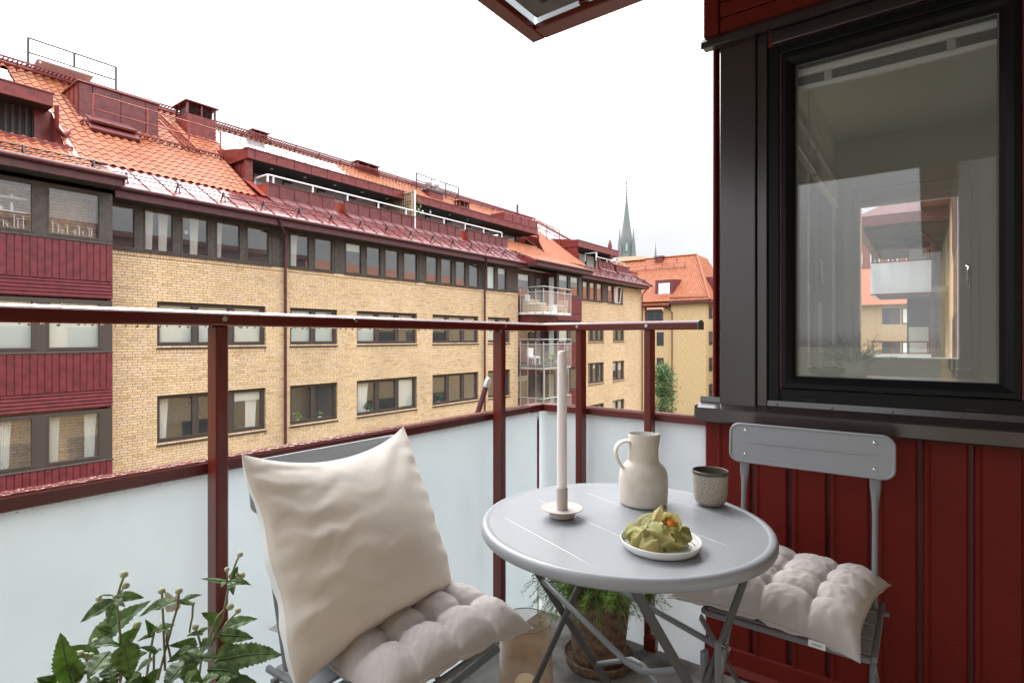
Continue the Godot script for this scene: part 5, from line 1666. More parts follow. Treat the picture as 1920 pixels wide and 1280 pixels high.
func overhead() -> void:
	# the balcony above
	var o := thing("upper_balcony", Vector3(-0.4, 2.36, -0.3), "underside of the balcony above with its frosted panels and frame", "balcony")
	var b := MB.new()
	b.cspan(-1.284, 0.55, 2.44, 2.64, 1.3, -1.893, 0.006)
	part("slab", b, M.slab_grey, o)
	b = MB.new()
	b.span(-1.2, -1.185, 2.434, 2.4405, 1.2, -1.81)
	b.span(-1.184, 0.5, 2.434, 2.4405, -1.795, -1.81)
	part("drip_groove", b, M.dark, o)
	b = MB.new()
	b.cspan(-1.364, -1.3, 2.405, 2.435, 1.3, -1.986, 0.004)
	b.cspan(-1.2995, -0.62, 2.405, 2.435, -1.906, -1.986, 0.004)
	part("bottom_rail", b, M.rail_post, o)
	b = MB.new(); b.cspan(-1.33, -1.322, 2.436, 3.6, 1.3, -1.94, 0.002); part("frosted_panel", b, M.frosted, o)
	b = MB.new(); b.cspan(-1.318, -0.62, 2.436, 3.6, -1.944, -1.952, 0.002); part("frosted_panel", b, M.frosted, o)
	for x in [-1.09, -0.8]:
		b = MB.new()
		b.cspan(x, x + 0.03, 2.437, 3.9, -1.9, -1.94, 0.003)
		b.cspan(x + 0.002, x + 0.05, 2.45, 2.6, -1.8945, -1.8995, 0.002)
		part("bracket", b, M.rail_post, o)
	b = MB.new(); b.cspan(-1.318, -1.287, 2.437, 3.9, -0.6, -0.63, 0.003); part("bracket", b, M.rail_post, o)
	b = MB.new(); b.cspan(-1.31, -1.25, 3.9, 3.94, 1.3, -1.95, 0.01); b.cspan(-1.25, -0.62, 3.9, 3.94, -1.9, -1.95, 0.01); part("handrail", b, M.rail_red, o)
	# roof over the top floor
	b = MB.new()
	b.span(-1.5, 0.55, 4.95, 5.05, 1.3, -2.4)
	part("roof", b, M.soffit, own)

func bay() -> void:
	var o := own
	var b := MB.new()
	# carcass of the bay: wall slabs round the kitchen
	var y0 := -0.1
	for q in [[-0.56, -0.375, y0, 2.9, -1.968, -2.06], [0.205, 1.5, y0, 2.9, -1.968, -2.06], [-0.375, 0.205, y0, 0.93, -1.968, -2.06], [-0.375, 0.205, 2.06, 2.9, -1.968, -2.06]]: b.span(q[0], q[1], q[2], q[3], q[4], q[5])
	for q in [[-1.968, -2.15, y0, 2.9], [-4.0, -4.22, y0, 2.9], [-2.15, -4.0, y0, 0.1], [-2.15, -4.0, 2.25, 2.9]]: b.span(-0.6, -0.5, q[2], q[3], q[0] if q[0] < -1.97 else -2.0605, q[1])
	for q in [[-0.5, -0.39, y0, 2.9], [0.215, 1.5, y0, 2.9], [-0.39, 0.215, 0.83, 0.93], [-0.39, 0.215, y0, 0.1], [-0.39, 0.215, 2.08, 2.9]]: b.span(q[0], q[1], q[2], q[3], -4.12, -4.22)
	b.span(-0.61, 0.55, -9.5, -0.11, -1.968, -4.22)
	b.span(-0.61, 0.55, 2.905, 4.9, -1.968, -4.22)
	var w := part("bay_wall", b, M.clad_red, o)
	# upright cladding planks
	var g := [[-0.561, -0.466], [-0.442, -0.354], [-0.328, -0.244], [-0.223, -0.133], [-0.102, -0.017], [0.008, 0.096], [0.119, 0.207], [0.232, 0.32], [0.345, 0.433], [0.458, 0.546]]
	for q in g:
		b = MB.new()
		b.ext(PackedVector2Array([Vector2(q[0] - 0.013, -0.0165), Vector2(q[0] - 0.011, -0.003), Vector2(q[0] - 0.008, 0.003), Vector2(q[0] - 0.003, 0.005), Vector2(q[0] + 0.002, 0.003), Vector2(q[0] + 0.006, 0.0), Vector2(q[1] - 0.006, 0.0), Vector2(q[1] - 0.001, -0.004), Vector2(q[1], -0.0165)]), Vector3(0, 0.06, -1.951), Vector3.RIGHT, Vector3(0, 0, 1), Vector3(0, 0.82, 0))
		part("plank", b, M.cladding, w)
	b = MB.new()
	b.cspan(-0.612, -0.5635, 0.05, 0.872, -1.949, -2.03, 0.004)
	b.cspan(-0.612, -0.6, 0.05, 2.9, -2.031, -4.2, 0.003)
	part("corner_board", b, M.cladding, w)
	b = MB.new()
	b.ext(PackedVector2Array([Vector2(-1.952, 0.085), Vector2(-1.944, 0.08), Vector2(-1.94, 0.03), Vector2(-1.92, 0.014), Vector2(-1.92, 0.008), Vector2(-1.952, 0.008)]), Vector3(-0.613, 0, 0), Vector3(0, 0, 1), Vector3.UP, Vector3(1.163, 0, 0))
	part("skirt_flashing", b, M.cladding, w)
	b = MB.new()
	for x in [-0.454, -0.234, 0.001, 0.22]:
		b.ball(Vector3(x, 0.11, -1.955), Vector3(0.005, 0.005, 0.004), 8, 6)
	part("screw", b, M.cladding, w)
	# metal sill
	b = MB.new()
	b.ext(PackedVector2Array([Vector2(-1.968, 0.912), Vector2(-1.968, 0.925), Vector2(-1.964, 0.925), Vector2(-1.96, 0.908), Vector2(-1.902, 0.893), Vector2(-1.898, 0.889), Vector2(-1.898, 0.852), Vector2(-1.904, 0.846), Vector2(-1.908, 0.848), Vector2(-1.904, 0.854), Vector2(-1.906, 0.886), Vector2(-1.968, 0.903)]), Vector3(-0.634, 0, 0), Vector3(0, 0, 1), Vector3.UP, Vector3(1.184, 0, 0))
	b.cspan(-0.634, -0.629, 0.85, 0.9, -1.9, -2.06, 0.001)
	b.box(Vector3(-0.585, 0.905, -1.98), Vector3(0.09, 0.003, 0.06), Basis(Vector3(0, 0, 1), 0.08))
	var sill := part("window_sill", b, M.brown_trim, w)
	b = MB.new()
	for k in 6:
		b.ball(Vector3(-0.385 + 0.155 * k, 0.912, -1.962), Vector3(0.004, 0.004, 0.003), 8, 6)
	part("screw", b, M.brown_trim, sill)
	# brown cover panel, then the black window
	b = MB.new(); b.cspan(-0.563, -0.4475, 0.9, 2.14, -1.945, -1.99, 0.003); part("cover_panel", b, M.brown_trim, w)
	b = MB.new(); b.cspan(-0.4465, -0.4155, 0.905, 2.125, -1.958, -1.99, 0.002); b.cspan(-0.4, 0.55, 2.084, 2.126, -1.953, -1.985, 0.003); part("cover_strip", b, M.brown_trim, w)
	b = MB.new()
	b.cspan(-0.415, -0.378, 0.91, 2.083, -1.964, -2.03, 0.004)
	b.cspan(0.213, 0.27, 0.91, 2.083, -1.964, -2.03, 0.004)
	b.cspan(-0.3775, 0.2125, 0.91, 0.966, -1.964, -2.03, 0.004)
	b.cspan(-0.3775, 0.2125, 2.05, 2.083, -1.964, -2.03, 0.004)
	var fr := part("window", b, M.black_frame, w)
	b = MB.new()
	b.ext(PackedVector2Array([Vector2(0.0, 0.0), Vector2(0.014, 0.0), Vector2(0.03, -0.008), Vector2(0.04, -0.018), Vector2(0.04, -0.06), Vector2(0.0, -0.06)]), Vector3(-0.376, 0.968, -1.97), Vector3.RIGHT, Vector3(0, 0, 1), Vector3(0, 1.08, 0))
	b.ext(PackedVector2Array([Vector2(0.0, 0.0), Vector2(0.014, 0.0), Vector2(0.03, -0.008), Vector2(0.042, -0.018), Vector2(0.042, -0.06), Vector2(0.0, -0.06)]), Vector3(0.203, 0.968, -1.97), Vector3.LEFT, Vector3(0, 0, 1), Vector3(0, 1.08, 0))
	b.ext(PackedVector2Array([Vector2(0.0, 0.001), Vector2(0.014, 0.001), Vector2(0.028, -0.008), Vector2(0.036, -0.0185), Vector2(0.036, -0.0605), Vector2(0.0, -0.0605)]), Vector3(-0.376, 0.969, -1.97), Vector3.UP, Vector3(0, 0, 1), Vector3(0.578, 0, 0))
	b.ext(PackedVector2Array([Vector2(0.0, 0.001), Vector2(0.014, 0.001), Vector2(0.028, -0.008), Vector2(0.036, -0.0185), Vector2(0.036, -0.0605), Vector2(0.0, -0.0605)]), Vector3(-0.376, 2.047, -1.97), Vector3.DOWN, Vector3(0, 0, 1), Vector3(0.578, 0, 0))
	part("sash", b, M.black_frame, fr)
	b = MB.new()
	for x in [-0.31, 0.09]: b.span(x, x + 0.035, 0.932, 0.935, -1.9635, -1.966)
	part("drain_slot", b, M.dark, fr)
	b = MB.new(); b.span(-0.34, 0.165, 1.0, 2.016, -1.999, -2.003); part("pane", b, M.bay_pane, fr)
	b = MB.new(); b.span(-0.34, 0.165, 1.0, 2.016, -2.017, -2.021); part("pane", b, M.bay_pane, fr)
	b = MB.new()
	for q in [[-0.336, -0.332, 1.004, 2.012], [0.157, 0.161, 1.004, 2.012]]: b.span(q[0], q[1], q[2], q[3], -1.996, -1.999)
	b.span(-0.336, 0.161, 1.003, 1.006, -1.996, -1.999); b.span(-0.336, 0.161, 2.009, 2.012, -1.996, -1.999)
	part("gasket", b, M.grey_leg, fr)
	# right of the window: more black frame and cladding out of view
	b = MB.new(); b.cspan(0.271, 0.55, 0.905, 2.083, -1.955, -2.03, 0.004); part("cover_panel", b, M.brown_trim, w)
	# drip edge and the boards above
	b = MB.new()
	b.ext(PackedVector2Array([Vector2(-1.968, 2.128), Vector2(-1.925, 2.128), Vector2(-1.918, 2.118), Vector2(-1.914, 2.12), Vector2(-1.916, 2.14), Vector2(-1.93, 2.158), Vector2(-1.968, 2.162)]), Vector3(-0.617, 0, 0), Vector3(0, 0, 1), Vector3.UP, Vector3(1.167, 0, 0))
	part("drip_edge", b, M.brown_trim, w)
	for k in 8:
		b = MB.new(); b.cspan(-0.56, 0.55, 2.163 + 0.054 * k, 2.163 + 0.054 * k + 0.05, -1.934, -1.967, 0.004); part("upper_board", b, M.cladding, w)
	b = MB.new(); b.cspan(-0.614, -0.562, 2.163, 2.62, -1.93, -2.03, 0.004); part("corner_board", b, M.cladding, w)

func kitchen() -> void:
	var b := MB.new()
	b.span(-0.5, 1.4, -0.1, 0.0, -2.06, -4.12)
	b.span(-0.5, 1.4, 2.38, 2.5, -2.06, -4.12)
	b.span(1.4, 1.5, -0.1, 2.5, -2.06, -4.12)
	# plastered inner faces
	for q in [[-0.5, -0.375, 0.0, 2.38], [0.205, 1.4, 0.0, 2.38], [-0.375, 0.205, 0.0, 0.93], [-0.375, 0.205, 2.06, 2.38]]: b.span(q[0], q[1], q[2], q[3], -2.0605, -2.075)
	for q in [[-2.075, -2.15, 0.0, 2.38], [-4.0, -4.105, 0.0, 2.38], [-2.15, -4.0, 0.0, 0.1], [-2.15, -4.0, 2.25, 2.38]]: b.span(-0.4995, -0.455, q[2], q[3], q[0], q[1])
	for q in [[-0.455, -0.39, 0.0, 2.38], [0.215, 1.4, 0.0, 2.38], [-0.39, 0.215, 0.83, 0.93], [-0.39, 0.215, 0.0, 0.1], [-0.39, 0.215, 2.08, 2.38]]: b.span(q[0], q[1], q[2], q[3], -4.105, -4.1195)
	part("kitchen_wall", b, M.wall_paint, own)
	# far window, white, with its handle
	b = MB.new()
	for q in [[-0.42, -0.36, 0.885, 2.11], [0.21, 0.247, 0.885, 2.11], [-0.36, 0.21, 0.885, 0.948], [-0.36, 0.21, 2.05, 2.11]]: b.cspan(q[0], q[1], q[2], q[3], -4.075, -4.17, 0.004)
	var fw := part("kitchen_window", b, M.white_paint, own)
	b = MB.new()
	for q in [[-0.355, -0.322, 0.95, 2.045], [0.152, 0.208, 0.95, 2.045], [-0.322, 0.152, 0.95, 1.013], [-0.322, 0.152, 1.965, 2.045]]: b.cspan(q[0], q[1], q[2], q[3], -4.06, -4.15, 0.006)
	part("sash", b, M.white_paint, fw)
	b = MB.new(); b.span(-0.323, 0.153, 1.01, 1.968, -4.12, -4.124); part("pane", b, M.clear_pane, fw)
	b = MB.new(); b.span(-0.39, 0.215, 0.1, 0.83, -4.15, -4.154); part("lower_pane", b, M.clear_pane, fw)
	b = MB.new()
	b.cspan(0.182, 0.21, 1.46, 1.54, -4.03, -4.06, 0.006)
	b.tube([Vector3(0.196, 1.525, -4.04), Vector3(0.196, 1.525, -4.0), Vector3(0.197, 1.5, -3.985), Vector3(0.199, 1.405, -3.985)], 0.009, 8)
	part("handle", b, M.silver, fw)
	b = MB.new()
	for k in 4: b.box(Vector3(-0.085, 1.955 - 0.007 * k, -4.05), Vector3(0.47, 0.003, 0.03))
	b.cspan(-0.32, 0.15, 1.96, 1.985, -4.03, -4.06, 0.003)
	part("raised_blind", b, M.white_paint, fw)
	# window towards the courtyard
	b = MB.new()
	for q in [[-2.15, -2.2], [-3.95, -4.0], [-3.045, -3.1]]: b.cspan(-0.56, -0.46, 0.1, 2.25, q[0], q[1], 0.004)
	for q in [[0.101, 0.15], [2.2, 2.249]]: b.cspan(-0.559, -0.461, q[0], q[1], -2.151, -3.999, 0.004)
	var lw := part("kitchen_window", b, M.white_paint, own)
	for q in [[-2.2, -3.045], [-3.1, -3.95]]:
		b = MB.new(); b.span(-0.522, -0.518, 0.15, 2.2, q[0], q[1]); part("pane", b, M.clear_pane, lw)
		b = MB.new()
		for k in 7: b.box(Vector3(-0.44, 2.03 - 0.012 * k, (q[0] + q[1]) / 2), Vector3(0.03, 0.003, 0.7))
		b.cspan(-0.455, -0.425, 2.04, 2.07, q[0], q[1], 0.003); b.cspan(-0.455, -0.425, 1.925, 1.94, q[0], q[1], 0.003)
		b.tube([Vector3(-0.44, 2.04, q[0] - 0.08), Vector3(-0.44, 1.2, q[0] - 0.08)], 0.002, 5)
		part("raised_blind", b, M.white_paint, lw)
		b = MB.new(); b.tube([Vector3(-0.455, 1.52, q[0] - 0.05), Vector3(-0.42, 1.52, q[0] - 0.05), Vector3(-0.415, 1.4, q[0] - 0.05)], 0.009, 8); part("handle", b, M.silver, lw)
	b = MB.new(); b.cspan(-0.455, 0.8, 0.965, 0.995, -2.076, -2.36, 0.006); part("inner_sill", b, M.white_paint, own)
	b = MB.new(); b.cspan(0.318, 0.398, 1.08, 1.16, -4.095, -4.105, 0.003); b.cspan(0.34, 0.376, 1.1, 1.14, -4.09, -4.0945, 0.002); part("light_switch", b, M.white_paint, own)
	# raised blind hanging in the near window
	var bl := thing("raised_venetian_blind", Vector3(-0.09, 1.94, -2.05), "raised venetian blind at the top of the black bay window", "blind")
	b = MB.new(); b.cspan(-0.345, 0.168, 1.99, 2.02, -2.035, -2.06, 0.003); part("head_rail", b, M.white_paint, bl)
	b = MB.new()
	for k in 6: b.box(Vector3(-0.088, 1.986 - 0.0042 * k, -2.048), Vector3(0.505, 0.0022, 0.025))
	part("slats", b, M.slats, bl)
	b = MB.new(); b.cspan(-0.343, 0.166, 1.944, 1.96, -2.036, -2.059, 0.003); part("bottom_rail", b, M.white_paint, bl)
	b = MB.new()
	for x in [-0.26, 0.05]: b.cspan(x, x + 0.022, 1.955, 1.99, -2.031, -2.036, 0.001)
	b.tube([Vector3(-0.305, 1.99, -2.04), Vector3(-0.305, 1.3, -2.04)], 0.0012, 5)
	part("cord_clip", b, M.aluminium, bl)
	# on the inner sill: a candle in a brown dish and a pot of lavender
	var cd := thing("window_candlestick", Vector3(-0.3, 0.995, -2.24), "low brown dish holding the candle on the kitchen sill", "candle holder")
	b = MB.new(); b.lathe([Vector2(0.001, 0), Vector2(0.035, 0), Vector2(0.06, 0.015), Vector2(0.064, 0.03), Vector2(0.058, 0.03), Vector2(0.05, 0.014), Vector2(0.02, 0.012), Vector2(0.016, 0.03), Vector2(0.001, 0.03)], 28, Vector3(-0.275, 0.995, -2.24)); part("dish", b, M.brown_dish, cd)
	b = MB.new(); b.lathe([Vector2(0.001, 0.025), Vector2(0.0125, 0.025), Vector2(0.011, 0.1), Vector2(0.007, 0.255), Vector2(0.004, 0.262), Vector2(0.001, 0.263)], 16, Vector3(-0.3, 0.995, -2.24))
	single("window_candle", b, M.wax, Vector3(-0.3, 1.02, -2.24), "tall white tapered candle inside the black bay window", "candle")
	var lv := thing("lavender_pot", Vector3(-0.2, 0.995, -2.25), "cream pot of grey green lavender on the kitchen sill", "plant")
	b = MB.new(); b.lathe([Vector2(0.001, 0), Vector2(0.038, 0), Vector2(0.047, 0.03), Vector2(0.048, 0.042), Vector2(0.052, 0.045), Vector2(0.052, 0.056), Vector2(0.047, 0.057), Vector2(0.044, 0.045), Vector2(0.001, 0.04)], 28, Vector3(-0.2, 0.995, -2.25)); part("pot", b, M.cream_pot, lv)
	b = MB.new()
	sprigs(b, Vector3(-0.2, 1.04, -2.25), 46, 0.11, 0.045, 26, 0.011, 0.0012, 0.35)
	part("foliage", b, M.lavender, lv)

# needle-leaved sprigs growing from a pot's mouth
func sprigs(b: MB, at: Vector3, n: int, len: float, spread: float, needles: int, nl: float, nw: float, flop: float) -> void:
	for i in n:
		var a := rng.randf() * TAU
		var out := rng.randf_range(0.2, 1.2)
		var l := len * rng.randf_range(0.6, 1.25)
		var p0 := at + Vector3(cos(a), 0, sin(a)) * spread * rng.randf_range(0.2, 0.9)
		var dir := Vector3(cos(a) * out, 1.0 - 0.3 * out, sin(a) * out).normalized()
		var pts: Array = []
		for k in 7:
			var t := k / 6.0
			pts.append(p0 + dir * l * t - Vector3(0, flop * l * t * t * out, 0) + Vector3(sin(i + t * 4.0), 0, cos(i * 2 + t * 3.0)) * 0.006 * t)
		b.tube(pts, [nw * 0.9, nw * 0.9, nw * 0.8, nw * 0.8, nw * 0.7, nw * 0.6, nw * 0.5], 4, false)
		for k in needles:
			var t := lerpf(0.1, 1.0, float(k) / needles)
			var f := t * 6.0
			var j := mini(int(f), 5)
			var p: Vector3 = pts[j].lerp(pts[j + 1], f - j)
			var ax: Vector3 = (pts[j + 1] - pts[j]).normalized()
			var side := ax.cross(Vector3(rng.randfn(), rng.randfn(), rng.randfn())).normalized()
			var d := (ax * rng.randf_range(0.4, 0.9) + side).normalized() * nl * rng.randf_range(0.7, 1.2)
			var w := d.cross(ax).normalized() * nw
			b.poly([p, p + d * 0.5 + w, p + d, p + d * 0.5 - w], side.cross(w) + Vector3(0, 0.001, 0))

const TC := Vector3(-0.56, 0.0, -1.18)
const TY := 0.71

func table() -> void:
	var o := thing("bistro_table", TC, "round grey metal folding bistro table with ribbed top", "table")
	o.rotation.y = -deg_to_rad(22.0)
	var b := MB.new()
	# rolled rim and sheet top
	var pr: Array = []
	for q in [[0.001, 0.694], [0.30, 0.694], [0.312, 0.692], [0.3165, 0.6885], [0.3205, 0.6875], [0.324, 0.6895], [0.3258, 0.694], [0.326, 0.701], [0.325, 0.7065], [0.3222, 0.7105], [0.318, 0.7125], [0.313, 0.7127], [0.309, 0.7112], [0.305, 0.71], [0.1, 0.71], [0.001, 0.71]]: pr.append(Vector2(q[0], q[1]))
	b.lathe(pr, 96)
	var top := part("table_top", b, M.grey_paint, o, true)
	for off in [-0.222, -0.074, 0.074, 0.222]:
		# pressed ribs running along the top
		var h := sqrt(0.283 * 0.283 - off * off)
		var pts: Array = []
		for k in 9: pts.append(Vector3(lerpf(-h, h, k / 8.0), 0.7095, off))
		b = MB.new()
		b.tube(pts, [0.001, 0.0042, 0.0042, 0.0042, 0.0042, 0.0042, 0.0042, 0.0042, 0.001], 8, true, 0.28, Vector3(0, 0, 1))
		part("rib", b, M.grey_paint, top, true)
	var legs := {}
	for s in [-1.0, 1.0]:
		for k in [-1.0, 1.0]:
			b = MB.new()
			var a := Vector3(s * (0.232 if k > 0 else 0.216), 0.69, k * 0.19)
			var e := Vector3(s * (0.232 if k > 0 else 0.216), 0.004, -k * 0.26)
			b.bar(a, e, 0.009, 0.019, Vector3(1, 0, 0).cross(e - a), 0.003)
			part("leg", b, M.grey_dark, o, true)
			legs[[s, k]] = [a, e]
	var at := func(s: float, k: float, y: float) -> Vector3:
		var l: Array = legs[[s, k]]
		return l[0].lerp(l[1], (l[0].y - y) / (l[0].y - l[1].y))
	# cross bars, the lower one with a dip, and the folding struts
	for k in [-1.0, 1.0]:
		b = MB.new(); b.tube([at.call(-1.0, k, 0.06), at.call(1.0, k, 0.06)], 0.0065, 8); part("cross_bar", b, M.grey_leg, o, true)
	b = MB.new()
	b.tube([at.call(-1.0, 1.0, 0.5), Vector3(0.05, 0.452, 0.068), Vector3(0.085, 0.446, 0.068), Vector3(0.125, 0.449, 0.068), Vector3(0.16, 0.462, 0.066), at.call(1.0, 1.0, 0.505)], 0.0065, 8)
	part("cross_bar", b, M.grey_leg, o, true)
	b = MB.new()
	b.tube([at.call(-1.0, 1.0, 0.226), Vector3(-0.09, 0.31, -0.114), Vector3(-0.05, 0.315, -0.114), Vector3(0.03, 0.275, -0.114), at.call(1.0, 1.0, 0.2)], 0.0065, 8)
	part("cross_bar", b, M.grey_leg, o, true)
	b = MB.new()
	b.tube([at.call(-1.0, -1.0, 0.5), at.call(1.0, -1.0, 0.5)], 0.0065, 8)
	part("folding_strut", b, M.grey_leg, o, true)
	b = MB.new()
	b.cbox(at.call(1.0, -1.0, 0.45) - Vector3(0.011, 0, 0), Vector3(0.01, 0.1, 0.02), 0.003)
	b.cbox(at.call(1.0, -1.0, 0.47) + Vector3(0.011, 0, 0), Vector3(0.008, 0.11, 0.018), 0.003)
	part("bracket", b, M.grey_leg, o, true)
	b = MB.new()
	for s in [-1.0, 1.0]:
		var p: Vector3 = at.call(s, 1.0, 0.397)
		b.tube([p - Vector3(0.02, 0, 0) * s, p + Vector3(0.009, 0, 0) * s], 0.006, 10)
	b.tube([at.call(1.0, -1.0, 0.505), at.call(1.0, -1.0, 0.505) + Vector3(0.02, 0, 0)], 0.005, 10)
	part("rivet", b, M.steel, o, true)

func chair(at: Vector3, turn: float, label: String) -> void:
	var o := thing("folding_chair", at, label, "chair", "", turn)
	var b := MB.new()
	# pressed back plate, slightly leaning
	var tilt := Basis(Vector3.RIGHT, -0.1)
	var c := Vector3(0, 0.814, -0.185)
	var pl := PackedVector2Array()
	for q in [[1, 1], [-1, 1], [-1, -1], [1, -1]]:
		for k in 7:
			var a: float = (PI / 2) * k / 6.0 + {[1, 1]: 0.0, [-1, 1]: PI / 2, [-1, -1]: PI, [1, -1]: 3 * PI / 2}[q]
			pl.append(Vector2(q[0] * 0.183 + cos(a) * 0.026, q[1] * 0.031 + sin(a) * 0.026))
	b.ext(pl, c + tilt * Vector3(0, 0, -0.004), tilt * Vector3.RIGHT, tilt * Vector3.UP, tilt * Vector3(0, 0, 0.006))
	var rim: Array = []
	for q in pl: rim.append(c + tilt * Vector3(q.x * 0.985, q.y * 0.96, 0.001))
	rim.append(rim[0]); rim.append(rim[1])
	b.tube(rim, 0.0042, 8, false)
	var back := part("backrest", b, M.grey_paint, o, true)
	b = MB.new()
	var rp: Array = []
	for k in 7: rp.append(c + tilt * Vector3(lerpf(-0.178, 0.178, k / 6.0), 0.003, 0.0018))
	b.tube(rp, [0.0006, 0.003, 0.003, 0.003, 0.003, 0.003, 0.0006], 8)
	part("rib", b, M.grey_paint, back, true)
	for s in [-1.0, 1.0]:
		for h in [-0.034, 0.036]:
			b = MB.new()
			var p := c + tilt * Vector3(s * 0.163, h, 0.002)
			b.ball(p, Vector3(0.006, 0.006, 0.0035), 10, 8)
			part("rivet", b, M.steel, back, true)
		# back upright that runs down to the front foot
		b = MB.new()
		var x: float = s * 0.165
		b.tube([Vector3(x, 0.86, -0.195), Vector3(x, 0.78, -0.188), Vector3(x, 0.735, -0.183), Vector3(x, 0.70, -0.178), Vector3(x, 0.665, -0.174)], [0.011, 0.013, 0.0135, 0.009, 0.0075], 8, true, 0.32, Vector3(1, 0, 0))
		b.tube([Vector3(x, 0.72, -0.181), Vector3(x, 0.69, -0.177), Vector3(x, 0.6, -0.165), Vector3(x * 1.01, 0.45, -0.12), Vector3(x * 1.03, 0.2, 0.06), Vector3(x * 1.04, 0.005, 0.205)], [0.005, 0.0072, 0.0072, 0.0072, 0.0072, 0.0072], 8)
		part("upright", b, M.grey_leg, o, true)
		b = MB.new()
		b.bar(Vector3(x * 1.12, 0.425, 0.165), Vector3(x * 1.12, 0.005, -0.27), 0.007, 0.017, Vector3(0, 1, -1), 0.002)
		part("leg", b, M.grey_leg, o, true)
		b = MB.new()
		b.tube([Vector3(x * 1.13, 0.262, 0.0), Vector3(x * 0.98, 0.262, 0.0)], 0.006, 8)
		b.tube([Vector3(x * 1.2, 0.43, -0.12), Vector3(x * 0.98, 0.43, -0.12)], 0.007, 8)
		part("pivot", b, M.grey_leg, o, true)
	b = MB.new()
	b.tube([Vector3(-0.17, 0.03, 0.185), Vector3(0.17, 0.03, 0.185)], 0.006, 8)
	b.tube([Vector3(-0.18, 0.03, -0.245), Vector3(0.18, 0.03, -0.245)], 0.006, 8)
	part("cross_bar", b, M.grey_leg, o, true)
	b = MB.new()
	for s in [-1.0, 1.0]: b.cbox(Vector3(s * 0.182, 0.436, -0.005), Vector3(0.012, 0.014, 0.32), 0.003)
	b.cbox(Vector3(0, 0.436, 0.158), Vector3(0.352, 0.014, 0.01), 0.003)
	var seat := part("seat_frame", b, M.grey_leg, o, true)
	for k in 4:
		b = MB.new(); b.cbox(Vector3(0, 0.44, -0.115 + 0.075 * k), Vector3(0.35, 0.006, 0.062), 0.002); part("slat", b, M.grey_paint, seat, true)

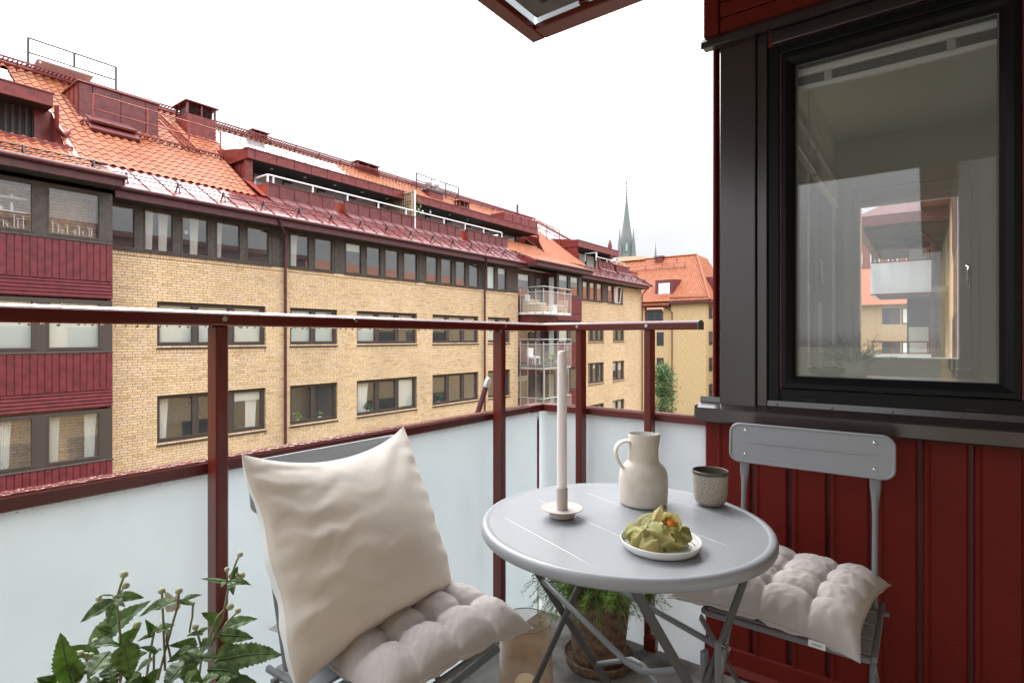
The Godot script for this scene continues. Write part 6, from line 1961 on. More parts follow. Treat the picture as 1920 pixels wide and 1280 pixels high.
func cushion(called: String, at: Vector3, turn: float, w: float, d: float, droop: float, label: String, marked: bool) -> void:
	var o := thing(called, at, label, "cushion", "", turn)
	var nz := FastNoiseLite.new()
	nz.seed = 5 if marked else 9
	nz.frequency = 9.0
	var nu := 97
	var shape := func(sgn: float) -> MB:
		var p := PackedVector3Array()
		for j in nu:
			for i in nu:
				var u := 2.0 * i / (nu - 1) - 1.0
				var v := 2.0 * j / (nu - 1) - 1.0
				if sgn < 0: u = -u
				var x := u * w / 2 * (1.0 - 0.075 * (1.0 - pow(absf(v), 3.0)))
				var z := -v * d / 2 * (1.0 - 0.075 * (1.0 - pow(absf(u), 3.0)))
				var e := pow(maxf(0.0, (1.0 - pow(absf(u), 5.0)) * (1.0 - pow(absf(v), 5.0))), 0.42)
				var pu := absf(sin(PI * 2.0 * (u + 1.0) * 0.985))
				var pv := absf(sin(PI * 2.0 * (v + 1.0) * 0.985))
				# deep where creases cross (the buttons), shallower along the creases
				var cr := minf(pow(pu, 0.42), 1.0) * 0.5 + minf(pow(pv, 0.42), 1.0) * 0.5
				var btn := exp(-(pow(pu, 2.0) + pow(pv, 2.0)) * 9.0) if maxf(absf(u), absf(v)) < 0.8 else 0.0
				var h := (0.054 if sgn > 0 else 0.038) * e * (0.2 + 0.88 * cr - 0.36 * btn)
				h += nz.get_noise_2d(x * 4.0, z * 4.0) * 0.004 * e
				# gathers along the rim
				h += 0.0025 * sin(u * 31.0 + v * 3.0) * exp(-pow((1.0 - absf(v)) * 6.0, 2.0)) * e + 0.0025 * sin(v * 29.0 - u * 4.0) * exp(-pow((1.0 - absf(u)) * 6.0, 2.0)) * e
				var y := sgn * h + 0.006 * nz.get_noise_2d(u * 0.08 + 4.0, v * 0.08)
				var f := maxf(0.0, z - (d / 2 - 0.09))
				y -= droop * f * f * 60.0 * 0.09 + 0.02 * pow(maxf(0.0, absf(u) * absf(v) - 0.6), 1.0)
				p.append(Vector3(x, y, z))
		var b := MB.new()
		b.surf(p, nu, nu)
		return b
	var top := part("top_cover", shape.call(1.0), M.cushion, o, true)
	part("bottom_cover", shape.call(-1.0), M.cushion, o, true)
	var b := MB.new()
	var edge: Array = []
	for k in 97:
		var t := 4.0 * k / 96.0
		var s := fmod(t, 1.0) * 2.0 - 1.0
		var uv: Vector2 = [Vector2(s, -1), Vector2(1, s), Vector2(-s, 1), Vector2(-1, -s)][int(t) % 4]
		var x := uv.x * w / 2 * (1.0 - 0.075 * (1.0 - pow(absf(uv.y), 3.0)))
		var z := -uv.y * d / 2 * (1.0 - 0.075 * (1.0 - pow(absf(uv.x), 3.0)))
		var f := maxf(0.0, z - (d / 2 - 0.09))
		edge.append(Vector3(x, 0.006 * nz.get_noise_2d(uv.x * 0.08 + 4.0, uv.y * 0.08) - droop * f * f * 60.0 * 0.09 - 0.02 * maxf(0.0, absf(uv.x) * absf(uv.y) - 0.6), z))
	b.tube(edge, 0.0022, 6, false)
	part("seam", b, M.cushion, top, true)
	b = MB.new()
	for i in 3:
		for j in 3:
			var x := (i - 1) * w * 0.254
			var z := (j - 1) * d * 0.254
			b.ball(Vector3(x, 0.008, z), Vector3(0.004, 0.0025, 0.004), 8, 6)
	part("stitched_tuft", b, M.cushion, top, true)
	if marked:
		# a woven tag sewn on upside down near the front corner
		b = MB.new()
		var f := Basis(Vector3.RIGHT, -0.25)
		var tp := Vector3(0.135, -0.026, d / 2 + 0.004)
		b.cbox(tp, Vector3(0.034, 0.013, 0.0012), 0.0004, f)
		var tg := part("tag", b, M.white_paint, o, true)
		var tm := TextMesh.new()
		tm.text = "GRANIT"
		var sf := SystemFont.new(); sf.font_names = PackedStringArray(["Droid Sans"])
		tm.font = sf; tm.font_size = 32; tm.pixel_size = 0.00019; tm.depth = 0.0003
		var tx := MeshInstance3D.new()
		tx.name = "lettering"; tx.mesh = tm; tx.material_override = M.dark
		tg.add_child(tx, true)
		tx.transform = Transform3D(f * Basis(Vector3(0, 0, 1), PI), tp + f * Vector3(0, 0, 0.0008))
	else:
		b = MB.new()
		b.tube([Vector3(w * 0.46, 0.0, -d * 0.42), Vector3(w * 0.52, -0.01, -d * 0.46), Vector3(w * 0.53, -0.04, -d * 0.47)], 0.006, 6)
		part("tie", b, M.cushion, o, true)

func pillow() -> void:
	var TL := Vector3(-1.06, 0.908, -0.552)
	var TR := Vector3(-1.115, 0.897, -1.024)
	var BL := Vector3(-0.905, 0.49, -0.573)
	var BR := Vector3(-0.92, 0.517, -1.012)
	var c := (TL + TR + BL + BR) / 4
	var o := thing("throw_pillow", c, "large cream velvet pillow leaning on the chair by the railing", "pillow")
	var R := ((TR - TL) + (BR - BL)).normalized()
	var U := ((TL - BL) + (TR - BR)).normalized()
	U = (U - R * U.dot(R)).normalized()
	var N := R.cross(U)
	var nz := FastNoiseLite.new()
	nz.seed = 3; nz.frequency = 2.6; nz.fractal_octaves = 3
	var nu := 121
	var hw := 0.228
	var shape := func(sgn: float) -> MB:
		var p := PackedVector3Array()
		for j in nu:
			for i in nu:
				var u := 2.0 * i / (nu - 1) - 1.0
				var v := 2.0 * j / (nu - 1) - 1.0
				if sgn < 0: u = -u
				var x := u * hw * (1.0 - (0.03 if u < 0 else 0.075) * (1.0 - v * v))
				var sag := 0.24 if v > 0 else 0.12
				var y := v * hw * 1.0 * (1.0 - sag * (1.0 - u * u) * absf(v))
				x += 0.003 * sin(v * 9.0 + 1.0) * exp(-pow((1.0 - absf(u)) * 4.0, 2.0)) * signf(u)
				var e := pow(maxf(0.0, (1.0 - u * u) * (1.0 - v * v)), 0.62)
				var low := 1.0 + 0.25 * (-v)
				if sgn < 0: e = pow(e, 0.62)
				var h := (0.088 if sgn > 0 else 0.085) * e * low
				# folds that run in from the edges and corners
				var rim := exp(-pow((1.0 - maxf(absf(u), absf(v))) * 3.2, 2.0))
				var fold := sin(v * 21.0 + 3.0 * nz.get_noise_2d(u * 0.6, v * 0.6)) * exp(-pow((u + 1.0) * 1.3, 2.0)) * 0.0022
				fold += sin(v * 26.0 + u * 5.0) * exp(-pow((1.0 - u) * 3.2, 2.0)) * 0.002
				fold += sin((u - v) * 13.0) * exp(-pow((u - 0.5) * 2.4, 2.0) - pow((v - 0.75) * 2.6, 2.0)) * 0.002
				fold += sin((u * 0.6 + v) * 17.0) * exp(-pow((u + 0.7) * 2.2, 2.0) - pow((v + 0.5) * 1.5, 2.0)) * 0.003
				h += fold * minf(1.0, e * 3.0) + nz.get_noise_2d(u * 0.2, v * 0.2) * 0.002 * e + nz.get_noise_2d(u * 0.7 + 5.0, v * 0.7) * 0.0006 * e
				var kx := x / hw * 0.5 + 0.5
				var ky := y / hw * 0.5 + 0.5
				p.append((BL.lerp(BR, kx)).lerp(TL.lerp(TR, kx), ky) + N * (sgn * h + 0.006 * sin(u * 3.0) - (0.02 * maxf(0.0, absf(u * v) - 0.5))))
		var b := MB.new()
		b.surf(p, nu, nu)
		return b
	part("front_cover", shape.call(1.0), M.pillow, o)
	part("back_cover", shape.call(-1.0), M.pillow_white, o)

func tableware() -> void:
	var b := MB.new()
	# candle and its holder
	var p := Vector3(-0.682, TY + 0.003, -1.113)
	var o := thing("candlestick", p, "small beige metal candlestick with round dish on the bistro table", "candle holder")
	b.lathe([Vector2(0.001, 0), Vector2(0.028, 0), Vector2(0.030, 0.002), Vector2(0.030, 0.011), Vector2(0.031, 0.012), Vector2(0.045, 0.0165), Vector2(0.0485, 0.0185), Vector2(0.0488, 0.0198), Vector2(0.0478, 0.0205), Vector2(0.03, 0.0165), Vector2(0.014, 0.016), Vector2(0.001, 0.016)], 48, p)
	part("dish", b, M.holder, o)
	b = MB.new(); b.lathe([Vector2(0.0132, 0.016), Vector2(0.0132, 0.0655), Vector2(0.0128, 0.0665), Vector2(0.0115, 0.0668), Vector2(0.0113, 0.06), Vector2(0.001, 0.06)], 32, p); part("sleeve", b, M.holder, o)
	b = MB.new()
	var pr: Array = [Vector2(0.001, 0.062), Vector2(0.0108, 0.062), Vector2(0.0118, 0.068), Vector2(0.0116, 0.2), Vector2(0.0108, 0.376), Vector2(0.0103, 0.3815), Vector2(0.0085, 0.385), Vector2(0.005, 0.3865), Vector2(0.001, 0.387)]
	b.lathe(pr, 32, p)
	single("table_candle", b, M.wax, p + Vector3(0, 0.062, 0), "tall white dinner candle standing in the beige candlestick", "candle")
	# jug with a strap handle
	p = Vector3(-0.572, TY, -1.325)
	o = thing("jug", p, "matte beige ceramic jug with loop handle on the bistro table", "jug")
	b = MB.new()
	pr = []
	for q in [[0.001, 0.001], [0.052, 0.001], [0.057, 0.004], [0.0595, 0.01], [0.0605, 0.03], [0.0605, 0.06], [0.0600, 0.072], [0.058, 0.083], [0.0535, 0.093], [0.047, 0.101], [0.041, 0.1065], [0.0385, 0.110], [0.0378, 0.1135], [0.0372, 0.14], [0.0366, 0.172], [0.0362, 0.1765], [0.0352, 0.1775]]: pr.append(Vector2(q[0], q[1]))
	b.lathe(pr, 64, p)
	# pull a lip out of the rim on the far side
	var lipd := Vector3(0.86, 0, -0.5)
	for i in b.v.size():
		var q := b.v[i] - p
		if q.y > 0.15:
			var r := Vector3(q.x, 0, q.z).normalized()
			b.v[i] += lipd * 0.007 * pow(maxf(0.0, r.dot(lipd)), 14.0) * smoothstep(0.15, 0.177, q.y)
	var body := part("body", b, M.jug, o)
	b = MB.new(); b.lathe([Vector2(0.0352, 0.1775), Vector2(0.0345, 0.176), Vector2(0.034, 0.12), Vector2(0.001, 0.11)], 48, p)
	for i in b.v.size():
		var q := b.v[i] - p
		if q.y > 0.15:
			var r := Vector3(q.x, 0, q.z).normalized()
			b.v[i] += lipd * 0.007 * pow(maxf(0.0, r.dot(lipd)), 14.0) * smoothstep(0.15, 0.177, q.y)
	part("inside", b, M.jug_inside, body)
	var d := Vector3(-0.72, 0, 0.69).normalized()
	var side := Vector3.UP.cross(d)
	var hp: Array = []
	for q in [[0.034, 0.159], [0.044, 0.1605], [0.056, 0.159], [0.066, 0.153], [0.0715, 0.143], [0.0725, 0.132], [0.0705, 0.121], [0.066, 0.111], [0.060, 0.102], [0.053, 0.094]]: hp.append(p + d * q[0] + Vector3(0, q[1], 0))
	b = MB.new()
	b.tube(hp, 0.0118, 14, true, 0.33, side)
	part("handle", b, M.jug, o)
	# stoneware cup
	p = Vector3(-0.434, TY, -1.42)
	o = thing("cup", p, "speckled grey brown stoneware cup without handle on the table", "cup")
	b = MB.new()
	pr = []
	for q in [[0.001, 0.002], [0.022, 0.002], [0.024, 0.0], [0.026, 0.002], [0.0345, 0.007], [0.039, 0.015], [0.0405, 0.025], [0.0412, 0.045], [0.0425, 0.07], [0.0432, 0.079]]: pr.append(Vector2(q[0], q[1]))
	b.lathe(pr, 56, p)
	body = part("body", b, M.stoneware, o)
	b = MB.new()
	b.lathe([Vector2(0.0432, 0.0785), Vector2(0.0436, 0.083), Vector2(0.0435, 0.086), Vector2(0.0425, 0.0875), Vector2(0.0410, 0.0865), Vector2(0.0402, 0.082), Vector2(0.039, 0.04), Vector2(0.035, 0.015), Vector2(0.001, 0.01)], 56, p)
	part("rim", b, M.stoneware_rim, body)
	# plate
	p = Vector3(-0.424, TY, -1.067)
	b = MB.new()
	pr = []
	for q in [[0.001, 0.001], [0.066, 0.001], [0.071, 0.003], [0.0765, 0.010], [0.079, 0.017], [0.0792, 0.0185], [0.0783, 0.0195], [0.0768, 0.019], [0.0745, 0.013], [0.070, 0.007], [0.064, 0.0055], [0.001, 0.0055]]: pr.append(Vector2(q[0], q[1]))
	b.lathe(pr, 64, p)
	single("side_plate", b, M.plate, p, "small white porcelain plate holding the husked fruit", "plate")
	# physalis: papery lantern husks
	var sp := [
		[-0.034, 0.02, 0.024, 0.028, 0.9, 0.3, 0, "green husk with a torn tip at the plate's front left"],
		[-0.012, 0.026, 0.03, 0.030, 1.35, 1.2, 0, "large veined green husk lying at the front of the heap"],
		[-0.028, 0.018, 0.052, 0.021, 1.5, 2.6, 1, "straw coloured husk flat at the heap's front edge"],
		[0.018, 0.024, 0.036, 0.026, 1.2, -0.6, 0, "plump green husk at the heap's front right"],
		[0.036, 0.022, 0.012, 0.022, 1.3, -1.4, 1, "brownish husk at the plate's right rim"],
		[0.022, 0.030, -0.012, 0.026, 0.9, -2.2, 0, "olive green husk behind the open one"],
		[-0.018, 0.034, -0.006, 0.024, 0.8, 2.4, 0, "small green husk at the heap's back left"],
		[-0.046, 0.024, 0.002, 0.020, 1.1, 2.0, 0, "pale green husk at the left end of the heap"],
		[0.004, 0.052, 0.008, 0.020, 0.1, 0.5, 1, "dry golden husk standing upright on top of the heap"],
		[0.040, 0.030, 0.030, 0.018, 1.0, -0.2, 0, "little green husk leaning over the plate's right rim"],
	]
	# places are measured along the view's right, up and towards the viewer
	var rt := Vector3(0.802, 0, -0.597)
	var fw := Vector3(0.597, 0, 0.802)
	for i in sp.size():
		var q: Array = sp[i]
		var at: Vector3 = p + rt * q[0] + Vector3(0, q[1], 0) + fw * (q[2] - 0.018)
		husk(at, q[3], q[4], q[5], q[6] == 1, q[7], i)
	# the opened fruit
	var c := p + rt * 0.017 + Vector3(0, 0.052, 0) + fw * 0.012
	o = thing("open_physalis", c, "opened papery husk showing an orange berry on the plate", "fruit")
	b = MB.new(); b.ball(c, Vector3.ONE * 0.0095, 16, 12); part("berry", b, M.berry, o)
	var upv := (fw * 0.85 + Vector3(0, 0.5, 0) + rt * -0.15).normalized()
	var e1 := upv.cross(rt).normalized()
	var e2 := upv.cross(e1)
	for k in 5:
		var a := TAU * k / 5 + 0.5
		var dr := e1 * cos(a) + e2 * sin(a)
		var tn := upv.cross(dr)
		var pp := PackedVector3Array()
		for j in 9:
			var t := j / 8.0
			for s in 5:
				var w := (s - 2) / 2.0
				var r := 0.004 + 0.017 * sin(t * 1.9)
				pp.append(c - upv * 0.012 + upv * (0.034 * t) + dr * (r - 0.0025 * absf(w)) + tn * w * 0.0125 * sin(PI * (0.12 + 0.88 * t)) + dr * 0.0015 * sin(t * 9.0 + k))
		b = MB.new(); b.surf(pp, 5, 9); part("husk_petal", b, M.husk_dry, o)

func husk(at: Vector3, r: float, lean: float, az: float, dry: bool, label: String, sd: int) -> void:
	var bs := Basis(Vector3.UP, az) * Basis(Vector3.RIGHT, lean)
	var nz := FastNoiseLite.new(); nz.seed = sd; nz.frequency = 0.7
	var p := PackedVector3Array()
	var cl := PackedColorArray()
	var nu := 60
	var nv := 26
	for j in nv:
		var t := float(j) / (nv - 1)
		for i in nu:
			var a := TAU * i / nu
			var k := pow(maxf(0.0, sin(PI * pow(t, 0.7))), 0.8)
			if t > 0.72: k = maxf(k, 0.0) * lerpf(1.0, 0.45, (t - 0.72) / 0.28) + 0.03
			var rib := pow(absf(cos(2.5 * a)), 5.0)
			var fine := pow(absf(cos(7.5 * a + 2.0 * t)), 8.0)
			var rr := r * maxf(k, 0.02) * (0.9 + 0.2 * rib + 0.025 * fine)
			var d := Vector3(cos(a) * rr, (t - 0.40) * r * 2.7, -sin(a) * rr)
			d += Vector3(nz.get_noise_3d(d.x * 80, d.y * 80, d.z * 80), nz.get_noise_3d(d.y * 80, d.z * 80, 3.0), nz.get_noise_3d(d.z * 80, 5.0, d.x * 80)) * r * 0.13
			p.append(at + bs * d)
			var pale := clampf(rib * 0.7 + fine * 0.35 + smoothstep(0.65, 1.0, t) * 0.6, 0.0, 1.0)
			var brown := smoothstep(0.1, 0.5, nz.get_noise_3d(d.x * 45, d.y * 45, d.z * 45 + 9.0))
			var c := Vector3(0.33, 0.34, 0.085).lerp(Vector3(0.6, 0.56, 0.25), pale).lerp(Vector3(0.36, 0.22, 0.09), brown * 0.6)
			if dry: c = Vector3(0.56, 0.44, 0.17).lerp(Vector3(0.7, 0.62, 0.36), pale)
			cl.append(Color(c.x, c.y, c.z))
	var b := MB.new()
	b.surf(p, nu, nv, true)
	for i in cl.size(): b.c[i] = cl[i]
	b.tint = Color(0.35, 0.36, 0.12)
	var top := at + bs * Vector3(0, -0.40 * r * 2.7, 0)
	b.tube([top, top + bs * Vector3(0.002, -0.006, 0), top + bs * Vector3(0.004, -0.013, 0.002)], [0.0016, 0.0012, 0.001], 6)
	single("physalis", b, M.husk, at, "papery physalis: " + label, "fruit", "physalis on the plate")

func floor_things() -> void:
	# rosemary in a terracotta pot
	var p := Vector3(-0.915, 0.0, -1.735)
	var b := MB.new()
	b.lathe([Vector2(0.001, 0), Vector2(0.105, 0), Vector2(0.112, 0.004), Vector2(0.12, 0.03), Vector2(0.121, 0.036), Vector2(0.117, 0.038), Vector2(0.113, 0.034), Vector2(0.106, 0.014), Vector2(0.001, 0.012)], 56, p)
	single("plant_saucer", b, M.terracotta, p, "dark terracotta saucer under the rosemary pot on the floor", "saucer")
	var o := thing("rosemary_pot", p + Vector3(0, 0.012, 0), "bushy rosemary in a dark weathered terracotta pot under the table", "plant")
	b = MB.new()
	b.lathe([Vector2(0.001, 0.012), Vector2(0.083, 0.012), Vector2(0.087, 0.016), Vector2(0.115, 0.27), Vector2(0.1165, 0.282), Vector2(0.114, 0.29), Vector2(0.107, 0.29), Vector2(0.104, 0.27), Vector2(0.1, 0.255)], 56, p)
	part("pot", b, M.terracotta, o)
	b = MB.new(); b.lathe([Vector2(0.103, 0.262), Vector2(0.05, 0.268), Vector2(0.001, 0.266)], 32, p); part("soil", b, M.soil, o)
	b = MB.new()
	sprigs(b, p + Vector3(0, 0.265, 0), 330, 0.19, 0.112, 56, 0.019, 0.0016, 0.75)
	for q in [[0.4, 0.14, 0.2], [2.6, 0.13, 0.17], [-0.4, 0.15, 0.16]]:
		pass
	var fo := part("foliage", b, M.rosemary, o)
	fo.set_meta("kind", "stuff")
	# hurricane lantern of bubbled amber glass, and the candle in it
	p = Vector3(-0.943, 0.0, -1.335)
	b = MB.new()
	b.lathe([Vector2(0.001, 0.001), Vector2(0.072, 0.001), Vector2(0.081, 0.006), Vector2(0.083, 0.02), Vector2(0.080, 0.15), Vector2(0.0745, 0.297), Vector2(0.0738, 0.3), Vector2(0.0725, 0.3), Vector2(0.0715, 0.297), Vector2(0.0765, 0.15), Vector2(0.0795, 0.02), Vector2(0.076, 0.01), Vector2(0.001, 0.008)], 64, p)
	o = thing("glass_lantern", p, "tall bubbled amber glass lantern standing by the chair's feet", "lantern")
	part("glass", b, M.amber_glass, o)
	b = MB.new()
	var ring: Array = []
	for k in 65: ring.append(p + Vector3(cos(TAU * k / 64) * 0.0731, 0.3, sin(TAU * k / 64) * 0.0731))
	b.tube(ring, 0.0016, 6, false)
	part("rim", b, M.stoneware_rim, o)
	b = MB.new()
	b.lathe([Vector2(0.001, 0.009), Vector2(0.032, 0.009), Vector2(0.034, 0.014), Vector2(0.034, 0.1), Vector2(0.032, 0.118), Vector2(0.026, 0.129), Vector2(0.014, 0.1345), Vector2(0.001, 0.136)], 28, p)
	b.tube([p + Vector3(0, 0.134, 0), p + Vector3(0.001, 0.143, 0)], 0.001, 5)
	single("lantern_candle", b, M.beeswax, p + Vector3(0, 0.009, 0), "short honey coloured candle inside the amber glass lantern", "candle")

func anemone() -> void:
	var o := thing("anemone_planter", Vector3(-0.86, 0.0, -0.35), "leafy green anemone with round buds growing at the railing's near end", "plant")
	var b := MB.new()
	b.lathe([Vector2(0.001, 0.0), Vector2(0.15, 0.0), Vector2(0.155, 0.01), Vector2(0.19, 0.47), Vector2(0.192, 0.5), Vector2(0.18, 0.5), Vector2(0.175, 0.47)], 40, Vector3(-0.86, 0, -0.35))
	part("pot", b, M.terracotta, o)
	b = MB.new(); b.lathe([Vector2(0.176, 0.475), Vector2(0.001, 0.48)], 32, Vector3(-0.86, 0, -0.35)); part("soil", b, M.soil, o)
	for k in 22:
		var a := rng.randf_range(0.1, PI)
		var r := rng.randf_range(0.02, 0.10)
		var q := Vector3(-0.86 + cos(a) * r, 0.47, -0.35 + sin(a) * r)
		var t := q + Vector3(cos(a) * 0.07, rng.randf_range(0.04, 0.13), sin(a) * 0.07)
		stem(o, [q, q.lerp(t, 0.5) + Vector3(0, 0.02, 0), t], 0.0025)
		leaf(o, t, t + Vector3(cos(a + 0.4) * 0.07, -0.012, sin(a + 0.4) * 0.07), 0.03, M.leaf_dark)
	leaf(o, Vector3(-0.850, 0.788, -0.272), Vector3(-0.830, 0.786, -0.232), 0.010, M.leaf)
	leaf(o, Vector3(-0.840, 0.791, -0.269), Vector3(-0.820, 0.775, -0.255), 0.007, M.leaf)
	leaf(o, Vector3(-0.860, 0.789, -0.276), Vector3(-0.840, 0.807, -0.255), 0.004, M.leaf_dark)
	leaf(o, Vector3(-0.830, 0.799, -0.268), Vector3(-0.810, 0.796, -0.291), 0.007, M.leaf)
	leaf(o, Vector3(-0.830, 0.796, -0.267), Vector3(-0.810, 0.793, -0.269), 0.005, M.leaf)
	leaf(o, Vector3(-0.910, 0.710, -0.260), Vector3(-0.890, 0.758, -0.324), 0.016, M.leaf)
	leaf(o, Vector3(-0.850, 0.726, -0.278), Vector3(-0.830, 0.752, -0.243), 0.010, M.leaf_dark)
	leaf(o, Vector3(-0.860, 0.722, -0.281), Vector3(-0.840, 0.744, -0.296), 0.010, M.leaf_pale)
	leaf(o, Vector3(-0.800, 0.750, -0.265), Vector3(-0.780, 0.714, -0.268), 0.017, M.leaf)
	leaf(o, Vector3(-0.820, 0.737, -0.257), Vector3(-0.800, 0.730, -0.228), 0.014, M.leaf)
	leaf(o, Vector3(-0.870, 0.712, -0.262), Vector3(-0.850, 0.747, -0.231), 0.009, M.leaf)
	leaf(o, Vector3(-0.830, 0.729, -0.237), Vector3(-0.810, 0.724, -0.220), 0.010, M.leaf_dark)
	leaf(o, Vector3(-0.820, 0.711, -0.220), Vector3(-0.800, 0.782, -0.200), 0.016, M.leaf)
	leaf(o, Vector3(-0.810, 0.719, -0.210), Vector3(-0.790, 0.753, -0.175), 0.014, M.leaf_dark)
	leaf(o, Vector3(-0.800, 0.726, -0.250), Vector3(-0.780, 0.717, -0.249), 0.011, M.leaf_dark)
	leaf(o, Vector3(-0.850, 0.761, -0.342), Vector3(-0.830, 0.768, -0.297), 0.008, M.leaf)
	leaf(o, Vector3(-0.830, 0.768, -0.338), Vector3(-0.810, 0.776, -0.309), 0.007, M.leaf)
	leaf(o, Vector3(-0.860, 0.752, -0.359), Vector3(-0.840, 0.760, -0.375), 0.004, M.leaf)
	leaf(o, Vector3(-0.840, 0.762, -0.346), Vector3(-0.820, 0.758, -0.357), 0.004, M.leaf)
	leaf(o, Vector3(-0.850, 0.725, -0.317), Vector3(-0.830, 0.752, -0.303), 0.006, M.leaf_dark)
	leaf(o, Vector3(-0.840, 0.727, -0.314), Vector3(-0.820, 0.740, -0.291), 0.004, M.leaf)
	leaf(o, Vector3(-0.860, 0.723, -0.324), Vector3(-0.840, 0.732, -0.338), 0.007, M.leaf)
	leaf(o, Vector3(-0.850, 0.699, -0.319), Vector3(-0.830, 0.711, -0.318), 0.005, M.leaf)
	leaf(o, Vector3(-0.830, 0.702, -0.308), Vector3(-0.810, 0.706, -0.285), 0.005, M.leaf_dark)
	leaf(o, Vector3(-0.850, 0.759, -0.421), Vector3(-0.830, 0.791, -0.378), 0.006, M.leaf)
	leaf(o, Vector3(-0.840, 0.763, -0.418), Vector3(-0.820, 0.758, -0.439), 0.006, M.leaf)
	leaf(o, Vector3(-0.830, 0.767, -0.413), Vector3(-0.810, 0.757, -0.407), 0.006, M.leaf_dark)
	leaf(o, Vector3(-0.860, 0.755, -0.430), Vector3(-0.840, 0.779, -0.427), 0.007, M.leaf)
	leaf(o, Vector3(-0.850, 0.761, -0.416), Vector3(-0.830, 0.767, -0.400), 0.004, M.leaf_dark)
	leaf(o, Vector3(-0.870, 0.685, -0.414), Vector3(-0.850, 0.725, -0.388), 0.013, M.leaf)
	leaf(o, Vector3(-0.880, 0.678, -0.426), Vector3(-0.860, 0.684, -0.471), 0.011, M.leaf)
	leaf(o, Vector3(-0.860, 0.680, -0.409), Vector3(-0.840, 0.665, -0.457), 0.012, M.leaf)
	leaf(o, Vector3(-0.820, 0.665, -0.387), Vector3(-0.800, 0.643, -0.485), 0.019, M.leaf)
	leaf(o, Vector3(-0.850, 0.646, -0.400), Vector3(-0.830, 0.682, -0.418), 0.009, M.leaf_pale)
	leaf(o, Vector3(-0.840, 0.689, -0.370), Vector3(-0.820, 0.713, -0.331), 0.009, M.leaf)
	leaf(o, Vector3(-0.850, 0.679, -0.378), Vector3(-0.830, 0.691, -0.386), 0.010, M.leaf)
	leaf(o, Vector3(-0.810, 0.699, -0.358), Vector3(-0.790, 0.683, -0.334), 0.013, M.leaf)
	leaf(o, Vector3(-0.830, 0.689, -0.367), Vector3(-0.810, 0.701, -0.324), 0.011, M.leaf_dark)
	leaf(o, Vector3(-0.830, 0.675, -0.371), Vector3(-0.810, 0.671, -0.390), 0.008, M.leaf)
	leaf(o, Vector3(-0.820, 0.682, -0.350), Vector3(-0.800, 0.677, -0.311), 0.018, M.leaf_dark)
	leaf(o, Vector3(-0.790, 0.662, -0.351), Vector3(-0.770, 0.675, -0.365), 0.011, M.leaf)
	leaf(o, Vector3(-0.810, 0.663, -0.370), Vector3(-0.790, 0.644, -0.414), 0.013, M.leaf_dark)
	leaf(o, Vector3(-0.800, 0.641, -0.391), Vector3(-0.780, 0.622, -0.436), 0.012, M.leaf_dark)
	leaf(o, Vector3(-0.810, 0.671, -0.305), Vector3(-0.790, 0.706, -0.274), 0.010, M.leaf_dark)
	leaf(o, Vector3(-0.830, 0.677, -0.363), Vector3(-0.810, 0.678, -0.330), 0.013, M.leaf)
	leaf(o, Vector3(-0.850, 0.697, -0.382), Vector3(-0.830, 0.715, -0.356), 0.005, M.leaf)
	leaf(o, Vector3(-0.850, 0.701, -0.373), Vector3(-0.830, 0.714, -0.380), 0.005, M.leaf)
	leaf(o, Vector3(-0.820, 0.714, -0.247), Vector3(-0.800, 0.730, -0.254), 0.009, M.leaf)
	leaf(o, Vector3(-0.800, 0.688, -0.334), Vector3(-0.780, 0.667, -0.349), 0.012, M.leaf)
	leaf(o, Vector3(-0.800, 0.708, -0.260), Vector3(-0.780, 0.723, -0.235), 0.009, M.leaf_dark)
	leaf(o, Vector3(-0.810, 0.686, -0.287), Vector3(-0.790, 0.719, -0.264), 0.009, M.leaf)
	leaf(o, Vector3(-0.800, 0.685, -0.291), Vector3(-0.780, 0.710, -0.294), 0.009, M.leaf)
	leaf(o, Vector3(-0.800, 0.707, -0.244), Vector3(-0.780, 0.732, -0.223), 0.010, M.leaf)
	leaf(o, Vector3(-0.820, 0.720, -0.203), Vector3(-0.800, 0.746, -0.186), 0.009, M.leaf)
	leaf(o, Vector3(-0.790, 0.671, -0.331), Vector3(-0.770, 0.694, -0.334), 0.009, M.leaf_pale)
	leaf(o, Vector3(-0.790, 0.648, -0.370), Vector3(-0.770, 0.663, -0.381), 0.011, M.leaf)
	leaf(o, Vector3(-0.820, 0.717, -0.282), Vector3(-0.800, 0.729, -0.289), 0.006, M.leaf)
	leaf(o, Vector3(-0.820, 0.712, -0.311), Vector3(-0.800, 0.737, -0.289), 0.005, M.leaf_dark)
	leaf(o, Vector3(-0.820, 0.759, -0.260), Vector3(-0.800, 0.780, -0.242), 0.006, M.leaf)
	leaf(o, Vector3(-0.820, 0.700, -0.338), Vector3(-0.800, 0.713, -0.342), 0.007, M.leaf)
	leaf(o, Vector3(-0.820, 0.722, -0.231), Vector3(-0.800, 0.748, -0.211), 0.009, M.leaf)
	leaf(o, Vector3(-0.830, 0.669, -0.399), Vector3(-0.810, 0.678, -0.414), 0.009, M.leaf)
	leaf(o, Vector3(-0.820, 0.641, -0.413), Vector3(-0.800, 0.653, -0.425), 0.009, M.leaf_dark)
	leaf(o, Vector3(-0.800, 0.700, -0.267), Vector3(-0.780, 0.716, -0.273), 0.009, M.leaf_pale)
	stem(o, [Vector3(-0.850, 0.671, -0.278), Vector3(-0.850, 0.731, -0.279), Vector3(-0.850, 0.786, -0.274), Vector3(-0.850, 0.816, -0.283)], 0.0028)
	stem(o, [Vector3(-0.850, 0.786, -0.274), Vector3(-0.850, 0.801, -0.284)], 0.0018)
	stem(o, [Vector3(-0.850, 0.786, -0.274), Vector3(-0.850, 0.792, -0.273)], 0.0018)
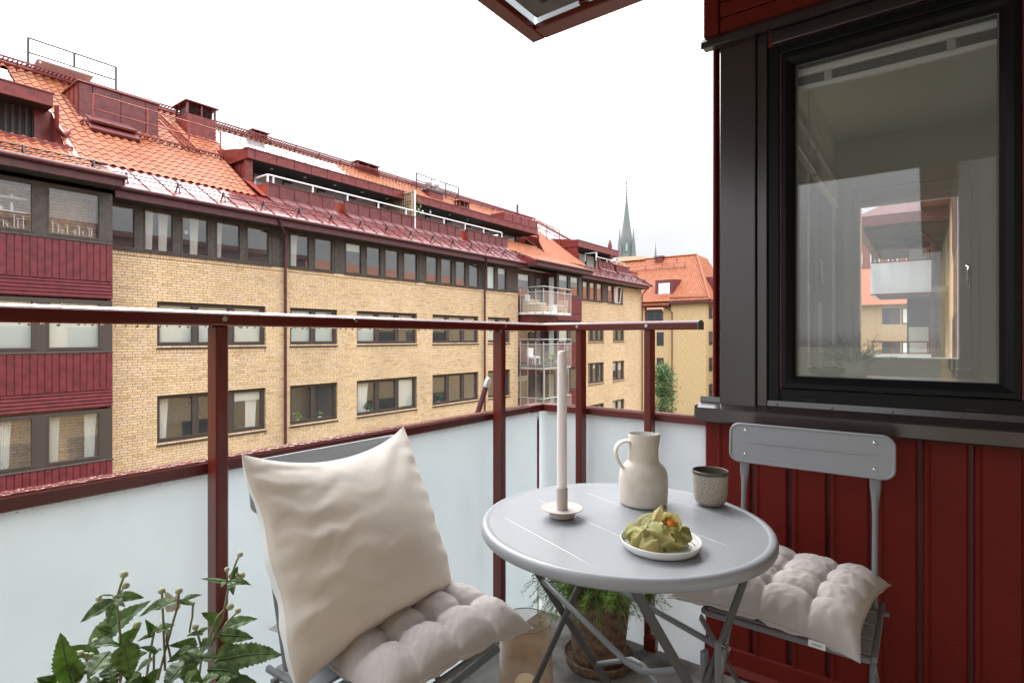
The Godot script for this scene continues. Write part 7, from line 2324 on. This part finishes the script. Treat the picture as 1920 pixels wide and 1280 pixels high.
	stem(o, [Vector3(-0.850, 0.658, -0.323), Vector3(-0.850, 0.714, -0.338), Vector3(-0.850, 0.750, -0.349), Vector3(-0.850, 0.769, -0.350)], 0.0028)
	stem(o, [Vector3(-0.850, 0.667, -0.332), Vector3(-0.850, 0.728, -0.330), Vector3(-0.850, 0.754, -0.329), Vector3(-0.850, 0.778, -0.328)], 0.0028)
	stem(o, [Vector3(-0.850, 0.754, -0.348), Vector3(-0.850, 0.746, -0.369), Vector3(-0.850, 0.726, -0.368), Vector3(-0.850, 0.706, -0.364)], 0.0028)
	stem(o, [Vector3(-0.850, 0.661, -0.308), Vector3(-0.850, 0.701, -0.314), Vector3(-0.850, 0.723, -0.318), Vector3(-0.850, 0.731, -0.318)], 0.0028)
	stem(o, [Vector3(-0.850, 0.674, -0.393), Vector3(-0.850, 0.706, -0.411), Vector3(-0.850, 0.745, -0.419), Vector3(-0.850, 0.776, -0.428), Vector3(-0.850, 0.794, -0.437)], 0.0028)
	stem(o, [Vector3(-0.850, 0.755, -0.419), Vector3(-0.850, 0.778, -0.417)], 0.0018)
	stem(o, [Vector3(-0.850, 0.756, -0.422), Vector3(-0.850, 0.764, -0.432), Vector3(-0.850, 0.762, -0.440)], 0.0028)
	stem(o, [Vector3(-0.850, 0.684, -0.391), Vector3(-0.850, 0.712, -0.403), Vector3(-0.850, 0.721, -0.422)], 0.0028)
	stem(o, [Vector3(-0.850, 0.674, -0.393), Vector3(-0.850, 0.695, -0.416), Vector3(-0.850, 0.708, -0.435)], 0.0028)
	stem(o, [Vector3(-0.850, 0.634, -0.377), Vector3(-0.850, 0.668, -0.382), Vector3(-0.850, 0.708, -0.373), Vector3(-0.850, 0.711, -0.372)], 0.0028)
	stem(o, [Vector3(-0.850, 0.693, -0.244), Vector3(-0.850, 0.717, -0.243), Vector3(-0.850, 0.728, -0.240)], 0.0028)
	stem(o, [Vector3(-0.850, 0.676, -0.278), Vector3(-0.850, 0.727, -0.289), Vector3(-0.850, 0.743, -0.294), Vector3(-0.850, 0.746, -0.298)], 0.0028)
	stem(o, [Vector3(-0.850, 0.663, -0.318), Vector3(-0.850, 0.693, -0.318), Vector3(-0.850, 0.702, -0.321)], 0.0028)
	stem(o, [Vector3(-0.850, 0.676, -0.340), Vector3(-0.850, 0.707, -0.334), Vector3(-0.850, 0.719, -0.335)], 0.0028)
	stem(o, [Vector3(-0.850, 0.675, -0.273), Vector3(-0.850, 0.704, -0.272), Vector3(-0.850, 0.721, -0.264)], 0.0028)
	stem(o, [Vector3(-0.850, 0.619, -0.380), Vector3(-0.850, 0.643, -0.400), Vector3(-0.850, 0.683, -0.404)], 0.0028)
	stem(o, [Vector3(-0.850, 0.698, -0.222), Vector3(-0.850, 0.714, -0.226)], 0.0018)
	stem(o, [Vector3(-0.850, 0.667, -0.287), Vector3(-0.850, 0.694, -0.284)], 0.0018)
	bud(o, Vector3(-0.845, 0.819, -0.281), 0.0049)
	bud(o, Vector3(-0.845, 0.804, -0.283), 0.0047)
	bud(o, Vector3(-0.845, 0.794, -0.271), 0.0031)
	bud(o, Vector3(-0.845, 0.798, -0.253), 0.0035)
	bud(o, Vector3(-0.845, 0.781, -0.326), 0.0047)
	bud(o, Vector3(-0.845, 0.773, -0.348), 0.0049)
	bud(o, Vector3(-0.845, 0.733, -0.316), 0.0049)
	bud(o, Vector3(-0.845, 0.797, -0.435), 0.0045)
	bud(o, Vector3(-0.845, 0.781, -0.415), 0.0036)
	bud(o, Vector3(-0.845, 0.767, -0.431), 0.0035)
	bud(o, Vector3(-0.845, 0.764, -0.438), 0.0050)
	bud(o, Vector3(-0.845, 0.723, -0.420), 0.0054)
	bud(o, Vector3(-0.845, 0.712, -0.432), 0.0045)
	bud(o, Vector3(-0.845, 0.713, -0.370), 0.0045)
	bud(o, Vector3(-0.845, 0.736, -0.233), 0.0051)
	bud(o, Vector3(-0.845, 0.729, -0.244), 0.0043)
	bud(o, Vector3(-0.845, 0.732, -0.239), 0.0039)
	bud(o, Vector3(-0.845, 0.747, -0.296), 0.0051)
	bud(o, Vector3(-0.845, 0.722, -0.333), 0.0036)
	bud(o, Vector3(-0.845, 0.717, -0.265), 0.0035)
	bud(o, Vector3(-0.845, 0.748, -0.367), 0.0027)
	bud(o, Vector3(-0.845, 0.746, -0.249), 0.0035)
	for q in [[Vector3(-0.856, 0.743, -0.343), Vector3(-0.852, 0.774, -0.336)], [Vector3(-0.856, 0.743, -0.343), Vector3(-0.85, 0.766, -0.349)]]:
		leaf(o, q[0], q[1], 0.009, M.petal)
		o.get_child(o.get_child_count() - 1).name = "petal"

func stem(o: Node3D, pts: Array, r: float) -> void:
	var b := MB.new()
	var q: Array = []
	for i in pts.size() - 1:
		for k in 4: q.append(pts[i].lerp(pts[i + 1], k / 4.0) + Vector3(0, 0.002 * sin(PI * k / 4.0), 0))
	q.append(pts[-1])
	b.tube(q, r * 0.55, 6)
	part("stem", b, M.stem, o)

func bud(o: Node3D, p: Vector3, r: float) -> void:
	var b := MB.new()
	b.ball(p, Vector3(r, r * 0.95, r), 14, 10)
	for k in 3:
		var a := TAU * k / 3 + p.x * 90.0
		b.tube([p + Vector3(0, -r * 0.98, 0), p + Vector3(cos(a) * r * 0.99, 0, sin(a) * r * 0.99), p + Vector3(0, r * 0.97, 0)], [r * 0.05, r * 0.12, r * 0.03], 5)
	part("bud", b, M.bud, o)

# a toothed leaf, folded along its midrib and drooping at the tip
func leaf(o: Node3D, a: Vector3, e: Vector3, hw: float, m: Material) -> void:
	var ax := (e - a)
	var l := ax.length()
	ax = ax.normalized()
	var view := (Vector3(0, 1.13, 0) - a).normalized()
	var nn := (Vector3.UP * rng.randf_range(0.2, 0.8) + view * rng.randf_range(0.7, 1.1) + Vector3(rng.randfn(), 0, rng.randfn()) * 0.25).normalized()
	var sd := ax.cross(nn).normalized()
	nn = sd.cross(ax).normalized()
	var rows := 29
	var p := PackedVector3Array()
	var curl := rng.randf_range(-0.06, 0.1)
	var cup := rng.randf_range(0.12, 0.3)
	for j in rows:
		var t := float(j) / (rows - 1)
		var w := hw * pow(sin(PI * pow(t, 0.62)), 0.85) if t < 0.999 else 0.0
		var tooth := 1.0 if j % 2 else 0.86
		for i in 9:
			var s := (i - 4) / 4.0
			var k := w * s * (tooth if absf(s) > 0.9 else 1.0)
			var lift := absf(s) * w * cup - 0.22 * w * s * s * (1.0 - t) + 0.06 * hw * sin(t * 24.0 + absf(s) * 2.0) * absf(s)
			var d := l * (t + (0.03 * absf(s) if tooth > 0.9 else 0.0) * (1.0 - t))
			p.append(a + ax * d + sd * -k + nn * (lift - l * 0.16 * t * t + l * curl * sin(PI * t)))
	var b := MB.new()
	b.surf(p, 9, rows)
	# midrib
	var mp: Array = []
	for j in range(0, rows, 4): mp.append(p[j * 9 + 4] + nn * 0.0003)
	b.tube(mp, [0.0012, 0.001, 0.0009, 0.0008, 0.0007, 0.0005, 0.0004, 0.0003], 5)
	part("leaf", b, m, o)

func curtains() -> void:
	var x := F - 0.16
	curtain(x, -6.37, -6.62, 3.6, 4.74, "white curtain at the left of the top strip's second pane from the near bay")
	curtain(x, -6.75, -7.0, 3.6, 4.74, "sheer curtain at the right of the top strip's second pane from the near bay")
	curtain(x, -7.6, -7.85, 3.6, 4.74, "white curtain in the top strip's third pane, beside the star")
	curtain(x, -8.35, -8.55, 3.6, 4.74, "narrow pale curtain in the top strip's fourth pane from the near bay")
	curtain(x, -13.9, -14.1, 3.6, 4.74, "pale curtain in the top strip right of the first downpipe pillar")
	curtain(x, -10.9, -11.15, 3.6, 4.74, "pale curtain in the two-pane top window beside the first downpipe")
	var w := F - 0.28
	curtain(w, -6.72, -7.05, -1.85, -0.6, "cream curtain at the left edge of the near window in the lower row")
	curtain(w, -9.35, -9.75, -1.85, -0.6, "pale green curtain at the right edge of the near window in the lower row")
	curtain(w, -13.72, -14.35, -1.85, -0.6, "draped white net curtain in the lower window above a leafy plant")
	curtain(-17.05, -3.15, -3.4, -1.95, -0.7, "cream curtain in the lower left bay window's left pane")
	curtain(-17.05, -4.1, -4.3, -1.95, -0.7, "cream curtain at the left of the lower bay window's right pane")
	curtain(-17.05, -4.8, -5.05, -1.95, -0.7, "cream curtain at the right of the lower bay window's right pane")
	var b := MB.new()
	for k in 5:
		var a := TAU * k / 10.0
		b.bar(Vector3(F - 0.1, 4.27 - 0.07 * sin(a), -7.48 - 0.07 * cos(a)), Vector3(F - 0.1, 4.27 + 0.07 * sin(a), -7.48 + 0.07 * cos(a)), 0.01, 0.018, Vector3.RIGHT)
	b.tube([Vector3(F - 0.1, 4.34, -7.48), Vector3(F - 0.1, 4.73, -7.48)], 0.003, 5)
	single("paper_star", b, M.white_metal, Vector3(F - 0.1, 4.2, -7.48), "white star hanging in the top strip's third pane", "star")
	bush("window_plant", Vector3(w + 0.05, -1.86, -14.3), 0.2, 0.3, 90, M.tree_leaf, "leafy houseplant in a white pot in the lower three-pane window", 0.12)
	bush("window_plant", Vector3(w + 0.05, -1.86, -11.2), 0.2, 0.3, 70, M.leaf_pale, "pale herb in the left pane of the lower two-pane window", 0.1)
	bush("window_plant", Vector3(w + 0.05, -1.86, -12.1), 0.2, 0.22, 60, M.leaf_pale, "herb in a white pot in the right pane of the lower two-pane window", 0.12)
	bush("window_plant", Vector3(w + 0.05, -1.86, -18.3), 0.18, 0.5, 90, M.leaf_dark, "dark plant with a thin stem in the lower window near the second downpipe", 0.1)
	var tv := MB.new()
	tv.cspan(w - 0.4, w - 0.34, -1.45, -0.95, -7.1, -8.1, 0.01)
	single("television", tv, M.dark, Vector3(w - 0.4, -1.45, -7.6), "dark flat screen behind the near window of the lower row", "television")
	var lm := MB.new()
	lm.lathe([Vector2(0.03, 0.2), Vector2(0.14, 0.0), Vector2(0.13, 0.0), Vector2(0.025, 0.19)], 14, Vector3(w - 0.9, -0.95, -8.1))
	lm.tube([Vector3(w - 0.9, -0.75, -8.1), Vector3(w - 0.9, 0.3, -8.1)], 0.006, 5)
	single("pendant_shade", lm, M.orange_red, Vector3(w - 0.9, -0.95, -8.1), "orange pendant lamp shade deep in the near window of the lower row", "lamp")

func _ready() -> void:
	setup()
	materials()
	opposite()
	own_house()
	far_things()
	curtains()
	balcony()
	table()
	chair(Vector3(-0.27, 0.0, -1.575), 0.0, "grey metal folding chair against the dark red wall under the window")
	chair(Vector3(-0.945, 0.0, -0.812), PI / 2, "grey metal folding chair beside the railing, behind the cream pillow")
	cushion("seat_cushion", Vector3(-0.305, 0.488, -1.58), -0.09, 0.43, 0.40, 0.6, "tufted grey cushion with a sewn tag on the chair under the window", true)
	cushion("seat_cushion", Vector3(-0.945, 0.488, -0.857), PI / 2 - 0.1, 0.415, 0.42, 0.2, "tufted grey cushion under the cream pillow on the chair by the railing", false)
	pillow()
	tableware()
	floor_things()
	anemone()
